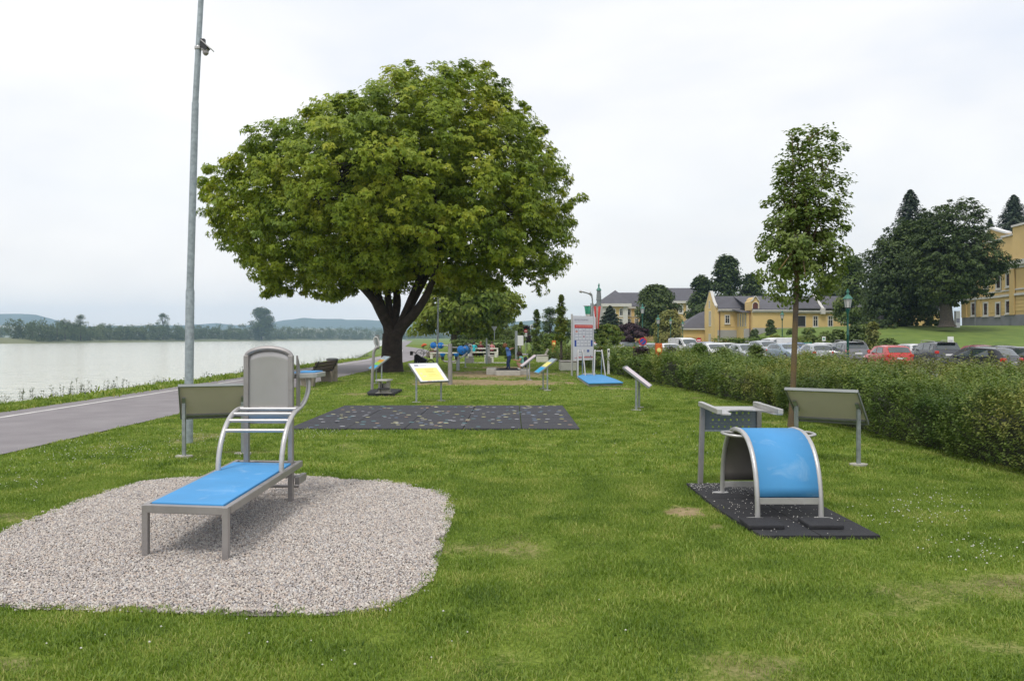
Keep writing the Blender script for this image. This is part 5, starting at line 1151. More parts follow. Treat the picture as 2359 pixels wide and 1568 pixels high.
# --- stepper stand, ring pole and their mat
def stepper():
    poly = MAT_STEP; t = thing("rubber_mat", "small dark rubber mat under the stepping stool", "rubber mat", (sum(p[0] for p in poly)/len(poly), sum(p[1] for p in poly)/len(poly), 0)); fin = loc_fin(t)
    fin(MB().prism([tuple(p) for p in poly], -0.01, 0.07), "tiles", rubber, False, 0.01)
    b = G(885, 905, 0.07); t = thing("balance_stool", "squat grey metal stepping stool with flat top on the small rubber mat", "exercise stool", b); fin = loc_fin(t); s = 0.01325
    m = MB(); m.box((b.x-0.22, b.y-0.18, 0.071), (b.x+0.24, b.y+0.18, 0.085)); fin(m, "base_plate", brushed)
    m = MB(); m.box((b.x-0.15, b.y-0.12, 0.085), (b.x-0.09, b.y+0.14, 0.42)); m.box((b.x+0.08, b.y-0.12, 0.085), (b.x+0.16, b.y+0.14, 0.42)); m.box((b.x-0.09, b.y-0.06, 0.085), (b.x+0.08, b.y+0.08, 0.34)); fin(m, "column", brushed, False, 0.006)
    m = MB(); m.tube([(b.x-0.16, b.y-0.16, 0.20), (b.x+0.18, b.y-0.16, 0.20)], 0.03, 8); m.tube([(b.x-0.02, b.y-0.16, 0.20), (b.x-0.02, b.y-0.16, 0.33)], 0.02, 8); fin(m, "pivot", darkplastic, True)
    m = MB(); m.prism([(b.x-0.22, b.y-0.20), (b.x-0.14, b.y-0.30), (b.x+0.14, b.y-0.28), (b.x+0.21, b.y-0.18), (b.x+0.21, b.y+0.22), (b.x+0.12, b.y+0.30), (b.x-0.14, b.y+0.30), (b.x-0.22, b.y+0.2)], 0.42, 0.46); fin(m, "top_plate", brushed_light, False, 0.006)
    b = G(857, 902); t = thing("ring_pole", "bent grey pole ending in an oval steel ring, beside the stepping stool", "exercise pole", b); fin = loc_fin(t); Q = lambda x, y: P((1400+x/3.92)*0.5759, (1300+y/3.92)*0.5759, b.y)
    pts = [b-Vector((0,0,.04)), Q(350, 800), Q(365, 560), Q(370, 450), Q(385, 395), Q(415, 355), Q(440, 340)]
    m = MB(); m.tube(smooth_path(pts, 4), 0.045, 10); fin(m, "pole", brushed, True)
    m = MB(); ring = [Q(400, 185), Q(378, 205), Q(382, 260), Q(400, 315), Q(430, 342), Q(455, 335), Q(455, 290), Q(440, 225), Q(425, 192)]; m.tube(ring+[], 0.022, 8, closed=True); fin(m, "ring", brushed_light, True)
    c = Q(418, 262); m = MB(); m.obox(c+Vector((0.02,0.02,0)), Vector((0.06, 0.02, 0)), Vector((0, 0.01, 0)), Vector((0, 0, 0.22))); fin(m, "plate", greypaint)
stepper()
# --- coordination wheels
def disc(mb, c, r, ax, th, mat):
    ax = Vector(ax).normalized(); mb.tube([Vector(c)-ax*th, Vector(c)-ax*th*0.7, Vector(c)+ax*th*0.7, Vector(c)+ax*th], [r*0.8, r, r, r*0.8], 16, mat)
def wheels():
    b = G(1037, 884.5); t = thing("wheel_station", "grey post with blue turning discs and two blue cups on a U-shaped arm", "exercise station", b); fin = loc_fin(t); Q = lambda x, y, dy=0: P((1400+x/3.92)*0.5759, (1300+y/3.92)*0.5759, b.y+dy)
    m = MB(); m.tube([b-Vector((0,0,.05)), Q(1570, 290)], [0.085, 0.07], 14); m.lathe(Q(1570, 500), [(0.10, 0), (0.10, 0.12)], 14); fin(m, "post", brushed, True)
    m = MB(); m.tube([Q(1545, 322, .05), Q(1440, 318, .1), Q(1310, 315, .15)], 0.022, 8); fin(m, "arm", brushed, True)
    m = MB(); m.tube([Q(1590, 350, .05), Q(1700, 352, .1), Q(1815, 352, .15)], 0.022, 8); fin(m, "arm", brushed, True)
    for (x, y, r, dy) in ((1307, 318, 0.115, 0), (1423, 320, 0.115, 0.15), (1737, 382, 0.135, 0), (1812, 372, 0.11, 0.3)):
        m = MB(); c = Q(x, y, dy); disc(m, c, r, (0.5, -1, 0), 0.03, blueplastic); disc(m, c-Vector((0.03, -.06, 0))*-1+Vector((0.0,-0.08,0)), r*0.35, (0.5, -1, 0), 0.02, blueplastic)
        m.tube([c+Vector((r*0.5, -0.04, -r*0.6)), c+Vector((r*0.5, -0.16, -r*0.6))], 0.02, 8, darkplastic); fin(m, "disc", blueplastic, True)
    m = MB(); m.tube(smooth_path([Q(1440, 490), Q(1447, 535), Q(1485, 568), Q(1567, 572), Q(1640, 566), Q(1680, 535), Q(1690, 490)], 4), 0.03, 9); fin(m, "u_arm", brushed, True)
    for x in (1453, 1667):
        m = MB(); c = Q(x, 472); m.lathe(c-Vector((0,0,0.05)), [(0.05, 0), (0.08, 0.04), (0.10, 0.07), (0.105, 0.11), (0.06, 0.12)], 14); fin(m, "cup", blueplastic, True)
        m = MB(); m.lathe(c-Vector((0,0,0.16)), [(0.05, 0), (0.06, 0.11)], 10); fin(m, "hub", darkplastic)
    b2 = G(1055, 853.5); t = thing("wheel_station", "farther grey post with a slanting lever and blue discs, behind the first wheel post", "exercise station", b2); fin = loc_fin(t); Q = lambda x, y, dy=0: P((1400+x/3.92)*0.5759, (1300+y/3.92)*0.5759, b2.y+dy)
    m = MB(); m.tube([b2-Vector((0,0,.05)), Q(1695, 500)], 0.09, 12); m.tube([Q(1695, 505), Q(1697, 430), Q(1730, 405)], 0.05, 10); fin(m, "post", steel, True)
    m = MB(); m.bar(Q(1765, 500), Q(1865, 408), 0.12, 0.05); fin(m, "lever", brushed_light)
    for (x, y, r) in ((1762, 412, 0.17), (1822, 385, 0.24)):
        m = MB(); disc(m, Q(x, y), r, (-0.3, -1, 0), 0.04, blueplastic if r < 0.2 else M("blue_grey_plastic", (0.06, 0.17, 0.30), 0.4)); disc(m, Q(x, y)+Vector((0, -0.06, 0)), r*0.42, (-0.3, -1, 0), 0.02, whitepaint); disc(m, Q(x, y)+Vector((0, -0.09, 0)), r*0.25, (-0.3, -1, 0), 0.02, blueplastic); fin(m, "disc", blueplastic, True)
wheels()

# --- tall information board
def info_board():
    bl = G(1317.5, 866.8); br = G(1366, 864.6); ux = (br-bl); ux.z = 0; W = ux.length; ux.normalize(); n = Vector((ux.y, -ux.x, 0)); Yl = bl.y
    t = thing("information_board", "tall white park board with red header and blue-edged sponsor grid between two posts", "information board", (bl+br)/2); fin = loc_fin(t)
    ztop = P(1318, 727, Yl).z; zb = P(1318, 830, Yl).z
    for p, zz in ((bl, ztop+0.07), (br, P(1366, 731, br.y).z+0.02)):
        m = MB(); m.tube([p-Vector((0,0,.05)), Vector((p.x, p.y, zz))], 0.042, 12); fin(m, "post", brushed_light, True)
    s = W/(790-145)*1.0; sz = (ztop-zb)/(1430-95)
    O = bl+n*0.045; O = Vector((O.x, O.y, 0))
    def pt(x, y, d=0.0): return O+ux*((x-145)*s)+Vector((0, 0, ztop-(y-95)*sz))+n*d
    m = MB(); a = pt(165, 95); c = pt(775, 1430); cen = (a+c)/2; m.obox(cen-n*0.012, ux*(775-165)*s/2, n*-0.012, Vector((0, 0, (1430-95)*sz/2))); fin(m, "panel", signwhite)
    m = MB(); m.obox((pt(800, 130)+pt(850, 490))/2-n*0.02, ux*32*s, n*0.008, Vector((0, 0, 190*sz))); fin(m, "side_flag", signwhite)
    K = [0]
    m = MB()
    def q(x0, y0, x1, y1, mat, lvl=1): m.add([pt(x0, y1, 0.002*lvl), pt(x1, y1, 0.002*lvl), pt(x1, y0, 0.002*lvl), pt(x0, y0, 0.002*lvl)], [(0,1,2,3)], mat)
    q(200, 362, 760, 458, redpaint); q(235, 395, 730, 420, M("pink_print", (0.75, 0.30, 0.25), 0.5), 2)
    for x in (300, 420, 505): q(x, 390, x+8, 425, redpaint, 3)
    for (x0, y0, x1, y1) in ((205, 462, 213, 1012), (748, 462, 756, 1012), (205, 462, 756, 470), (205, 1004, 756, 1014), (205, 640, 756, 648), (205, 822, 756, 830)): q(x0, y0, x1, y1, blueline)
    for x in (322, 430, 538, 648): q(x-3, 470, x+3, 822, blueline)
    for x in (370, 485, 595): q(x-3, 830, x+3, 1004, blueline)
    q(200, 826, 256, 1012, bluepaint, 2); q(696, 826, 752, 1012, bluepaint, 2)
    q(232, 545, 295, 590, M("salmon_print", (0.55, 0.20, 0.14), 0.5), 2); q(250, 515, 278, 540, greyprint, 2)
    q(468, 690, 500, 745, M("plum_print", (0.35, 0.03, 0.08), 0.5), 2); q(470, 510, 498, 570, greyprint, 2)
    for (x0, x1, y) in ((335, 420, 560), (550, 630, 560), (665, 735, 560), (230, 300, 735), (340, 405, 735), (555, 620, 735), (665, 735, 735), (285, 330, 915), (395, 460, 915), (500, 575, 915), (625, 670, 915)): q(x0, y-8, x1, y+6, greyprint, 2)
    for x in range(310, 500, 34): q(x, 1115, x+20, 1178, greyprint, 2)
    q(580, 1112, 650, 1185, bluepaint, 2); q(600, 1130, 620, 1150, signwhite, 3)
    q(270, 1330, 760, 1358, redpaint, 2)
    m.add([pt(180, 1362, .004), pt(270, 1358, .004), pt(270, 1338, .004)], [(0,1,2)], redpaint); m.add([pt(285, 1345, .006), pt(345, 1345, .006), pt(325, 1300, .006), pt(300, 1315, .006)], [(0,1,2,3)], redpaint)
    q(515, 1300, 640, 1312, greyprint, 2); n8 = 12; c8 = pt(688, 1318, .008)
    m.add([c8+ux*(28*s*math.cos(2*math.pi*i/n8))+Vector((0, 0, 28*sz*2.2*math.sin(2*math.pi*i/n8)*0.55)) for i in range(n8)], [tuple(range(n8))], greyprint)
    q(205, 258, 460, 272, M("faint_print"), 2)
    gl = M("mint_print", (0.45, 0.62, 0.52), 0.5)
    for (x0, y0, x1, y1) in ((675, 210, 683, 260), (733, 210, 741, 260), (675, 285, 730, 292), (690, 252, 726, 258)): q(x0, y0, x1, y1, gl, 2)
    fin(m, "print", signwhite)
    cu = bpy.data.curves.new("lettering", 'FONT'); cu.body = "BEWEGUNGSPARK"; cu.size = 1.0; cu.extrude = 0.0; cu.align_x = 'LEFT'
    to = bpy.data.objects.new("tmp_text", cu); COL.objects.link(to); dg = bpy.context.evaluated_depsgraph_get(); me = bpy.data.meshes.new_from_object(to.evaluated_get(dg)); bpy.data.objects.remove(to)
    xs = [v.co.x for v in me.vertices]; ys = [v.co.y for v in me.vertices]; w0 = max(xs)-min(xs); h0 = max(ys)-min(ys); TW = (622-202)*s; TH = 46*sz
    for v in me.vertices: v.co = pt(202, 238, 0.004)+ux*((v.co.x-min(xs))/w0*TW)+Vector((0, 0, (v.co.y-min(ys))/h0*TH))-Vector(t.location)
    me.materials.clear(); me.materials.append(M("lettering_ink", (0.13, 0.12, 0.22), 0.5)); ob = bpy.data.objects.new("lettering", me); COL.objects.link(ob); ob.parent = t
info_board()
# --- blue mat with step-over frames
def blue_mat():
    poly = MAT_BLUE; c = Vector((sum(p[0] for p in poly)/len(poly), sum(p[1] for p in poly)/len(poly), 0))
    t = thing("rubber_mat", "bright blue padded mat on a low concrete slab before the tall board", "rubber mat", c); fin = loc_fin(t)
    fin(MB().prism(poly, 0.085, 0.125), "pad", bluepad, False, 0.01); p2 = [(c.x+(x-c.x)*0.97, c.y+(y-c.y)*0.97) for x, y in poly]; fin(MB().prism(p2, -0.02, 0.084), "slab", concrete)
    for k, (uf, ub, lab) in enumerate(((1337, 1340, "steel step-over trestle at the left corner of the blue mat"), (1379, 1372, "steel step-over trestle behind the middle of the blue mat"))):
        b = P(uf, 872, 32.6); b.z = 0; t = thing("trestle_frame", lab, "exercise frame", b); fin = loc_fin(t); zt = 1.12
        for dx, nm in ((-0.10 if k == 0 else -0.16, 1), (0.10 if k == 0 else 0.14, 1)):
            m = MB(); m.tube(smooth_path([Vector((b.x+dx*1.6+0.02, b.y-0.45, 0)), Vector((b.x+dx, b.y-0.08, zt-0.08)), Vector((b.x+dx*0.9, b.y, zt)), Vector((b.x+dx, b.y+0.08, zt-0.08)), Vector((b.x+dx*1.2, b.y+0.5, 0))], 4), 0.026, 8); fin(m, "leg_tube", brushed_light, True)
        m = MB(); m.tube([(b.x-0.10, b.y, zt-0.01), (b.x+0.12, b.y, zt-0.01)], 0.026, 8); fin(m, "top_bar", brushed_light, True)
        if k == 0:
            m = MB(); m.bar((b.x+0.12, b.y+0.3, 0.16), (b.x+0.66, b.y+0.3, 0.16), 0.12, 0.05); fin(m, "step_board", brushed_light)
blue_mat()

# --- stone and timber bench and litter column by the path
def river_bench():
    t = thing("park_bench", "dark timber bench on heavy concrete supports facing the river path", "bench", (-6.9, 28.3, 0)); fin = loc_fin(t)
    for y in (26.9, 29.7):
        m = MB(); m.fprism((-7.2, y, 0), (1,0,0), (0,0,1), (0,1,0), [(0.08, -0.02), (0.46, -0.02), (0.50, 0.40), (0.00, 0.40)], 0, 0.28); fin(m, "support", concrete_brown, False, 0.01)
    m = MB()
    for k in range(4): m.box((-7.32+0.13*k, 26.75, 0.405), (-7.21+0.13*k, 30.1, 0.45))
    fin(m, "seat", darkwood)
    m = MB()
    for k in range(3): m.bar((-6.74+0.06*k, 26.75, 0.52+0.12*k), (-6.74+0.06*k, 30.1, 0.52+0.12*k), 0.04, 0.10)
    fin(m, "backrest", darkwood)
    for y in (27.0, 29.9):
        m = MB(); m.bar((-6.80, y, 0.40), (-6.56, y, 0.84), 0.06, 0.06); fin(m, "bracket", darkplastic)
    b = G(765.5, 878); t = thing("litter_bin", "weathered round concrete litter bin with a flat lid, behind the timber bench", "litter bin", b); fin = loc_fin(t)
    m = MB(); m.lathe(b-Vector((0,0,.02)), [(0.20, 0), (0.195, 0.82)], 20); fin(m, "body", concrete_brown, True); m = MB(); m.lathe(b+Vector((0,0,0.80)), [(0.20, 0), (0.225, 0.02), (0.225, 0.06), (0.15, 0.085)], 20); fin(m, "lid", M("bin_lid", (0.12, 0.13, 0.13), 0.6, 0.2), True)
river_bench()
def white_bench(label, u, v, rot, w=0.72, back=True, L=1.4):
    b = G(u, v); t = thing("concrete_bench", label, "bench", b, rot)
    m = MB(); m.prism([(-w/2, -L/2), (w/2, -L/2), (w/2, L/2), (-w/2, L/2)], 0, 0.42); m.build("base", white_conc, t, False, 0.02)
    m = MB(); m.box((-w/2-0.02, -L/2-0.02, 0.445), (w/2+0.02, L/2+0.02, 0.49)); m.box((-w/2+0.04, -L/2+0.04, 0.421), (w/2-0.04, L/2-0.04, 0.444), darkplastic)
    m.mats = [palewood, darkplastic]; m.m = [0]*6+[1]*6; m.build("seat", palewood, t)
    if back:
        m = MB()
        for k in range(4): m.bar((w/2-0.12+0.05*k, -L/2, 0.55+0.10*k), (w/2-0.12+0.05*k, L/2, 0.55+0.10*k), 0.03, 0.07)
        m.build("backrest", palewood, t)
white_bench("pale concrete bench with slatted timber backrest at the foot of the far hedge", 1249, 833.5, 0.05)
white_bench("low pale concrete block seat without a back, left of the tall board", 1309, 852.5, 0.02, 0.85, False)
white_bench("small pale concrete block seat behind the trampoline", 1098+0.576*50, 834, 0.0, 0.6, False, 0.9)
def slab_bench(label, u, v, L=2.1):
    b = G(u, v); t = thing("concrete_bench", label, "bench", b, 0)
    for x in (-L/2+0.1, L/2-0.1): MB().box((x-0.09, -0.2, 0), (x+0.09, 0.2, 0.42)).build("support", white_conc, t)
    MB().box((-L/2, -0.24, 0.421), (L/2, 0.24, 0.50)).build("seat", white_conc, t)
slab_bench("pale slab bench at the path edge behind the blue discs", 1022, 826)
def picnic():
    b = G(1113, 822, 0); t = thing("picnic_table", "white concrete picnic table with the seated group behind it", "table", b)
    L = 2.6
    MB().box((-L/2, -0.4, 0.70), (L/2, 0.4, 0.78)).build("table_top", white_conc, t)
    for s in (-1, 1): MB().fprism((s*L/2-0.12*(s > 0)+0.0, 0, 0), (0,1,0), (0,0,1), (1,0,0), [(-0.55, 0), (0.55, 0), (0.35, 0.70), (-0.35, 0.70)], 0, 0.12).build("leg", white_conc, t)
    for k, dy in enumerate((-0.85, 0.85)):
        bb = Vector((b.x, b.y+dy, 0)); t2 = thing("picnic_bench", ("white concrete bench on the near side of the picnic table", "white concrete bench on the far side of the picnic table")[k], "bench", bb)
        MB().box((-L/2, -0.2, 0.38), (L/2, 0.2, 0.46)).build("seat", white_conc, t2)
        for s in (-1, 1): MB().box((s*(L/2-0.2)-0.1, -0.18, 0), (s*(L/2-0.2)+0.1, 0.18, 0.38)).build("support", white_conc, t2)
    return b
PB = picnic()
def leg_press():
    b = G(1104, 836); t = thing("seat_press_station", "grey exercise unit of two slim uprights with small seats on a pale slab", "exercise station", b)
    MB().prism([(-1.9, -0.6), (1.7, -0.6), (2.0, 0.9), (-1.5, 0.9)], 0.004, 0.03).build("slab", concrete, t)
    for s in (-1, 1):
        x = s*0.58
        m = MB(); m.box((x-0.12, -0.05, 0.03), (x+0.12, 0.07, 1.22)); m.build("upright", brushed_light, t, False, 0.02)
        m = MB(); m.prism([(x-0.32*(1 if s < 0 else 0.5), -0.55), (x+0.22, -0.55), (x+0.24, 0.05), (x-0.2, 0.05)], 0.03, 0.36); m.build("seat_block", brushed, t, False, 0.02)
        m = MB(); m.box((x-0.22, -0.50, 0.42), (x+0.20, 0.0, 0.47)); m.box((x-0.03, -0.3, 0.36), (x+0.03, -0.2, 0.42)); m.build("seat", brushed_light, t)
        m = MB(); m.lathe((x, -0.08, 1.10), [(0.05, 0), (0.06, 0.04), (0.03, 0.07)], 10); m.build("knob", darkplastic, t)
    b = G(1125-4.0, 838); t = thing("single_post", "single plain grey post right of the uprights with seats", "post", b); m = MB(); m.tube([(0, 0, -.03), (0, 0, 1.62)], [0.07, 0.05], 10); m.build("shaft", steel, t, True)
leg_press()
def litter_bin2():
    b = G(1081, 820); t = thing("litter_bin", "dark round litter bin left of the picnic table", "litter bin", b)
    MB().lathe((0,0,0), [(0.24, 0), (0.33, 0.06), (0.37, 1.05)], 18).build("body", darkplastic, t, True); MB().lathe((0,0,1.05), [(0.39, 0), (0.39, 0.05), (0.2, 0.10)], 18).build("lid", darkplastic, t, True)
litter_bin2()
def trampoline():
    Y0 = G(1171, 863.8).y; x0 = P(1141.5, 0, Y0).x; x1 = P(1199, 0, Y0).x; t = thing("trampoline", "low ground trampoline framed in concrete slabs on sandy ground, the boy on it", "trampoline", ((x0+x1)/2, Y0+1.3, 0)); fin = loc_fin(t)
    m = MB(); m.box((x0, Y0, -0.02), (x1, Y0+0.3, 0.20)); m.box((x0, Y0+2.5, -0.02), (x1, Y0+2.8, 0.20)); m.box((x0-0.42, Y0+0.5, -0.02), (x0-0.003, Y0+2.3, 0.26)); m.box((x1+0.003, Y0+0.5, -0.02), (x1+0.42, Y0+2.3, 0.20)); fin(m, "kerb", concrete, False, 0.015)
    m = MB()
    for a, c in (((x0+0.04, Y0+0.32), (x1-0.04, Y0+0.42)), ((x0+0.04, Y0+2.3), (x1-0.04, Y0+2.48))): m.box((a[0], a[1], 0.16), (c[0], c[1], 0.225))
    m.box((x0+0.04, Y0+0.43, 0.16), (x0+0.14, Y0+2.29, 0.224)); m.box((x1-0.14, Y0+0.43, 0.16), (x1-0.04, Y0+2.29, 0.224)); fin(m, "frame", blackcloth, False, 0.01)
    m = MB()
    for k in range(12): xx = x0+0.16+k*(x1-x0-0.36)/11.0; m.box((xx, Y0+0.43, 0.17), (xx+0.03, Y0+0.52, 0.19))
    fin(m, "springs", brushed_light)
    m = MB(); m.box((x0+0.15, Y0+0.53, 0.172), (x1-0.15, Y0+2.2, 0.18)); fin(m, "bed", blackcloth)
    return x0, x1, Y0
TX0, TX1, TY = trampoline()
def stroller():
    b = G(972, 847); Yc = b.y; t = thing("pushchair", "black three-wheeled pushchair parked under the maple, its handle to the left", "pushchair", b); fin = loc_fin(t); Q = lambda x, y, dy=0: P((1400+x/3.92)*0.5759, (1300+y/3.92)*0.5759, Yc+dy)
    for dy in (-0.24, 0.24):
        m = MB(); m.tube(smooth_path([Q(965, 440, dy), Q(1000, 425, dy), Q(1030, 440, dy), Q(1060, 490, dy), Q(1150, 540, dy), Q(1240, 640, dy)], 3), 0.02, 8); m.tube([Q(1180, 560, dy), Q(1060, 660, dy)], 0.018, 8); fin(m, "frame_tube", darkplastic, True)
    m = MB(); m.tube([Q(965, 440, -0.24), Q(965, 440, 0.24)], 0.03, 8); m.obox(Q(965, 440)+Vector((0, -0.0, 0)), Vector((0.06, 0, 0)), Vector((0, 0.2, 0)), Vector((0, 0, 0.11))); fin(m, "handle_bag", darkplastic)
    m = MB(); V = []
    pr = [Q(1015, 470), Q(1050, 450), Q(1120, 500), Q(1210, 545), Q(1180, 610), Q(1100, 620), Q(1040, 605), Q(1012, 560)]; k = len(pr)
    m.add([p+Vector((0, -0.26, 0)) for p in pr]+[p+Vector((0, 0.26, 0)) for p in pr], [tuple(range(k)), tuple(range(2*k-1, k-1, -1))]+[(i, k+i, k+(i+1) % k, (i+1) % k) for i in range(k)]); fin(m, "seat_body", blackcloth, False, 0.03)
    m = MB(); pr = [Q(1130, 500), Q(1205, 535), Q(1215, 560), Q(1150, 545)]; m.add([p+Vector((0, -0.27, 0)) for p in pr]+[p+Vector((0, 0.27, 0)) for p in pr], [(0,1,2,3), (7,6,5,4)]+[(i, 4+i, 4+(i+1) % 4, (i+1) % 4) for i in range(4)]); fin(m, "hood", M("dark_blue_cloth", (0.02, 0.024, 0.045), 0.8))
    for (x, y, dy, r) in ((1265, 600, 0, 0.19), (1060, 650, -0.28, 0.20), (1060, 650, 0.28, 0.20)):
        c = Q(x, y, dy); c.z = max(c.z, r) if dy else c.z; m = MB(); m.tube([c+Vector((r*math.cos(a), 0, r*math.sin(a))) for a in np.linspace(0, 2*math.pi, 20)[:-1]], 0.028, 8, tyre, closed=True)
        for a in np.linspace(0, math.pi, 5)[:-1]: m.tube([c+Vector((r*math.cos(a), 0, r*math.sin(a))), c-Vector((r*math.cos(a), 0, r*math.sin(a)))], 0.008, 5, rimm)
        fin(m, "wheel", tyre, True)
stroller()
# ================================================================ people
skin_m = M("skin", (0.50, 0.27, 0.18), 0.6, 0, 0.06, 8); hair_brown = M("brown_hair", (0.045, 0.02, 0.014), 0.7, 0, 0.3, 30); hair_fair = M("ginger_hair", (0.26, 0.11, 0.045), 0.7, 0, 0.3, 30)
def person(label, base, J, bones, H=1.0, hair=None, hair_mat=None, long_hair=False, face=(-1, 0, 0), extra=None):
    """J: joint -> (x, y, z, radius); bones: (a, b, material)"""
    names = list(J); idx = {n: i for i, n in enumerate(names)}; t = thing("person", label, "person", base)
    me = bpy.data.meshes.new("body_cage"); me.from_pydata([J[n][:3] for n in names], [(idx[a], idx[b]) for a, b, _ in bones], []); o = bpy.data.objects.new("body_cage", me); COL.objects.link(o)
    sk = o.modifiers.new("skin", 'SKIN'); 
    for i, n in enumerate(names):
        r = J[n][3]; me.skin_vertices[0].data[i].radius = (r, r)
    me.skin_vertices[0].data[idx['pelvis']].use_root = True
    sb = o.modifiers.new("sub", 'SUBSURF'); sb.levels = 2; sb.render_levels = 2
    dg = bpy.context.evaluated_depsgraph_get(); m2 = bpy.data.meshes.new_from_object(o.evaluated_get(dg)); bpy.data.objects.remove(o)
    mats = []
    for _, _, m in bones:
        if m not in mats: mats.append(m)
    m2.materials.clear()
    for m in mats: m2.materials.append(m)
    seg = [(Vector(J[a][:3]), Vector(J[b][:3]), J[a][3], J[b][3], mats.index(m)) for a, b, m in bones]
    for p in m2.polygons:
        c = p.center; best = 1e9; bi = 0
        for a, b, ra, rb, k in seg:
            ab = b-a; q = max(0, min(1, (c-a).dot(ab)/max(ab.length_squared, 1e-9))); d = (c-(a+ab*q)).length-(ra*(1-q)+rb*q)
            if d < best: best = d; bi = k
        p.material_index = bi; p.use_smooth = True
    ob = bpy.data.objects.new("body", m2); COL.objects.link(ob); ob.parent = t
    hd = Vector(J['head'][:3]); r = J['head'][3]; f = Vector(face).normalized(); s = f.cross(Vector((0,0,1)))
    m = MB(); m.ball(hd-f*r*0.18+Vector((0,0,r*0.22)), r*1.12, None, 12, (1, 1, 1.02))
    if long_hair: m.tube([hd-f*r*0.6+Vector((0,0,r*0.1)), hd-f*r*0.95-Vector((0,0,r*1.3)), hd-f*r*0.8-Vector((0,0,r*2.6))], [r*0.95, r*0.8, r*0.3], 10)
    m.build("hair", hair_mat or hair_brown, t, True)
    m = MB(); m.ball(hd+f*r*1.0-Vector((0,0,r*0.1)), r*0.16, skin_m, 6)
    for q in (-1, 1): m.ball(hd+f*r*0.93+s*q*r*0.36+Vector((0,0,r*0.08)), r*0.12, blackcloth, 6)
    m.ball(hd+f*r*0.93-Vector((0,0,r*0.48)), r*0.14, M("lips", (0.35, 0.10, 0.09), 0.5), 6, (1, 1.6, .5)); m.build("face", skin_m, t, True)
    for e in (extra or []): e(t)
    return t
denim = M("denim", (0.025, 0.045, 0.12), 0.85, 0, 0.2, 20); blue_shirt = M("blue_shirt", (0.035, 0.12, 0.50), 0.8, 0, 0.4, 6, col2=(0.16, 0.30, 0.62)); mint = M("mint_shirt", (0.22, 0.52, 0.46), 0.8, 0, 0.1, 8)
navy = M("navy_cloth", (0.02, 0.025, 0.05), 0.85, 0, 0.2, 9); turq = M("turquoise_shirt", (0.03, 0.42, 0.50), 0.8, 0, 0.1, 8); orange_c = M("orange_cloth", (0.55, 0.10, 0.03), 0.8, 0, 0.1, 8); whitec = M("white_cloth", (0.62, 0.66, 0.62), 0.8, 0, 0.08, 8); pinkc = M("pink_cloth", (0.5, 0.2, 0.2), 0.8, 0, 0.1, 8); darkred = M("dark_red_cloth", (0.12, 0.02, 0.025), 0.8, 0, 0.1, 8)
def hands(J, B, w, side, dirv, mat=skin_m, k=1.0):
    """five separate fingers growing from the palm"""
    p = Vector(J[w][:3]); d = Vector(dirv).normalized(); s = d.cross(Vector((0,0,1)))
    s = s.normalized() if s.length > 0.1 else Vector((0,1,0)); pal = p+d*0.05*k; J['palm'+side] = (*pal, 0.024*k); B.append((w, 'palm'+side, mat))
    for i, (o, ln) in enumerate(((-0.026, 0.060), (-0.009, 0.072), (0.009, 0.068), (0.026, 0.052))):
        a = pal+d*0.03*k+s*o*k; b = a+d*ln*k*0.9+Vector((0,0,-0.018*k)); J['fa%s%d' % (side, i)] = (*a, 0.009*k); J['fb%s%d' % (side, i)] = (*b, 0.007*k); B += [('palm'+side, 'fa%s%d' % (side, i), mat), ('fa%s%d' % (side, i), 'fb%s%d' % (side, i), mat)]
    a = pal+s*0.045*k+d*0.012*k; J['th'+side] = (*a, 0.010*k); B.append(('palm'+side, 'th'+side, mat))
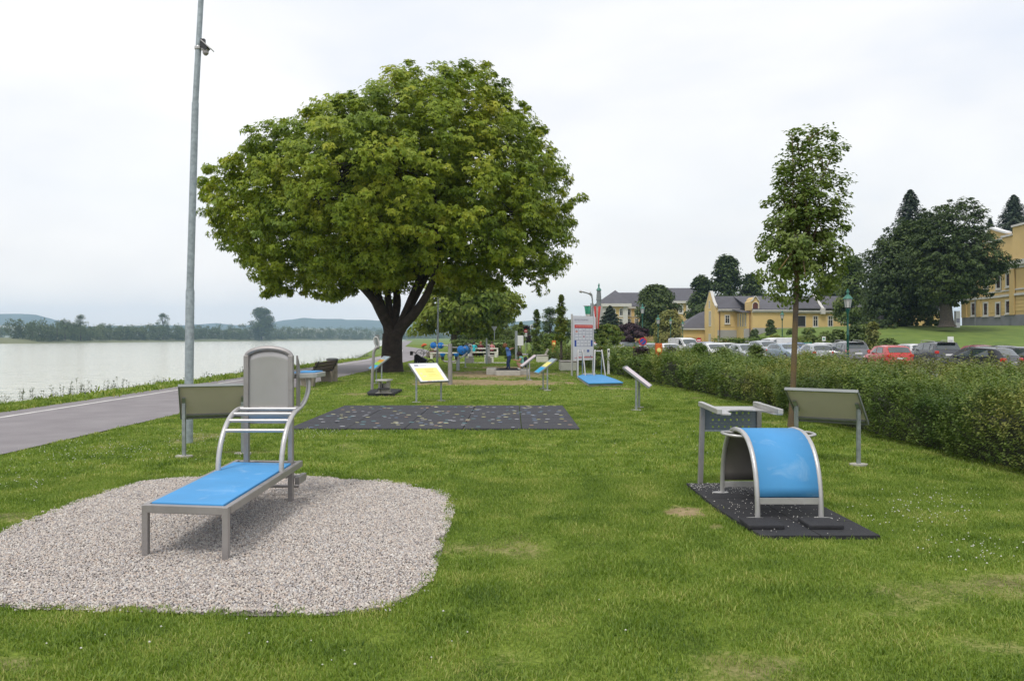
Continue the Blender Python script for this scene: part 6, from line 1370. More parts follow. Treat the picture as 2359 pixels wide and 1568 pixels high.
def boy():
    s = 0.0202  # metres per layout px at the trampoline
    Yb = TY+1.3; o = Vector((P(1171.5, 0, Yb).x, Yb, 0.18)); k = Yb/F
    def q(x, y, dy=0.0): # crop coordinates of the close-up (7.84 per source px), feet at y=1000
        u = (1900+x/7.84)*0.5759; v = (1350+y/7.84)*0.5759; p = P(u, v, Yb+dy); return (p.x-o.x, p.y-o.y, p.z-o.z)
    z0 = q(1080, 1020)[2]; 
    def g(x, y, dy=0): a = q(x, y, dy); return (a[0], a[1], a[2]-z0)
    J = {'pelvis': (*g(1075, 600), 0.105), 'chest': (*g(1040, 440), 0.115), 'sh': (*g(1000, 345), 0.09), 'neck': (*g(975, 325), 0.045), 'head': (*g(930, 270), 0.098),
         'shL': (*g(1010, 355, -0.14), 0.055), 'elL': (*g(1085, 385, -0.22), 0.038), 'wrL': (*g(1150, 335, -0.25), 0.026), 'shR': (*g(1010, 355, 0.14), 0.055), 'elR': (*g(1080, 390, 0.22), 0.038), 'wrR': (*g(1165, 350, 0.25), 0.026),
         'hipL': (*g(1085, 640, -0.08), 0.088), 'knL': (*g(1050, 800, -0.09), 0.058), 'anL': (*g(1085, 980, -0.09), 0.040), 'toL': (*g(1035, 1010, -0.10), 0.030), 'hipR': (*g(1065, 640, 0.08), 0.088), 'knR': (*g(1020, 790, 0.10), 0.058), 'anR': (*g(1015, 950, 0.12), 0.040), 'toR': (*g(955, 975, 0.12), 0.030)}
    B = [('pelvis', 'chest', blue_shirt), ('chest', 'sh', blue_shirt), ('sh', 'neck', skin_m), ('neck', 'head', skin_m), ('sh', 'shL', blue_shirt), ('shL', 'elL', blue_shirt), ('elL', 'wrL', skin_m), ('sh', 'shR', blue_shirt), ('shR', 'elR', blue_shirt), ('elR', 'wrR', skin_m),
         ('pelvis', 'hipL', denim), ('hipL', 'knL', denim), ('knL', 'anL', denim), ('anL', 'toL', darkplastic), ('pelvis', 'hipR', denim), ('hipR', 'knR', denim), ('knR', 'anR', denim), ('anR', 'toR', darkplastic)]
    hands(J, B, 'wrL', 'L', (1, 0, 0.3), k=0.8); hands(J, B, 'wrR', 'R', (1, 0, 0.3), k=0.8)
    person("boy in a blue shirt and jeans bouncing on the trampoline, arms flung back", (o.x, o.y, 0.18), J, B, hair_mat=hair_fair, face=(-1, -0.1, -0.35))
boy()
def woman():
    Yb = TY+1.2; o = Vector((P(1193, 0, Yb).x, Yb, 0.0))
    def g(x, y, dy=0): u = (1900+x/7.84)*0.5759; v = (1350+y/7.84)*0.5759; p = P(u, v, Yb+dy); return (p.x-o.x, p.y-o.y, p.z-o.z)
    J = {'pelvis': (*g(1500, 900), 0.13), 'waist': (*g(1515, 790), 0.115), 'chest': (*g(1470, 680), 0.125), 'sh': (*g(1435, 620), 0.09), 'neck': (*g(1400, 585), 0.045), 'head': (*g(1378, 520), 0.105),
         'shL': (*g(1435, 640, -0.17), 0.06), 'elL': (*g(1395, 735, -0.22), 0.042), 'wrL': (*g(1265, 705, -0.16), 0.027), 'shR': (*g(1435, 640, 0.17), 0.06), 'elR': (*g(1385, 735, 0.22), 0.042), 'wrR': (*g(1235, 690, 0.14), 0.027),
         'hipL': (*g(1490, 905, -0.10), 0.10), 'knL': (*g(1330, 790, -0.13), 0.062), 'anL': (*g(1420, 960, -0.12), 0.042), 'toL': (*g(1350, 985, -0.14), 0.034), 'hipR': (*g(1490, 905, 0.10), 0.10), 'knR': (*g(1310, 775, 0.12), 0.062), 'anR': (*g(1400, 950, 0.12), 0.042), 'toR': (*g(1330, 975, 0.12), 0.034)}
    B = [('pelvis', 'waist', mint), ('waist', 'chest', mint), ('chest', 'sh', mint), ('sh', 'neck', skin_m), ('neck', 'head', skin_m), ('sh', 'shL', mint), ('shL', 'elL', skin_m), ('elL', 'wrL', skin_m), ('sh', 'shR', mint), ('shR', 'elR', skin_m), ('elR', 'wrR', skin_m),
         ('pelvis', 'hipL', navy), ('hipL', 'knL', skin_m), ('knL', 'anL', skin_m), ('anL', 'toL', whitec), ('pelvis', 'hipR', navy), ('hipR', 'knR', skin_m), ('knR', 'anR', skin_m), ('anR', 'toR', whitec)]
    hands(J, B, 'wrL', 'L', (-1, 0.1, 0.2), k=0.9); hands(J, B, 'wrR', 'R', (-1, 0, 0.2), k=0.9)
    t = person("woman in a mint T-shirt and dark shorts crouching at the trampoline's edge", o, J, B, hair_mat=hair_brown, long_hair=True, face=(-1, -0.15, -0.1))
    c = Vector(g(1590, 760)); bt = thing("backpack", "dark backpack on the back of the crouching woman", "backpack", o+c); m = MB(); m.ball((0, 0, 0), 0.19, navy, 12, (0.62, 0.8, 1.35)); m.build("bag", navy, bt, True); m = MB(); m.ball((0.09, 0, -0.08), 0.09, darkplastic, 8, (0.6, 1.1, 1)); m.build("pocket", darkplastic, bt, True)
woman()
def seated(label, base, shirt, legs, face=(0, -1, 0), hm=None, sc=1.0, rot=0.0, long_hair=False):
    J = {'pelvis': (0, 0, .52, .13), 'chest': (0, -.03, .80, .125), 'sh': (0, -.04, .98, .085), 'neck': (0, -.05, 1.08, .045), 'head': (0, -.07, 1.20, .10), 'shL': (-.18, -.04, .97, .058), 'elL': (-.25, -.12, .74, .042), 'wrL': (-.18, -.36, .70, .028), 'shR': (.18, -.04, .97, .058), 'elR': (.25, -.12, .74, .042), 'wrR': (.16, -.36, .70, .028),
         'hipL': (-.10, -.03, .50, .095), 'knL': (-.13, -.46, .50, .062), 'anL': (-.13, -.46, .08, .042), 'toL': (-.14, -.62, .04, .035), 'hipR': (.10, -.03, .50, .095), 'knR': (.13, -.46, .50, .062), 'anR': (.13, -.46, .08, .042), 'toR': (.14, -.62, .04, .035)}
    J = {k: tuple(x*sc for x in v) for k, v in J.items()}
    B = [('pelvis', 'chest', shirt), ('chest', 'sh', shirt), ('sh', 'neck', skin_m), ('neck', 'head', skin_m)]
    for s in 'LR': B += [('sh', 'sh'+s, shirt), ('sh'+s, 'el'+s, shirt), ('el'+s, 'wr'+s, skin_m), ('pelvis', 'hip'+s, legs), ('hip'+s, 'kn'+s, legs), ('kn'+s, 'an'+s, legs), ('an'+s, 'to'+s, darkplastic)]
    hands(J, B, 'wrL', 'L', (0, -1, 0)); hands(J, B, 'wrR', 'R', (0, -1, 0))
    t = person(label, base, J, B, hair_mat=hm or hair_brown, face=(0, -1, 0), long_hair=long_hair); t.rotation_euler.z = rot; return t
seated("person in a turquoise top sitting on the near picnic bench, back to the camera", (PB.x-0.75, PB.y-0.85, 0), turq, darkred, rot=R(175), hm=M("dark_hair", (0.02, 0.012, 0.01), 0.7))
seated("person in a pale pink top sitting behind the picnic table, facing the camera", (PB.x+0.75, PB.y+0.85, 0), pinkc, darkred, rot=R(-8))
seated("person in a dark red top at the left of the picnic table's far side", (PB.x-0.25, PB.y+0.85, 0), darkred, navy, rot=R(6), hm=hair_fair)
bq = G(1003, 823)
t = thing("stone_seat", "rough brown stone block seat beside the river path", "seat", bq); MB().prism([(-.75, -.35), (.6, -.4), (.75, .3), (-.6, .35)], 0, 0.46).build("block", concrete_brown, t, False, 0.05)
seated("person in a white top sitting on the stone block beside the bicycle", (bq.x+0.0, bq.y+0.05, 0.0), whitec, darkred, rot=R(-60))
def bicycle():
    b = G(981, 824); t = thing("bicycle", "dark bicycle with an orange jacket bundled on it, parked by the river path", "bicycle", b, R(25))
    for x in (-0.52, 0.52):
        w = MB(); w.tube([(x+0.33*math.cos(a), 0, 0.34+0.33*math.sin(a)) for a in np.linspace(0, 2*math.pi, 22)[:-1]], 0.022, 6, tyre, closed=True); w.tube([(x, -.04, .34), (x, .04, .34)], 0.03, 8, rimm)
        for a in np.linspace(0, math.pi, 7)[:-1]: w.tube([(x+0.32*math.cos(a), 0, 0.34+0.32*math.sin(a)), (x-0.32*math.cos(a), 0, 0.34-0.32*math.sin(a))], 0.003, 4, rimm)
        w.build("wheel", tyre, t, True)
    m = MB(); A, Bq, C, D, E = (-0.52, 0, .34), (-0.1, 0, .32), (-0.22, 0, .82), (0.36, 0, .86), (0.52, 0, .34)
    for p, q in ((A, Bq), (A, C), (Bq, C), (Bq, D), (C, D), (D, E)): m.tube([p, q], 0.017, 6)
    m.build("frame", darkplastic, t, True); MB().ball((-0.25, 0, .92), 0.11, None, 8, (1.3, .8, .45)).build("saddle", blackcloth, t, True); m = MB(); m.tube([(0.34, 0, .86), (0.33, 0, 1.0), (0.25, .28, 1.02)], 0.014, 6); m.tube([(0.33, 0, 1.0), (0.25, -.28, 1.02)], 0.014, 6); m.build("handlebar", darkplastic, t, True)
    j = thing("jacket", "orange jacket lying over the saddle of the parked bicycle", "jacket", b+Vector((-0.1, -.1, 1.08))); m = MB(); m.ball((0, 0, 0), 0.16, None, 12, (1.2, .8, .7)); m.ball((-.16, 0, -.10), 0.11, None, 10, (1, .7, 1)); m.build("cloth", orange_c, j, True)
bicycle()

# ================================================================ lanterns, lamps, flags, signs
def lantern(label, u, Y, vtop, seed=0, group="green street lanterns", th=4.05):
    l = slot(u, 0, Y); ztop = P(u, vtop, Y).z-l.z; s = ztop/th; t = thing("street_lantern", label, "street lamp", l, 0.2*seed, group); H = th*s; k = s
    m = MB(); m.lathe((0,0,-.05), [(0.13*k, 0), (0.12*k, 0.35*k), (0.075*k, 0.45*k), (0.06*k, 0.9*k), (0.052*k, 0.95*k), (0.045*k, H*0.52), (0.060*k, H*0.525), (0.060*k, H*0.54), (0.042*k, H*0.55), (0.038*k, H-1.0*k), (0.075*k, H-0.92*k), (0.11*k, H-0.80*k), (0.05*k, H-0.78*k)], 14); m.build("post", greenmetal, t, True)
    z = H-0.80*k; m = MB(); m.lathe((0, 0, z), [(0.11*k, 0), (0.165*k, 0.355*k)], 6); m.build("glass", lampglass, t)
    m = MB()
    for i in range(6):
        a = 2*math.pi*(i+0.5)/6; m.tube([(0.112*k*math.cos(a), 0.112*k*math.sin(a), z-0.005), (0.170*k*math.cos(a), 0.170*k*math.sin(a), z+0.36*k)], 0.009*k, 5)
    m.build("cage", greenmetal, t)
    m = MB(); m.lathe((0, 0, z+0.355*k), [(0.20*k, 0), (0.195*k, 0.02*k), (0.15*k, 0.08*k), (0.075*k, 0.155*k), (0.05*k, 0.175*k), (0.05*k, 0.27*k), (0.075*k, 0.285*k), (0.07*k, 0.31*k), (0.03*k, 0.34*k), (0.035*k, 0.38*k), (0.008*k, 0.42*k)], 14); m.build("cap", copper, t, True)
lantern("large green street lantern rising from the hedge right of the young tree", 1953, 32.5, 664, 1)
lantern("green street lantern behind the orange parking post", 1516, 66, 724, 2)
lantern("green street lantern before the tall dark tree at the palace", 1480, 92, 698, 3)
lantern("farther green street lantern in front of the yellow-green tree, left of the other one there", 1545, 110, 730, 4)
lantern("green street lantern left of the arcaded wing, before the yellow-green tree's right edge", 1573, 100, 737, 5)
lantern("green street lantern seen against the plain lodge wall", 1802, 108, 714, 6)
lantern("small grey-white lantern between the saplings and the tall board", 1270-3.5, 82, 768, 7, th=3.4)
def curved_lamp():
    l = slot(1364, 0, 72); t = thing("street_lamp", "tall grey street lamp with a curved arm above the flags", "street lamp", l); fin = loc_fin(t); Q = lambda x, y: P((2200+x/3.137)*0.5759, (1100+y/3.137)*0.5759, 72)
    m = MB(); m.tube(smooth_path([l, Q(533, 520), Q(533, 330), Q(522, 265), Q(490, 235), Q(440, 218), Q(405, 210)], 4), [0.10]*4+[0.08]*30, 8) if False else m.tube(smooth_path([l, Q(533, 520), Q(533, 330), Q(522, 265), Q(490, 235), Q(440, 218), Q(405, 210)], 4), 0.065, 8); m.tube(smooth_path([Q(533, 300), Q(525, 245), Q(508, 228)], 3), 0.05, 6); fin(m, "pole", greypaint, True)
    for (a, b) in (((410, 214), (365, 200)), ((515, 232), (492, 222))):
        m = MB(); p, q = Q(*a), Q(*b); m.tube([p, p.lerp(q, .3), p.lerp(q, .8), q], [0.05, 0.12, 0.12, 0.04], 8); fin(m, "lamp_head", brushed_light, True)
curved_lamp()
def banner(label, u0, u1, v0, v1, Y, mats, u0b=None, u1b=None, hole=None):
    a = P((u0+u1)/2, v0, Y); g = slot((u0+u1)/2, 0, Y); t = thing("banner", label, "flag", g); fin = loc_fin(t)
    m = MB(); x = P(u1 if mats[0] is not redflag else u0-1, 0, Y).x; m.tube([(x, Y, g.z), (x, Y, a.z+0.25)], 0.05, 8); m.tube([(P(u0-2, 0, Y).x, Y, a.z+0.02), (P(u1+1, 0, Y).x, Y, a.z+0.02)], 0.03, 6); fin(m, "mast", greypaint, True)
    m = MB(); nx, nz = 12, 10; n = len(mats); V = []
    for j in range(nz+1):
        for i in range(nx+1):
            fx, fz = i/nx, j/nz; uu = (u0*(1-fx)+u1*fx)*(1-fz)+((u0b or u0)*(1-fx)+(u1b or u1)*fx)*fz; p = P(uu, v0*(1-fz)+v1*fz, Y); V.append((p.x, p.y-0.08*math.sin(fx*9+fz*2)*(0.3+fz), p.z))
    for j in range(nz):
        for i in range(nx):
            mm = mats(i/nx, j/nz) if callable(mats) else mats[min(n-1, int((j/nz if hole == 'v' else i/nx)*n))]
            k = len(m.v); m.add([V[j*(nx+1)+i], V[(j+1)*(nx+1)+i], V[(j+1)*(nx+1)+i+1], V[j*(nx+1)+i+1]], [(0,1,2,3)], mm)
    fin(m, "cloth", mats[0] if not callable(mats) else None)
redflag = M("red_flag", (0.55, 0.06, 0.05), 0.8, 0, 0.1, 2); greenflag = M("green_flag", (0.04, 0.26, 0.16), 0.8, 0, 0.1, 2); whiteflag = M("white_flag", (0.55, 0.54, 0.52), 0.8, 0, 0.08, 2); greyflag = M("grey_flag", (0.36, 0.33, 0.30), 0.8, 0, 0.1, 2)
banner("hanging green and white banner left of the street lamp pole", 1346, 1361.5, 705, 728, 70, [greenflag, greenflag, greenflag, whiteflag], 1349, 1361, 'v')
banner("long red and white banner hanging right of the street lamp pole", 1367.5, 1384, 705, 757, 71, [redflag, greyflag, redflag], 1372, 1379)
def sign(name, label, u, vb, Y, parts, post_r=0.035, pm=None):
    """parts: (kind, u, v, w, h, material)"""
    l = slot(u, 0, Y); t = thing(name, label, "sign", l); fin = loc_fin(t); top = min(p[2]-p[4]/2 for p in parts)
    m = MB(); m.tube([l-Vector((0,0,.02)), Vector((l.x, l.y, P(u, top, Y).z))], post_r, 8); fin(m, "post", pm or steel, True)
    k = Y/F; m = MB(); d = 0.05
    for (kind, uu, vv, w, h, mat) in parts:
        c = P(uu, vv, Y-d); d += 0.012; w2, h2 = w*k/2, h*k/2
        if kind == 'rect': pl = [(-w2, -h2), (w2, -h2), (w2, h2), (-w2, h2)]
        elif kind == 'disc': pl = [(w2*math.cos(2*math.pi*i/20), h2*math.sin(2*math.pi*i/20)) for i in range(20)]
        elif kind == 'tri': pl = [(0, -h2), (w2, h2), (-w2, h2)]
        elif kind == 'x': pl = [(-w2, -h2*0.8), (-w2*0.8, -h2), (w2, h2*0.8), (w2*0.8, h2)]
        m.fprism(c, (1,0,0), (0,0,1), (0,1,0), pl, 0, 0.008, mat)
    fin(m, "plate", parts[0][5]); return t
sign("road_sign", "grey back of a triangular give-way sign above the clipped hedge", 1139, 0, 86, [('tri', 1139, 758, 14, 13, greypaint), ('tri', 1139, 758.3, 8, 7, M("dull_grey", (0.25, 0.27, 0.27), 0.6))])
sign("notice_board", "small white notice board on two grey posts behind the crouching woman", 1189.5, 0, 58, [('rect', 1199, 784, 13.5, 23, whitepaint), ('rect', 1188, 782, 4, 40, greypaint)], 0.09)
sign("road_sign", "small red and white road sign right of the white notice board", 1211, 0, 90, [('disc', 1211, 762, 8, 8, redpaint), ('rect', 1211, 771, 7, 9, whitepaint), ('rect', 1211, 762, 5, 2, whitepaint)])
sign("road_sign", "white parking sign with a dark P before the purple tree", 1226, 0, 92, [('rect', 1226, 752, 8, 10, whitepaint), ('rect', 1224.8, 752.3, 1.4, 7, bluepaint), ('disc', 1226.6, 750.3, 3.4, 3.4, bluepaint), ('disc', 1226.5, 750.3, 1.2, 1.2, whitepaint)])
sign("road_sign", "round blue no-stopping sign with red border and cross on a green pole", 1481, 0, 62, [('disc', 1481, 786.5, 19, 19, redpaint), ('disc', 1481, 786.5, 14, 14, bluepaint), ('x', 1481, 786.5, 11, 11, redpaint)], 0.05, greenmetal)
sign("road_sign", "round red no-entry sign in front of the arcaded yellow wing", 1610, 0, 104, [('disc', 1610, 783.5, 12, 12, redpaint), ('rect', 1610, 783.5, 8.5, 2.6, whitepaint)])
sign("notice_board", "plain white notice board standing behind the white estate cars", 1719, 0, 92, [('rect', 1719, 794, 13, 22, whitepaint), ('rect', 1719, 789, 9, 1.2, greyprint), ('rect', 1719, 795, 8, 1.2, greyprint)], 0.05)
sign("road_sign", "green and white direction sign right of the young tree's trunk", 1847, 0, 90, [('rect', 1861, 791.5, 19, 6, M("green_sign", (0.02, 0.22, 0.14), 0.5)), ('rect', 1861, 791.5, 12, 1.5, whitepaint)])
sign("road_sign", "small white square sign on a post right of the green direction sign", 1898, 0, 88, [('rect', 1898, 780, 8, 10, whitepaint), ('rect', 1898, 780, 4, 4, greenflag)])
sign("road_sign", "white regulation sign standing on the grass slope above the dark SUV", 2194, 0, 72, [('rect', 2190, 782, 14, 14, whitepaint), ('rect', 2190, 784, 9, 1.5, greyprint), ('rect', 2190, 788, 9, 1.5, greyprint)], 0.03)
def stele(label, u, v0, v1, w, Y):
    l = slot(u, 0, Y); z = P(u, v0, Y).z; wz = w*Y/F; t = thing("parking_post", label, "sign", (l.x, l.y, l.z)); H = z-l.z
    m = MB(); m.box((-wz/2, -0.12, 0), (wz/2, 0.12, H)); m.build("body", M("orange_shell", (0.62, 0.13, 0.02), 0.5), t, False, 0.02)
    m = MB(); n = 16; r = wz*0.33; m.fprism((0, -0.122, H*0.80), (1,0,0), (0,0,1), (0,-1,0), [(r*math.cos(2*math.pi*i/n), r*math.sin(2*math.pi*i/n)) for i in range(n)], 0, 0.01, yellowprint)
    for k in range(3): m.fprism((0, -0.122, H*(0.60-0.05*k)), (1,0,0), (0,0,1), (0,-1,0), [(-wz*.3, 0), (wz*.3, 0), (wz*.3, .03), (-wz*.3, .03)], 0, 0.006, M("pale_orange", (0.8, 0.45, 0.2), 0.5))
    m.build("print", yellowprint, t)
stele("orange parking stele with a yellow disc standing in the shrubs before the silver cars", 1517, 790.5, 822, 15, 34)
stele("smaller orange stele beside the sapling, left of the tall board", 1276, 784, 801, 9, 74)
def marker():
    l = slot(1402, 0, 36); z = P(1402, 803, 36).z; t = thing("marker_post", "slim white marker post in the shrubs right of the trestles", "post", l); MB().box((-.05, -.05, 0), (.05, .05, z-l.z)).build("shaft", whitepaint, t, False, 0.01); MB().box((-.03, -.056, z-l.z-.16), (.03, -.051, z-l.z-.06)).build("reflector", darkplastic, t)
marker()

# ================================================================ cars
PROF = {  # x (front +), half width, roof/hood height, is cabin ; belt height
 'hatch': dict(L=4.0, w=0.86, belt=0.92, st=[(2.00, .72, .50, 0), (1.93, .80, .68, 0), (1.45, .85, .84, 0), (0.98, .86, .95, 0), (0.28, .70, 1.42, 1), (-0.4, .69, 1.48, 1), (-1.25, .67, 1.43, 1), (-1.50, .66, 1.38, 1), (-1.88, .80, .95, 0), (-1.96, .80, .70, 0), (-1.99, .72, .45, 0)]),
 'suv': dict(L=4.6, w=0.93, belt=1.08, st=[(2.28, .78, .62, 0), (2.20, .88, .88, 0), (1.6, .92, 1.03, 0), (1.10, .93, 1.12, 0), (0.45, .75, 1.60, 1), (-0.4, .74, 1.68, 1), (-1.6, .72, 1.64, 1), (-1.85, .70, 1.58, 1), (-2.15, .86, 1.10, 0), (-2.26, .86, .80, 0), (-2.30, .78, .5, 0)]),
 'estate': dict(L=4.6, w=0.88, belt=0.93, st=[(2.3, .74, .50, 0), (2.2, .82, .70, 0), (1.6, .87, .86, 0), (1.10, .88, .96, 0), (0.40, .71, 1.40, 1), (-0.4, .70, 1.47, 1), (-1.7, .68, 1.44, 1), (-1.95, .67, 1.38, 1), (-2.18, .82, .96, 0), (-2.28, .82, .72, 0), (-2.30, .74, .45, 0)]),
 'sedan': dict(L=4.5, w=0.87, belt=0.92, st=[(2.25, .74, .50, 0), (2.15, .82, .68, 0), (1.5, .86, .84, 0), (1.05, .87, .94, 0), (0.35, .69, 1.36, 1), (-0.3, .68, 1.43, 1), (-0.95, .67, 1.38, 1), (-1.1, .66, 1.34, 1), (-1.70, .80, .99, 0), (-2.15, .80, .93, 0), (-2.25, .72, .5, 0)]),
 'van': dict(L=4.9, w=0.95, belt=1.15, st=[(2.45, .80, .62, 0), (2.38, .90, .90, 0), (2.0, .94, 1.08, 0), (1.65, .95, 1.18, 0), (0.95, .80, 1.82, 1), (0.3, .80, 1.95, 1), (-2.1, .80, 1.96, 1), (-2.35, .79, 1.90, 1), (-2.42, .92, 1.15, 0), (-2.44, .92, .80, 0), (-2.45, .88, .42, 0)])}
def paint(name, c, metal=0.3): return M(name, c, 0.28, metal, 0.05, 2, coat=0.8)
def car(label, kind, pm, loc, head, rails=False, group=None, spoiler=False, vent=None):
    p = PROF[kind]; w = p['w']; bl = p['belt']; t = thing("parked_car", label, "car" if kind != 'van' else "van", loc, head, "cars in the car park")
    rows = []
    for (x, hw, zr, cab) in p['st']:
        e = abs(x)/(p['L']/2); bw = w*(1-0.10*max(0, e-0.8)/0.2*1.0); z0 = 0.22 if e < 0.97 else 0.30
        zb = bl if cab else min(bl-0.03, zr-0.04); hwr = hw if cab else bw*0.80
        pts = [(bw*0.94, z0), (bw, z0+0.16), (bw*1.0, (z0+zb)*0.55), (bw*0.965, zb), ((hwr+0.03) if cab else bw*0.90, (zr-0.05) if cab else zr-0.01), (hwr*0.72, zr), (0, zr+0.012)]
        rows.append([(x, y, z) for y, z in pts]+[(x, -y, z) for y, z in pts[-2::-1]])
    n = len(rows[0]); V = [q for r in rows for q in r]; Fq = [(i*n+j, i*n+j+1, (i+1)*n+j+1, (i+1)*n+j) for i in range(len(rows)-1) for j in range(n-1)]
    Fq += [((i+1)*n, (i+1)*n+n-1, i*n+n-1, i*n) for i in range(len(rows)-1)]; Fq += [tuple(range(n-1, -1, -1)), tuple((len(rows)-1)*n+k for k in range(n))]
    b = MB().add(V, Fq).build("body", pm, t, True); b.data.flip_normals() if False else None
    bm = bmesh.new(); bm.from_mesh(b.data); bmesh.ops.recalc_face_normals(bm, faces=bm.faces); bm.to_mesh(b.data); bm.free()
    st = p['st']; ci = [i for i, s in enumerate(st) if s[3]]; c0, c1 = ci[0], ci[-1]
    def lerp(a, b, q): return tuple(a[k]*(1-q)+b[k]*q for k in range(3))
    def patch(name, A, Bq, C, D, off=(0, 0, 0), mat=carglass):   # quad inset from its surface, pushed out
        m = MB(); o = Vector(off); m.add([Vector(q)+o for q in (A, Bq, C, D)], [(0,1,2,3)]); ob = m.build(name, mat, t); s = ob.modifiers.new("thickness", 'SOLIDIFY'); s.thickness = 0.012; s.offset = 0; return ob
    # windscreen and rear window follow the sloping bands of the shell
    for (i, j, nm, sgn) in ((c0-1, c0, "windscreen", 1), (c1+1, c1, "rear_window", -1)):
        lo = rows[i]; hi = rows[j]; N_ = n//2; m = MB(); L1 = [lerp(lo[4], hi[4], 0.14), lerp(lo[5], hi[5], 0.12), lerp(lo[6], hi[6], 0.12), lerp(lo[n-1-5], hi[n-1-5], 0.12), lerp(lo[n-1-4], hi[n-1-4], 0.14)]; L2 = [lerp(lo[4], hi[4], 0.90), lerp(lo[5], hi[5], 0.90), lerp(lo[6], hi[6], 0.90), lerp(lo[n-1-5], hi[n-1-5], 0.90), lerp(lo[n-1-4], hi[n-1-4], 0.90)]
        sq = 0.93; o = Vector((0.016*sgn, 0, 0.012)); m.add([Vector((a[0], a[1]*sq, a[2]))+o for a in L1]+[Vector((a[0], a[1]*sq, a[2]))+o for a in L2], [(k, k+1, 5+k+1, 5+k) for k in range(4)]); m.build(nm, carglass, t, True)
    if not (kind == 'van' and vent is None):
        pass
    xs0 = st[c0-1][0]; xs1 = st[c1+1][0]
    def side(xa, xb, s):
        # side glass between belt and roof edge
        def at(x, q):
            for k in range(len(rows)-1):
                if rows[k][0][0] >= x >= rows[k+1][0][0]: break
            f = (rows[k][0][0]-x)/max(1e-6, rows[k][0][0]-rows[k+1][0][0]); a = lerp(rows[k][3], rows[k+1][3], f); c = lerp(rows[k][4], rows[k+1][4], f); r = lerp(a, c, q); return Vector((r[0], (r[1]+0.011)*s, r[2]))
        return [at(xa, 0.12), at(xb, 0.12), at(xb, 0.86), at(xa, 0.86)]
    xf, xr_ = st[c0][0]+0.30, st[c1][0]-0.02; mid = (xf+xr_)/2+0.05
    segs = {'hatch': [(xf, 0.02-0.25), (-0.33, -1.18)], 'suv': [(xf, -0.35), (-0.43, -1.28), (-1.36, -1.82)], 'estate': [(xf, -0.30), (-0.38, -1.18), (-1.26, -1.88)], 'sedan': [(xf, -0.30), (-0.38, -1.02)], 'van': [(xf+0.05, 0.35), (0.2, -0.9), (-1.0, -2.1)] if vent else [(xf+0.05, 0.35)]}[kind]
    for s in (-1, 1):
        for k, (a, c) in enumerate(segs):
            q = side(a, c, s)
            if k == 0: q[3] = q[3]+Vector((-0.24, 0, 0)) ; 
            if k == len(segs)-1 and kind != 'van': q[2] = q[2]+Vector((0.12, 0, 0))
            m = MB(); m.add(q, [(0,1,2,3) if s > 0 else (3,2,1,0)]); ob = m.build("side_window", carglass, t); sdf = ob.modifiers.new("thickness", 'SOLIDIFY'); sdf.thickness = 0.01; sdf.offset = 0
        x = xf-0.02; m = MB(); m.ball((x, s*(w+0.10), bl+0.06), 0.10, None, 8, (0.7, 1, 0.75)); m.build("mirror", pm if kind != 'van' else darkplastic, t, True)
        fx, rx_ = st[1][0], st[-2][0]
        m = MB(); m.ball((fx-0.10, s*(w*0.74), st[1][2]-0.02), 0.16, None, 10, (0.7, 1.05, 0.55)); m.build("headlight", clearlight, t, True)
        hz = bl-0.10 if kind in ('suv', 'hatch', 'estate') else bl-0.14
        m = MB(); m.obox((rx_+0.10, s*(w*0.83), hz), Vector((0.13, 0, 0)), Vector((0, 0.105, 0)), Vector((0, 0, 0.10 if kind != 'van' else 0.2))); m.build("tail_light", redlight, t, False, 0.04)
        for k, x in enumerate((p['L']*0.31, -p['L']*0.30)):
            m = MB(); y = s*(w-0.10); R_ = 0.32 if kind not in ('suv', 'van') else 0.36; m.tube([(x, y-0.11, R_), (x, y-0.09, R_), (x, y+0.10, R_), (x, y+0.12, R_)], [R_*0.88, R_, R_, R_*0.88], 20, tyre); wl = m.build("wheel", tyre, t, True)
            m = MB(); m.tube([(x, y+s*0.10, R_), (x, y+s*0.13, R_)], [R_*0.62, R_*0.56], 14); m.build("rim", rimm, wl, True)
        if rails:
            m = MB(); m.tube(smooth_path([Vector((0.35, s*0.66, st[c0][2]+0.00)), Vector((0.25, s*0.66, st[c0+1][2]+0.055)), Vector((-0.6, s*0.65, st[c0+1][2]+0.075)), Vector((-1.5, s*0.64, st[c1-1][2]+0.06)), Vector((-1.6, s*0.64, st[c1-1][2]))], 3), 0.02, 6); m.build("roof_rail", brushed_light, t, True)
    xr2 = st[-2][0]; m = MB(); m.box((xr2-0.035, -0.26, bl-0.32), (xr2-0.015, 0.26, bl-0.21)); m.build("number_plate", whitepaint, t)
    m = MB(); m.box((p['L']/2-0.035, -0.26, 0.42), (p['L']/2+0.005, 0.26, 0.53)); m.build("number_plate", whitepaint, t); m = MB(); m.box((p['L']/2-0.08, -0.5, 0.36), (p['L']/2-0.025, 0.5, 0.60)); m.build("grille", darkplastic, t)
    if spoiler: m = MB(); m.obox((st[c1][0]-0.08, 0, st[c1][2]+0.03), (0.14, 0, -0.01), (0, 0.60, 0), (0, 0, 0.018)); m.build("spoiler", pm if spoiler is True else spoiler, t)
    return t
red_p = paint("red_paint", (0.50, 0.025, 0.02), 0.1); white_p = paint("white_car_paint", (0.66, 0.66, 0.66), 0.0); silver_p = paint("silver_paint", (0.42, 0.44, 0.46), 0.5); black_p = paint("black_paint", (0.018, 0.019, 0.024), 0.2); grey_p = paint("grey_car_paint", (0.17, 0.17, 0.18), 0.4)
dkgrey_p = paint("dark_grey_paint", (0.055, 0.058, 0.066), 0.3); blue_p = paint("blue_car_paint", (0.03, 0.10, 0.28), 0.3); lightblue_p = paint("pale_blue_paint", (0.28, 0.35, 0.42), 0.4); wine_p = paint("wine_red_paint", (0.22, 0.02, 0.025), 0.3)
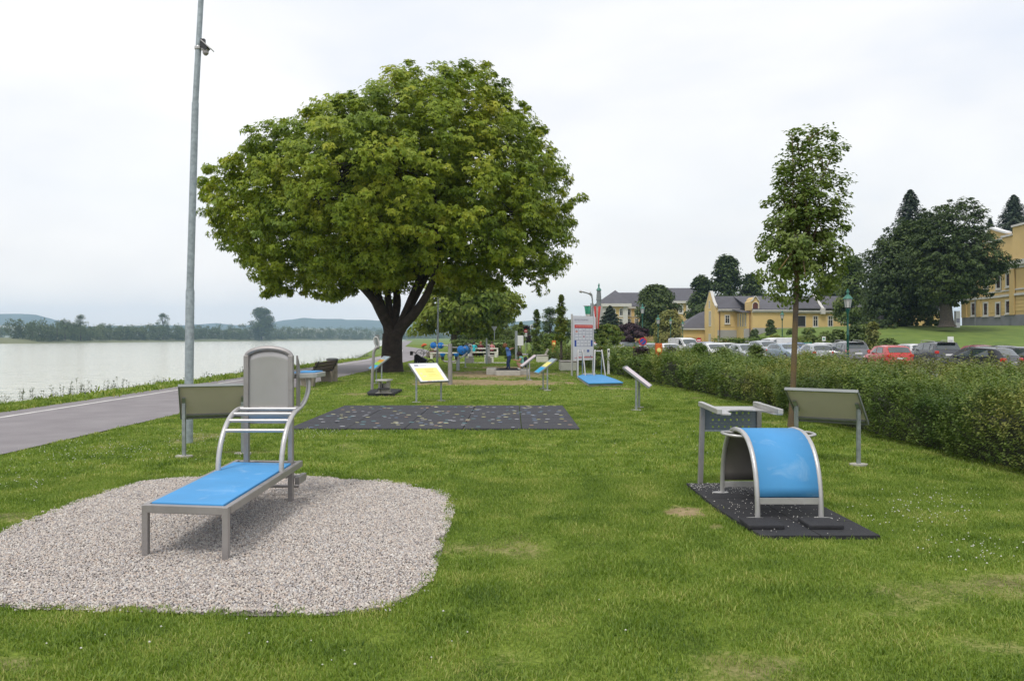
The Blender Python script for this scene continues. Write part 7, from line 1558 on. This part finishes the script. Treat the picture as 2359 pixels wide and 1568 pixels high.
def put(label, kind, pm, u, Y, head, roof_v=None, **k):
    l = slot(u, 0, Y)
    return car(label, kind, pm, (l.x, l.y, -0.29), R(head), **k)
# heads: 90 = nose pointing away from the camera, -90 = nose towards it
put("red five-door hatchback seen from behind, right of the big street lantern", 'hatch', red_p, 2044, 52, 88)
put("dark grey SUV with roof rails seen from behind, right of the red hatchback", 'suv', dkgrey_p, 2150, 55, 87, rails=True, spoiler=black_p)
put("grey SUV with roof rails behind the lantern post, left of the red hatchback", 'suv', grey_p, 1948, 60, 90, rails=True, spoiler=True)
put("black low hatchback half hidden by the hedge, right of the dark SUV", 'hatch', black_p, 2248, 42, 118)
put("dark grey car cut off by the right edge of the picture", 'estate', dkgrey_p, 2338, 43, 122)
put("wine-red saloon showing its roof behind the black hatchback", 'sedan', wine_p, 2248, 60, 100)
put("white car showing only its roof between the red hatchback and the dark SUV", 'estate', white_p, 2092, 66, 90)
put("black car roof between the two dark hatchbacks at the far right", 'sedan', dkgrey_p, 2300, 55, 100)
put("silver hatchback with orange-red rear light left of the grey SUV", 'hatch', silver_p, 1874, 62, 92)
put("white car with long roof right behind the silver hatchback", 'estate', white_p, 1888, 78, 90)
put("white panel van parked behind the silver cars, right of the notice board", 'van', white_p, 1783, 88, 200, vent=None)
put("blue small car peeping out behind the young tree's trunk", 'hatch', blue_p, 1828, 84, 90)
put("pale blue estate car left of the young tree's trunk, nose to the camera", 'estate', lightblue_p, 1812, 70, -82)
put("silver people carrier left of the pale blue estate, nose to the camera", 'suv', silver_p, 1764, 76, -80)
put("silver small car with its grille towards the camera below the notice board", 'hatch', silver_p, 1719, 62, -82)
put("white estate car with a red rear light left of the notice board", 'estate', white_p, 1682, 78, 20)
put("white hatchback in front of the blue roof, nose to the camera", 'hatch', white_p, 1645, 68, -80)
put("silver-green car overlapping the bright green shrub", 'estate', silver_p, 1626, 84, 200)
put("blue estate car roof behind the white hatchback", 'estate', blue_p, 1640, 98, 10)
put("grey hatchback with red rear lights right of the white van", 'hatch', grey_p, 1602, 74, 95)
put("white delivery van right of the white saloon, nose to the camera", 'van', white_p, 1577, 88, -75)
put("white saloon with its bonnet towards the camera right of the orange stele", 'sedan', white_p, 1542, 75, -84)
put("silver saloon left of the orange stele", 'sedan', silver_p, 1500, 78, -78)
put("small red car left of the silver saloon", 'hatch', red_p, 1462, 98, 30)
put("dark green car between the small red car and the silver saloon", 'estate', paint("dark_green_paint", (0.03, 0.06, 0.05)), 1478, 90, 40)
put("silver hatchback with dark window left of the small red car", 'hatch', silver_p, 1442, 90, -70)
put("white compact car with rounded roof under the purple tree", 'hatch', white_p, 1414, 88, -70)
put("blue van roof behind the white compact car", 'van', blue_p, 1424, 110, 15)
put("red hatchback under the ball-crowned tree", 'hatch', red_p, 1392, 94, 20)
put("silver-grey van at the foot of the flags, right of the tall board", 'van', silver_p, 1368, 98, 10)
put("silver saloon beside the silver-grey van", 'sedan', silver_p, 1372, 78, -40)
put("dark car standing on the crossing left of the smaller orange stele", 'suv', black_p, 1248, 100, 100)
put("white lorry-like van on the crossing left of the notice board", 'van', white_p, 1180, 112, -80)

# ================================================================ buildings
def bwin(t, O, ux, n, x, z, w, h, arch=False, fw=0.13, glass=glassdark, sill=True, mull=True, ledge=False, frame=windowframe):
    O = Vector(O); ux = Vector(ux); n = Vector(n); up = Vector((0,0,1)); c = O+ux*x+up*z
    def outline(e, k=10):
        a, b = w/2+e, h/2+e
        if not arch: return [(-a, -b), (a, -b), (a, b), (-a, b)]
        return [(-a, -b), (a, -b)]+[(a*math.cos(math.pi*i/k), b-a+a*math.sin(math.pi*i/k)) for i in range(k+1)]
    o1 = outline(fw); o0 = outline(0); m = MB(); k = len(o1)
    for d0, d1 in ((-0.02, 0.07),):
        V = [c+ux*p[0]+up*p[1]+n*d1 for p in o1]+[c+ux*p[0]+up*p[1]+n*d1 for p in o0]+[c+ux*p[0]+up*p[1]+n*d0 for p in o1]+[c+ux*p[0]+up*p[1]+n*d0 for p in o0]
        m.add(V, [(i, (i+1) % k, k+(i+1) % k, k+i) for i in range(k)]+[(2*k+i, 2*k+(i+1) % k, (i+1) % k, i) for i in range(k)]+[(k+i, k+(i+1) % k, 3*k+(i+1) % k, 3*k+i) for i in range(k)])
    f = m.build("window", frame, t)
    m = MB(); m.fprism(c, ux, up, n, o0, 0.0, 0.012); m.build("pane", glass, f)
    m = MB()
    if mull:
        m.obox(c+n*0.03, ux*0.035, up*(h/2-0.03)*1.0, n*0.015); m.obox(c+n*0.03+up*h*0.17, ux*(w/2), up*0.035, n*0.014); m.build("glazing_bar", redwood if mull == 2 else windowframe, f)
    if sill: m = MB(); m.obox(c-up*(h/2+fw+0.05)+n*0.09, ux*(w/2+fw+0.08), up*0.05, n*0.10); m.build("sill", frame, f)
    if ledge: m = MB(); m.obox(c+up*(h/2+fw+0.30)+n*0.13, ux*(w/2+fw+0.14), up*0.06, n*0.13); m.obox(c+up*(h/2+fw+0.16)+n*0.05, ux*(w/2+fw), up*0.07, n*0.05); m.build("lintel", trim, f)
    return f
X_ = Vector((1,0,0)); Yv = Vector((0,1,0)); Z_ = Vector((0,0,1))
def gable_roof(t, x0, x1, y0, y1, ze, zr, ov=0.4, mat=roofm, name="roof", along='x'):
    m = MB(); ym = (y0+y1)/2; th = 0.16
    a = [(x0-0.0, y0-ov, ze-0.05), (x1, y0-ov, ze-0.05), (x1, ym, zr), (x0, ym, zr), (x0, y1+ov, ze-0.05), (x1, y1+ov, ze-0.05)]
    b = [(p[0], p[1], p[2]+th) for p in a]
    m.add(a+b, [(6,7,8,9), (9,8,11,10), (0,3,2,1), (3,4,5,2), (0,1,7,6), (5,4,10,11), (0,6,9,3), (3,9,10,4), (1,2,8,7), (2,5,11,8)]); return m.build(name, mat, t)
def lodge():
    gz = -0.35
    t = thing("lodge_building", "long yellow lodge with slate roof, stepped facade and low arcaded wing behind the cars", "building", (44, 150, gz)); o = Vector(t.location)
    def fin(m, name, mat, parent=None, smooth=False): m.v = [tuple(Vector(p)-o) for p in m.v]; return m.build(name, mat, parent or t, smooth)
    def W(v, Y): return CAM_H-(v-HV)*Y/F
    xa = 38.8; xc = 42.5; xd = 51.0; xe = 82.0
    za = W(711, 150); zc = W(714, 142); zd = W(716, 150); zr = W(684, 154)
    # main block
    m = MB(); m.box((xa, 150, gz), (xc+0.5, 158, za)); m.box((xd-0.3, 150.0, gz), (xe, 158, zd)); fin(m, "wall", yellowwall)
    m = MB(); m.box((xc+0.503, 142, gz+2.4), (xd, 157.9, zc)); m.box((xa+5.0-1.4, 143.2, gz), (xc+0.5, 149.997, za-0.9)); fin(m, "projecting_wall", yellowwall)
    m = MB(); m.box((xa+0.01, 149.93, gz), (xa+3.6, 149.99, W(760, 150))); m.box((xc-0.72, 143.13, gz), (xc+0.53, 143.19, W(757, 143))); m.box((xc+0.53, 141.93, gz), (xd, 142.6, W(755, 142))); fin(m, "plinth", greywall)
    # gable end with coping
    m = MB(); V = [(0, gz), (8, gz), (8, za+0.3), (6.6, za+1.2), (4.6, zr+0.5), (4.3, zr+0.9), (3.7, zr+0.9), (3.4, zr+0.5), (1.4, za+1.2), (0, za+0.3)]
    m.fprism((xa, 150, 0), Yv, Z_, -X_, V, 0.0, 0.5); fin(m, "gable_wall", yellowwall)
    m = MB(); pl = [(0-0.1, za+0.2), (0-0.1, za+0.5), (1.4, za+1.45), (3.3, zr+0.75), (3.55, zr+1.1), (4.45, zr+1.1), (4.7, zr+0.75), (6.6, za+1.45), (8.1, za+0.5), (8.1, za+0.2)]
    for (p, q) in zip(pl[:-1], pl[1:]): m.bar((xa-0.25, 150+p[0], p[1]), (xa-0.25, 150+q[0], q[1]), 0.5, 0.14)
    fin(m, "coping", trim)
    r = gable_roof(t, xa+0.02-o.x, xe-o.x, 150-o.y, 158-o.y, za-o.z, zr-o.z, 0.45)
    m = MB(); a = [(xc+0.4, 141.7, zc), (xd, 141.7, zc), (xd, 154.2, zr+0.02), (xc+0.4, 154.2, zr+0.02)]; m.add(a+[(p[0], p[1], p[2]+0.17) for p in a], [(0,3,2,1), (4,5,6,7), (0,1,5,4), (1,2,6,5), (2,3,7,6), (3,0,4,7)]); a = [(xc-1.1, 142.9, za-0.95), (xc+0.45, 142.9, za-0.95), (xc+0.45, 150.2, za-0.2), (xc-1.1, 150.2, za-0.2)]; m.add(a+[(p[0], p[1], p[2]+0.15) for p in a], [(0,3,2,1), (4,5,6,7), (0,1,5,4), (1,2,6,5), (2,3,7,6), (3,0,4,7)]); fin(m, "roof", roofm)
    for (x0, x1, y, z) in ((xa, xc+0.4, 149.5, za-0.12), (xc+0.4, xd, 141.65, zc-0.02), (xd, xe, 149.5, zd-0.02)):
        m = MB(); m.box((x0, y-0.12, z-0.16), (x1, y+0.12, z+0.06)); m.box((x0, y+0.1, z-0.42), (x1, y+0.42, z-0.17)); fin(m, "gutter", trim)
    # fire wall coping through the roof
    xf = P(1893, 0, 150).x; m = MB(); m.bar((xf-1.6*0, 149.4, zd+0.3), (xf, 154, zr+0.45), 0.5, 0.35); m.box((xf-0.4, 149.2, zd-0.6), (xf+0.4, 149.9, zd+0.5)); fin(m, "fire_wall", trim)
    # dormer
    dx0, dx1 = P(1731, 0, 142).x, P(1749, 0, 142).x; dz = zc; m = MB(); dm = (dx0+dx1)/2; dw = (dx1-dx0)/2
    m.fprism((dm, 142.0, dz), X_, Z_, Yv, [(-dw, 0), (dw, 0), (dw, 1.55), (dw*0.6, 1.75), (dw*0.5, 2.05), (0, 2.35), (-dw*0.5, 2.05), (-dw*0.6, 1.75), (-dw, 1.55)], 0, 4.0); d = fin(m, "dormer", yellowwall)
    m = MB(); pl = [(-dw-0.1, 1.55), (-dw*0.62, 1.85), (-dw*0.5, 2.15), (0, 2.48), (dw*0.5, 2.15), (dw*0.62, 1.85), (dw+0.1, 1.55)]
    for p, q in zip(pl[:-1], pl[1:]): m.bar((dm+p[0], 141.95, dz+p[1]), (dm+q[0], 141.95, dz+q[1]), 0.35, 0.12)
    fin(m, "dormer_coping", trim, d)
    ol = Vector((0, 0, 0))-o
    bwin(t, o*0+Vector((dm, 141.97, dz+0.75))-o, X_, -Yv, 0, 0, 0.95, 1.25, True, 0.08, redwood, False, False)
    def wi(u, vt, vb, wpx, Y, **k):
        c = P(u, (vt+vb)/2, Y); bwin(t, Vector((c.x, Y, c.z))-o, X_, -Yv, 0, 0, wpx*Y/F, (vb-vt)*Y/F, **k)
    wi(1675.5, 727, 744, 8.5, 149.99, fw=0.16)
    for k in range(4): 
        y = 144.2+1.55*k; bwin(t, Vector((xa+3.6-0.0, y, W(737, 147)))-o, Yv, -X_, 0, 0, 0.42, 2.3, False, 0.06, glassdark, False, False)
    wi(1846.5, 728, 751.5, 17.5, 149.99, fw=0.10, glass=darkplastic, sill=False, mull=False)
    for u in (1878.5, 1913): wi(u, 729, 751, 9, 149.99, fw=0.14)
    for u in (1944, 1973): wi(u, 729, 741, 13, 149.99, fw=0.12, mull=False)
    # shallow arches over the openings
    for u, w in ((1846.5, 11), (1878.5, 10), (1913, 10), (1944, 10), (1675.5, 10)):
        c = P(u, 727 if u > 1700 else 722, 149.9); m = MB(); m.tube([(c.x+w*0.082*math.cos(a), 149.97, c.z+0.1+w*0.028*math.sin(a)) for a in np.linspace(0, math.pi, 12)], 0.06, 5); fin(m, "arch_moulding", yellowwall2, None, True)
    m = MB(); m.box((P(1660, 0, 150).x, 149.96, W(753.3, 150)), (P(1692, 0, 150).x, 149.985, W(752.3, 150))); fin(m, "string_course", yellowwall2)
    for (u, Y, v1) in ((1658, 149.8, 795), (1727.5, 141.8, 790)): m = MB(); x = P(u, 0, Y).x; m.tube([(x, Y, gz), (x, Y, W(716, Y))], 0.07, 6); fin(m, "downpipe", redwood, None, True)
    # cellar arch
    c = P(1676, 785, 149.9); m = MB(); m.fprism((c.x, 149.92, gz), X_, Z_, -Yv, [(-2.1, 0), (2.1, 0)]+[(2.1*math.cos(math.pi*i/10), 0.25+1.35*math.sin(math.pi*i/10)) for i in range(11)], 0, 0.02); fin(m, "cellar_gate", darkplastic); m = MB(); m.fprism((c.x, 149.88, gz), X_, Z_, -Yv, [(-0.9, 0), (0.9, 0), (0.9, 1.5), (-0.9, 1.5)], 0, 0.02); fin(m, "gate_leaf", redwood)
    # gable end windows
    for (y, z, w, h) in ((154, W(734, 154), 0.5, 2.7), (153.1, W(734, 154), 0.5, 2.7), (154, W(701, 154), 0.6, 1.3), (153.2, W(783, 154), 0.5, 2.2), (154.2, W(783, 154), 0.5, 2.2)): bwin(t, Vector((xa-0.5, y, z))-o, Yv, -X_, 0, 0, w, h, False, 0.12, glassdark, False, False)
    # low arcaded wing
    xw0 = P(1570.5, 0, 160).x; m = MB(); y0 = 158.2; xw0, xw1 = P(1570.5, 0, y0).x, 38.1
    ze = W(756, y0); m.box((xw0, y0, gz), (xw1+1.5, y0+9, ze)); fin(m, "wing_wall", yellowwall)
    m = MB(); rx0 = xw0+4.8; a = [(xw0-0.4, y0-0.4, ze), (xw1+1.6, y0-0.4, ze), (xw1+1.6, y0+9.4, ze), (xw0-0.4, y0+9.4, ze), (rx0, y0+4.5, W(719, y0+4.5)), (xw1+1.6, y0+4.5, W(717, y0+4.5))]; m.add(a, [(0,1,5,4), (2,3,4,5), (3,0,4), (1,2,5), (0,3,2,1)]); fin(m, "wing_roof", roofm)
    m = MB(); m.box((xw0-0.45, y0-0.5, ze-0.28), (xw1+0.2, y0-0.2, ze-0.02)); fin(m, "gutter", trim)
    for k in range(10):
        x = xw0+0.75+k*(xw1-xw0-1.2)/9.6; bwin(t, Vector((x, y0-0.005, ze-3.0))-o, X_, -Yv, 0, 0, 0.42, 2.3, True, 0.10, M("door_grey", (0.20, 0.16, 0.13), 0.6), False, False, frame=yellowwall2)
    return t
lodge()
def palace():
    gz = -0.3; t = thing("palace_building", "large yellow palace with grey roofs and hipped corner pavilion in the background", "building", (30, 240, gz)); o = Vector(t.location)
    def fin(m, name, mat, parent=None, smooth=False): m.v = [tuple(Vector(p)-o) for p in m.v]; return m.build(name, mat, parent or t, smooth)
    def W(v, Y): return CAM_H-(v-HV)*Y/F
    def Xp(u, Y): return (u-CU)*Y/F
    Y1, Y2, Y3 = 230.0, 238.0, 226.0; a0, a1 = Xp(1386, Y1), Xp(1446, Y1); zp = W(699, Y1); b1 = Xp(1540, Y2); zb = W(706, Y2)
    m = MB(); m.box((a0, Y1, gz), (a1, Y1+16, zp)); fin(m, "pavilion_wall", yellowwall); m = MB(); m.box((a1+0.005, Y2, gz), (b1, Y2+13, zb)); fin(m, "wall", yellowwall)
    c0, c1 = Xp(1505, Y3), Xp(1640, Y3); zc = W(693, Y3); m = MB(); m.box((c0, Y3, gz), (c1, Y3+16, zc)); fin(m, "east_wall", M("ochre_render"))
    m = MB(); e = 1.0; pk = (Xp(1417.5, Y1+8), Y1+8, W(668, Y1+8)); m.add([(a0-e, Y1-e, zp), (a1+e, Y1-e, zp), (a1+e, Y1+16+e, zp), (a0-e, Y1+16+e, zp), pk], [(0,1,4), (1,2,4), (2,3,4), (3,0,4), (0,3,2,1)]); fin(m, "pavilion_roof", roofm)
    gable_roof(t, a1-2-o.x, b1+1-o.x, Y2-o.y, Y2+13-o.y, zb-o.z, W(675, Y2+6.5)-o.z, 0.6); gable_roof(t, c0-o.x, c1-o.x, Y3-o.y, Y3+16-o.y, zc-o.z, W(664.5, Y3+8)-o.z, 0.7)
    m = MB(); m.box((a0-1.0, Y1-1.0, zp-0.9), (a1+1.0, Y1-0.02, zp-0.01)); m.box((a1+0.4, Y2-0.6, zb-0.6), (b1, Y2-0.02, zb-0.01)); m.box((c0, Y3-0.8, zc-0.7), (c1, Y3-0.02, zc-0.01)); fin(m, "cornice", trim)
    for x0, x1 in ((a0, a0+1.5), (a1-1.3, a1)): m = MB(); m.box((x0, Y1-0.35, gz), (x1, Y1-0.01, zp-0.9)); fin(m, "pilaster", trim)
    x = Xp(1591, Y3); m = MB(); m.box((x-1.3, Y3-0.5, gz), (x+1.3, Y3-0.01, zc-0.7)); fin(m, "pilaster", trim)
    def wi(u, vt, vb, wpx, Y, **k): c = P(u, (vt+vb)/2, Y); bwin(t, Vector((c.x, Y-0.01, c.z))-o, X_, -Yv, 0, 0, wpx*Y/F, (vb-vt)*Y/F, **k)
    for u in (1397.5, 1414, 1431): wi(u, 711, 726, 6.2, Y1, arch=True, fw=0.22); wi(u, 735, 748, 6, Y1, fw=0.25)
    for u in (1449.5, 1466.5, 1483, 1499.5, 1516, 1532): wi(u, 712.5, 725.5, 5.8, Y2, fw=0.24); wi(u, 735, 748, 5.8, Y2, fw=0.24)
    for u in (1524, 1545, 1568): wi(u, 704, 719, 6.2, Y3, fw=0.4)
    m = MB(); m.box((a0+1.5, Y1-0.15, W(730.5, Y1)), (a1-1.3, Y1-0.01, W(729, Y1))); m.box((a1, Y2-0.15, W(730, Y2)), (b1, Y2-0.01, W(729, Y2))); m.box((a1, Y2-0.2, W(752, Y2)), (b1, Y2-0.01, W(750.5, Y2))); fin(m, "string_course", trim)
    for (u, v, Y) in ((1416, 692, Y1+2.5), (1550, 684, Y3+2.5)): m = MB(); c = P(u, v, Y); m.obox(c, (0.4, 0, 0), (0, 0.5, 0.35), (0, -0.15, 0.25)); fin(m, "roof_light", whitepaint)
    tb_ = thing("monument_tower", "slim grey tower with green copper cap left of the palace pavilion", "tower", (Xp(1379.5, 222), 222, gz)); z = lambda v: W(v, 222)-gz; k = 222/F
    MB().box((-8*k, -6*k, 0), (8*k, 6*k, z(704))).build("base", greywall, tb_); MB().lathe((0,0,0), [(5.5*k, z(705)), (5.5*k, z(692)), (6.8*k, z(691)), (6.0*k, z(688)), (4.6*k, z(670)), (6*k, z(669))], 8).build("shaft", M("tower_grey", (0.17, 0.18, 0.19), 0.7, 0, 0.2, 0.5), tb_); MB().lathe((0,0,0), [(6.4*k, z(669)), (5*k, z(666)), (2.6*k, z(663)), (1.2*k, z(661))], 10).build("cap", copper, tb_); m = MB(); m.tube([(0, 0, z(661)), (0, 0, z(658)), (0.3*k, 0, z(655)), (0.6*k, 0, z(652))], [1.5*k, 2.2*k, 1.6*k, 0.6*k], 8); m.build("finial_figure", copper, tb_)
palace()
def villa():
    # its long side runs almost straight away from the camera
    p1 = Vector((P(2395, 0, 110.5).x, 110.5, 0)); p2 = Vector((P(2217.5, 0, 132).x, 132, 0)); ux = (p1-p2).normalized(); n = Vector((ux.y, -ux.x, 0)); n = n if n.dot(-p1) > 0 else -n; L = (p1-p2).length+0
    zb = 3.0; t = thing("yellow_villa", "yellow neo-baroque villa with grey plinth and curved gable at the right edge on the slope", "building", (p2.x, p2.y, zb)); o = Vector(t.location)
    def fin(m, name, mat, parent=None, smooth=False): m.v = [tuple(Vector(p)-o) for p in m.v]; return m.build(name, mat, parent or t, smooth)
    Y_at = lambda s: (p2+ux*s)
    def S(u):   # distance along the facade seen at column u
        k = (u-CU)/F; return (p2.x-k*p2.y)/(k*ux.y-ux.x)
    def Zv(u, v): q = Y_at(S(u)); return CAM_H-(v-HV)*q.y/F
    zpl = Zv(2300, 727.5); zc1 = Zv(2300, 684); zc2 = Zv(2318, 611.5); D = 16
    # the break at u 2316: the part right of it stands 0.5 m proud; corner strip at the left
    s0, s1, s2 = 0.0, S(2316), L+6
    for (a, b, d) in ((s0, s1, 0.0), (s1, s2, 0.5), (S(2346), s2, 0.9)):
        m = MB(); A = Y_at(a)+n*d; Bq = Y_at(b)+n*d; pl = [A, Bq, Bq-n*(D+d), A-n*(D+d)] if d == 0 else [A, Bq, Bq-n*(d+0.3), A-n*(d+0.3)]
        m.prism([(p.x, p.y) for p in pl], zb-1.0, zc2+(0 if d == 0 else 0.002*d)); fin(m, "wall", yellowwall2 if d else yellowwall)
        m = MB(); A = Y_at(a-0.05)+n*(d+0.08); Bq = Y_at(b+0.0)+n*(d+0.08); m.prism([(p.x, p.y) for p in (A, Bq, Bq-n*0.09, A-n*0.09)], zb-1.0, zpl); fin(m, "plinth", plinth)
        for (z0, z1, e) in ((zc1-0.12, zc1+0.22, 0.22), (Zv(2300, 672)-0.1, Zv(2300, 672)+0.1, 0.12), (zc2-0.35, zc2+0.35, 0.55), (zc2-0.8, zc2-0.35, 0.2)):
            m = MB(); A = Y_at(a-0.1)+n*(d+e); Bq = Y_at(b)+n*(d+e); m.prism([(p.x, p.y) for p in (A, Bq, Bq-n*(e-0.01), A-n*(e-0.01))], z0, z1); fin(m, "cornice", trim)
        # horizontal joints of the ground floor
        m = MB(); z = zpl+0.55
        while z < zc1-0.3: A = Y_at(a)+n*(d+0.035); Bq = Y_at(b)+n*(d+0.035); m.prism([(p.x, p.y) for p in (A, Bq, Bq-n*0.03, A-n*0.03)], z, z+0.42); z += 0.52
        fin(m, "rustication", yellowwall)
    for u, w in ((2256.5, 0.55), (2222, 0.8), (2349, 0.6)):
        s = S(u); A = Y_at(s)+n*(1.0 if u > 2340 else 0.0 if u < 2300 else 0.5); m = MB(); m.prism([(p.x, p.y) for p in (A-ux*w+n*0.14, A+ux*w+n*0.14, A+ux*w+n*0.001, A-ux*w+n*0.001)], zpl, zc2-0.8); fin(m, "pilaster", yellowwall2)
    s = S(2249); A = Y_at(s)+n*0.16; m = MB(); m.tube([(A.x, A.y, zb-0.5), (A.x, A.y, zc2-0.5)], 0.09, 8); fin(m, "downpipe", greypaint, None, True)
    for (us, v0, v1, led) in (((2243, 2271.5, 2300, 2331.5), 699, 725, False), ((2272, 2301, 2332.5), 637, 663, True)):
        for u in us:
            s = S(u); d = 0.5 if s > s1 else 0.0; q = Y_at(s); h = (v1-v0)*q.y/F; zc = CAM_H-((v0+v1)/2-HV)*q.y/F+(0.35 if u > 2320 else 0)
            bwin(t, q+n*(d+0.045)+Vector((0,0,zc))-o, ux, n, 0, 0, 1.02, h, False, 0.26, glassdark, True, 2, led, frame=trim)
    # attic storey and curved gable
    for (a, b, z1, d) in ((S(2236), S(2318), Zv(2270, 562), 0.0), (s1, s2, Zv(2330, 545), 0.45), (S(2346), s2, Zv(2350, 523), 0.8)):
        m = MB(); A = Y_at(a)+n*d; Bq = Y_at(b)+n*d; m.prism([(p.x, p.y) for p in (A, Bq, Bq-n*(4 if d == 0 else 1.0+d), A-n*(4 if d == 0 else 1.0+d))], zc2+0.35, z1); fin(m, "attic_wall", yellowwall); m = MB(); m.prism([(p.x, p.y) for p in (A+n*0.25, Bq+n*0.25, Bq-n*1.2, A-n*1.2)], z1+0.002, z1+0.30); fin(m, "attic_coping", trim)
    sc_, zt = S(2289), Zv(2290, 527); w = 4.2; zz = Zv(2270, 562)+0.3
    pr = [(-w, zz), (w, zz), (w, zz+0.5), (w*0.55, zz+1.0), (w*0.2, zt-0.3), (0, zt), (-w*0.2, zt-0.1), (-w*0.5, zz+0.9), (-w, zz+0.4)]
    m = MB(); m.fprism(Y_at(sc_)+n*0.05, ux, Z_, -n, pr, 0, 0.6); fin(m, "gable", yellowwall)
    m = MB()
    for p, q in zip(pr[2:-1], pr[3:]): m.bar(Y_at(sc_)+ux*p[0]+n*0.0+Z_*(p[1]+0.12), Y_at(sc_)+ux*q[0]+Z_*(q[1]+0.12), 0.9, 0.28)
    fin(m, "gable_coping", whitepaint)
    m = MB(); A = Y_at(1)-n*1.5; Bq = Y_at(L+6)-n*1.5; C = Bq-n*13; Dq = A-n*13; zr0 = zc2+1.2; zr1 = Zv(2320, 530)+1.2; Rr = (A+Dq)/2; Rq = (Bq+C)/2
    m.add([(A.x, A.y, zr0), (Bq.x, Bq.y, zr0), (C.x, C.y, zr0), (Dq.x, Dq.y, zr0), (Rr.x, Rr.y, zr1), (Rq.x, Rq.y, zr1)], [(0,1,5,4), (2,3,4,5), (3,0,4), (1,2,5), (0,3,2,1)]); fin(m, "roof", roofbrown)
villa()
def small_things():
    # white display column and its neighbour by the villa; retaining walls
    l = slot(2205, 0, 104); z = P(2205, 716, 104).z; t = thing("advertising_column", "white slim display column beside the oak on the slope", "column", l); MB().box((-0.3, -0.2, 0), (0.3, 0.2, z-l.z)).build("body", whitepaint, t, False, 0.03); MB().box((-0.22, -0.21, (z-l.z)*0.3), (0.22, -0.203, (z-l.z)*0.55)).build("poster", greyprint, t)
    a = Vector((P(1965, 0, 122).x, 122, 0)); b = Vector((P(2030, 0, 104).x, 104, 0))
    t = thing("retaining_wall", "dark sloping retaining wall under the great dark trees", "wall", a); V = []
    for (p, zt) in ((a, P(1965, 752, 122).z), (b, P(2030, 726, 104).z)):
        q = p-a; V += [(q.x, q.y, -0.5), (q.x, q.y, zt), (q.x+0.6, q.y+0.6, zt), (q.x+0.6, q.y+0.6, -0.5)]
    MB().add(V, [(0,4,5,1), (1,5,6,2), (3,2,6,7), (0,1,2,3), (4,7,6,5)]).build("wall_face", M("dark_wall", (0.045, 0.042, 0.045), 0.9, 0, 0.3, 1.0), t)
    p = Vector((P(1790, 0, 100).x, 100, 0)); t = thing("stone_wall", "low reddish rubble stone wall below the lodge terrace", "wall", (p.x, 100, -0.3)); MB().box((0, 0, 0), (9, 0.5, 1.3)).build("wall_face", M("rubble", (0.26, 0.20, 0.17), 0.9, 0, 0.35, 3.5, 0.8, 6), t)
small_things()

# ---------------------------------------------------------------- haze
hz = MB().box((-4500, -450, -8), (5000, 5000, 190)).build("haze"); tag(hz, "thin blue summer haze over the river and hills", "haze", kind="stuff")
hm = bpy.data.materials.new("haze_air"); hm.use_nodes = True; nt = hm.node_tree; nt.nodes.clear(); ou = nt.nodes.new("ShaderNodeOutputMaterial"); pv = nt.nodes.new("ShaderNodeVolumePrincipled")
pv.inputs['Color'].default_value = (0.52, 0.74, 1.0, 1); pv.inputs['Density'].default_value = 0.00016; pv.inputs['Anisotropy'].default_value = 0.0; nt.links.new(pv.outputs[0], ou.inputs['Volume'])
hz.data.materials.clear(); hz.data.materials.append(hm)
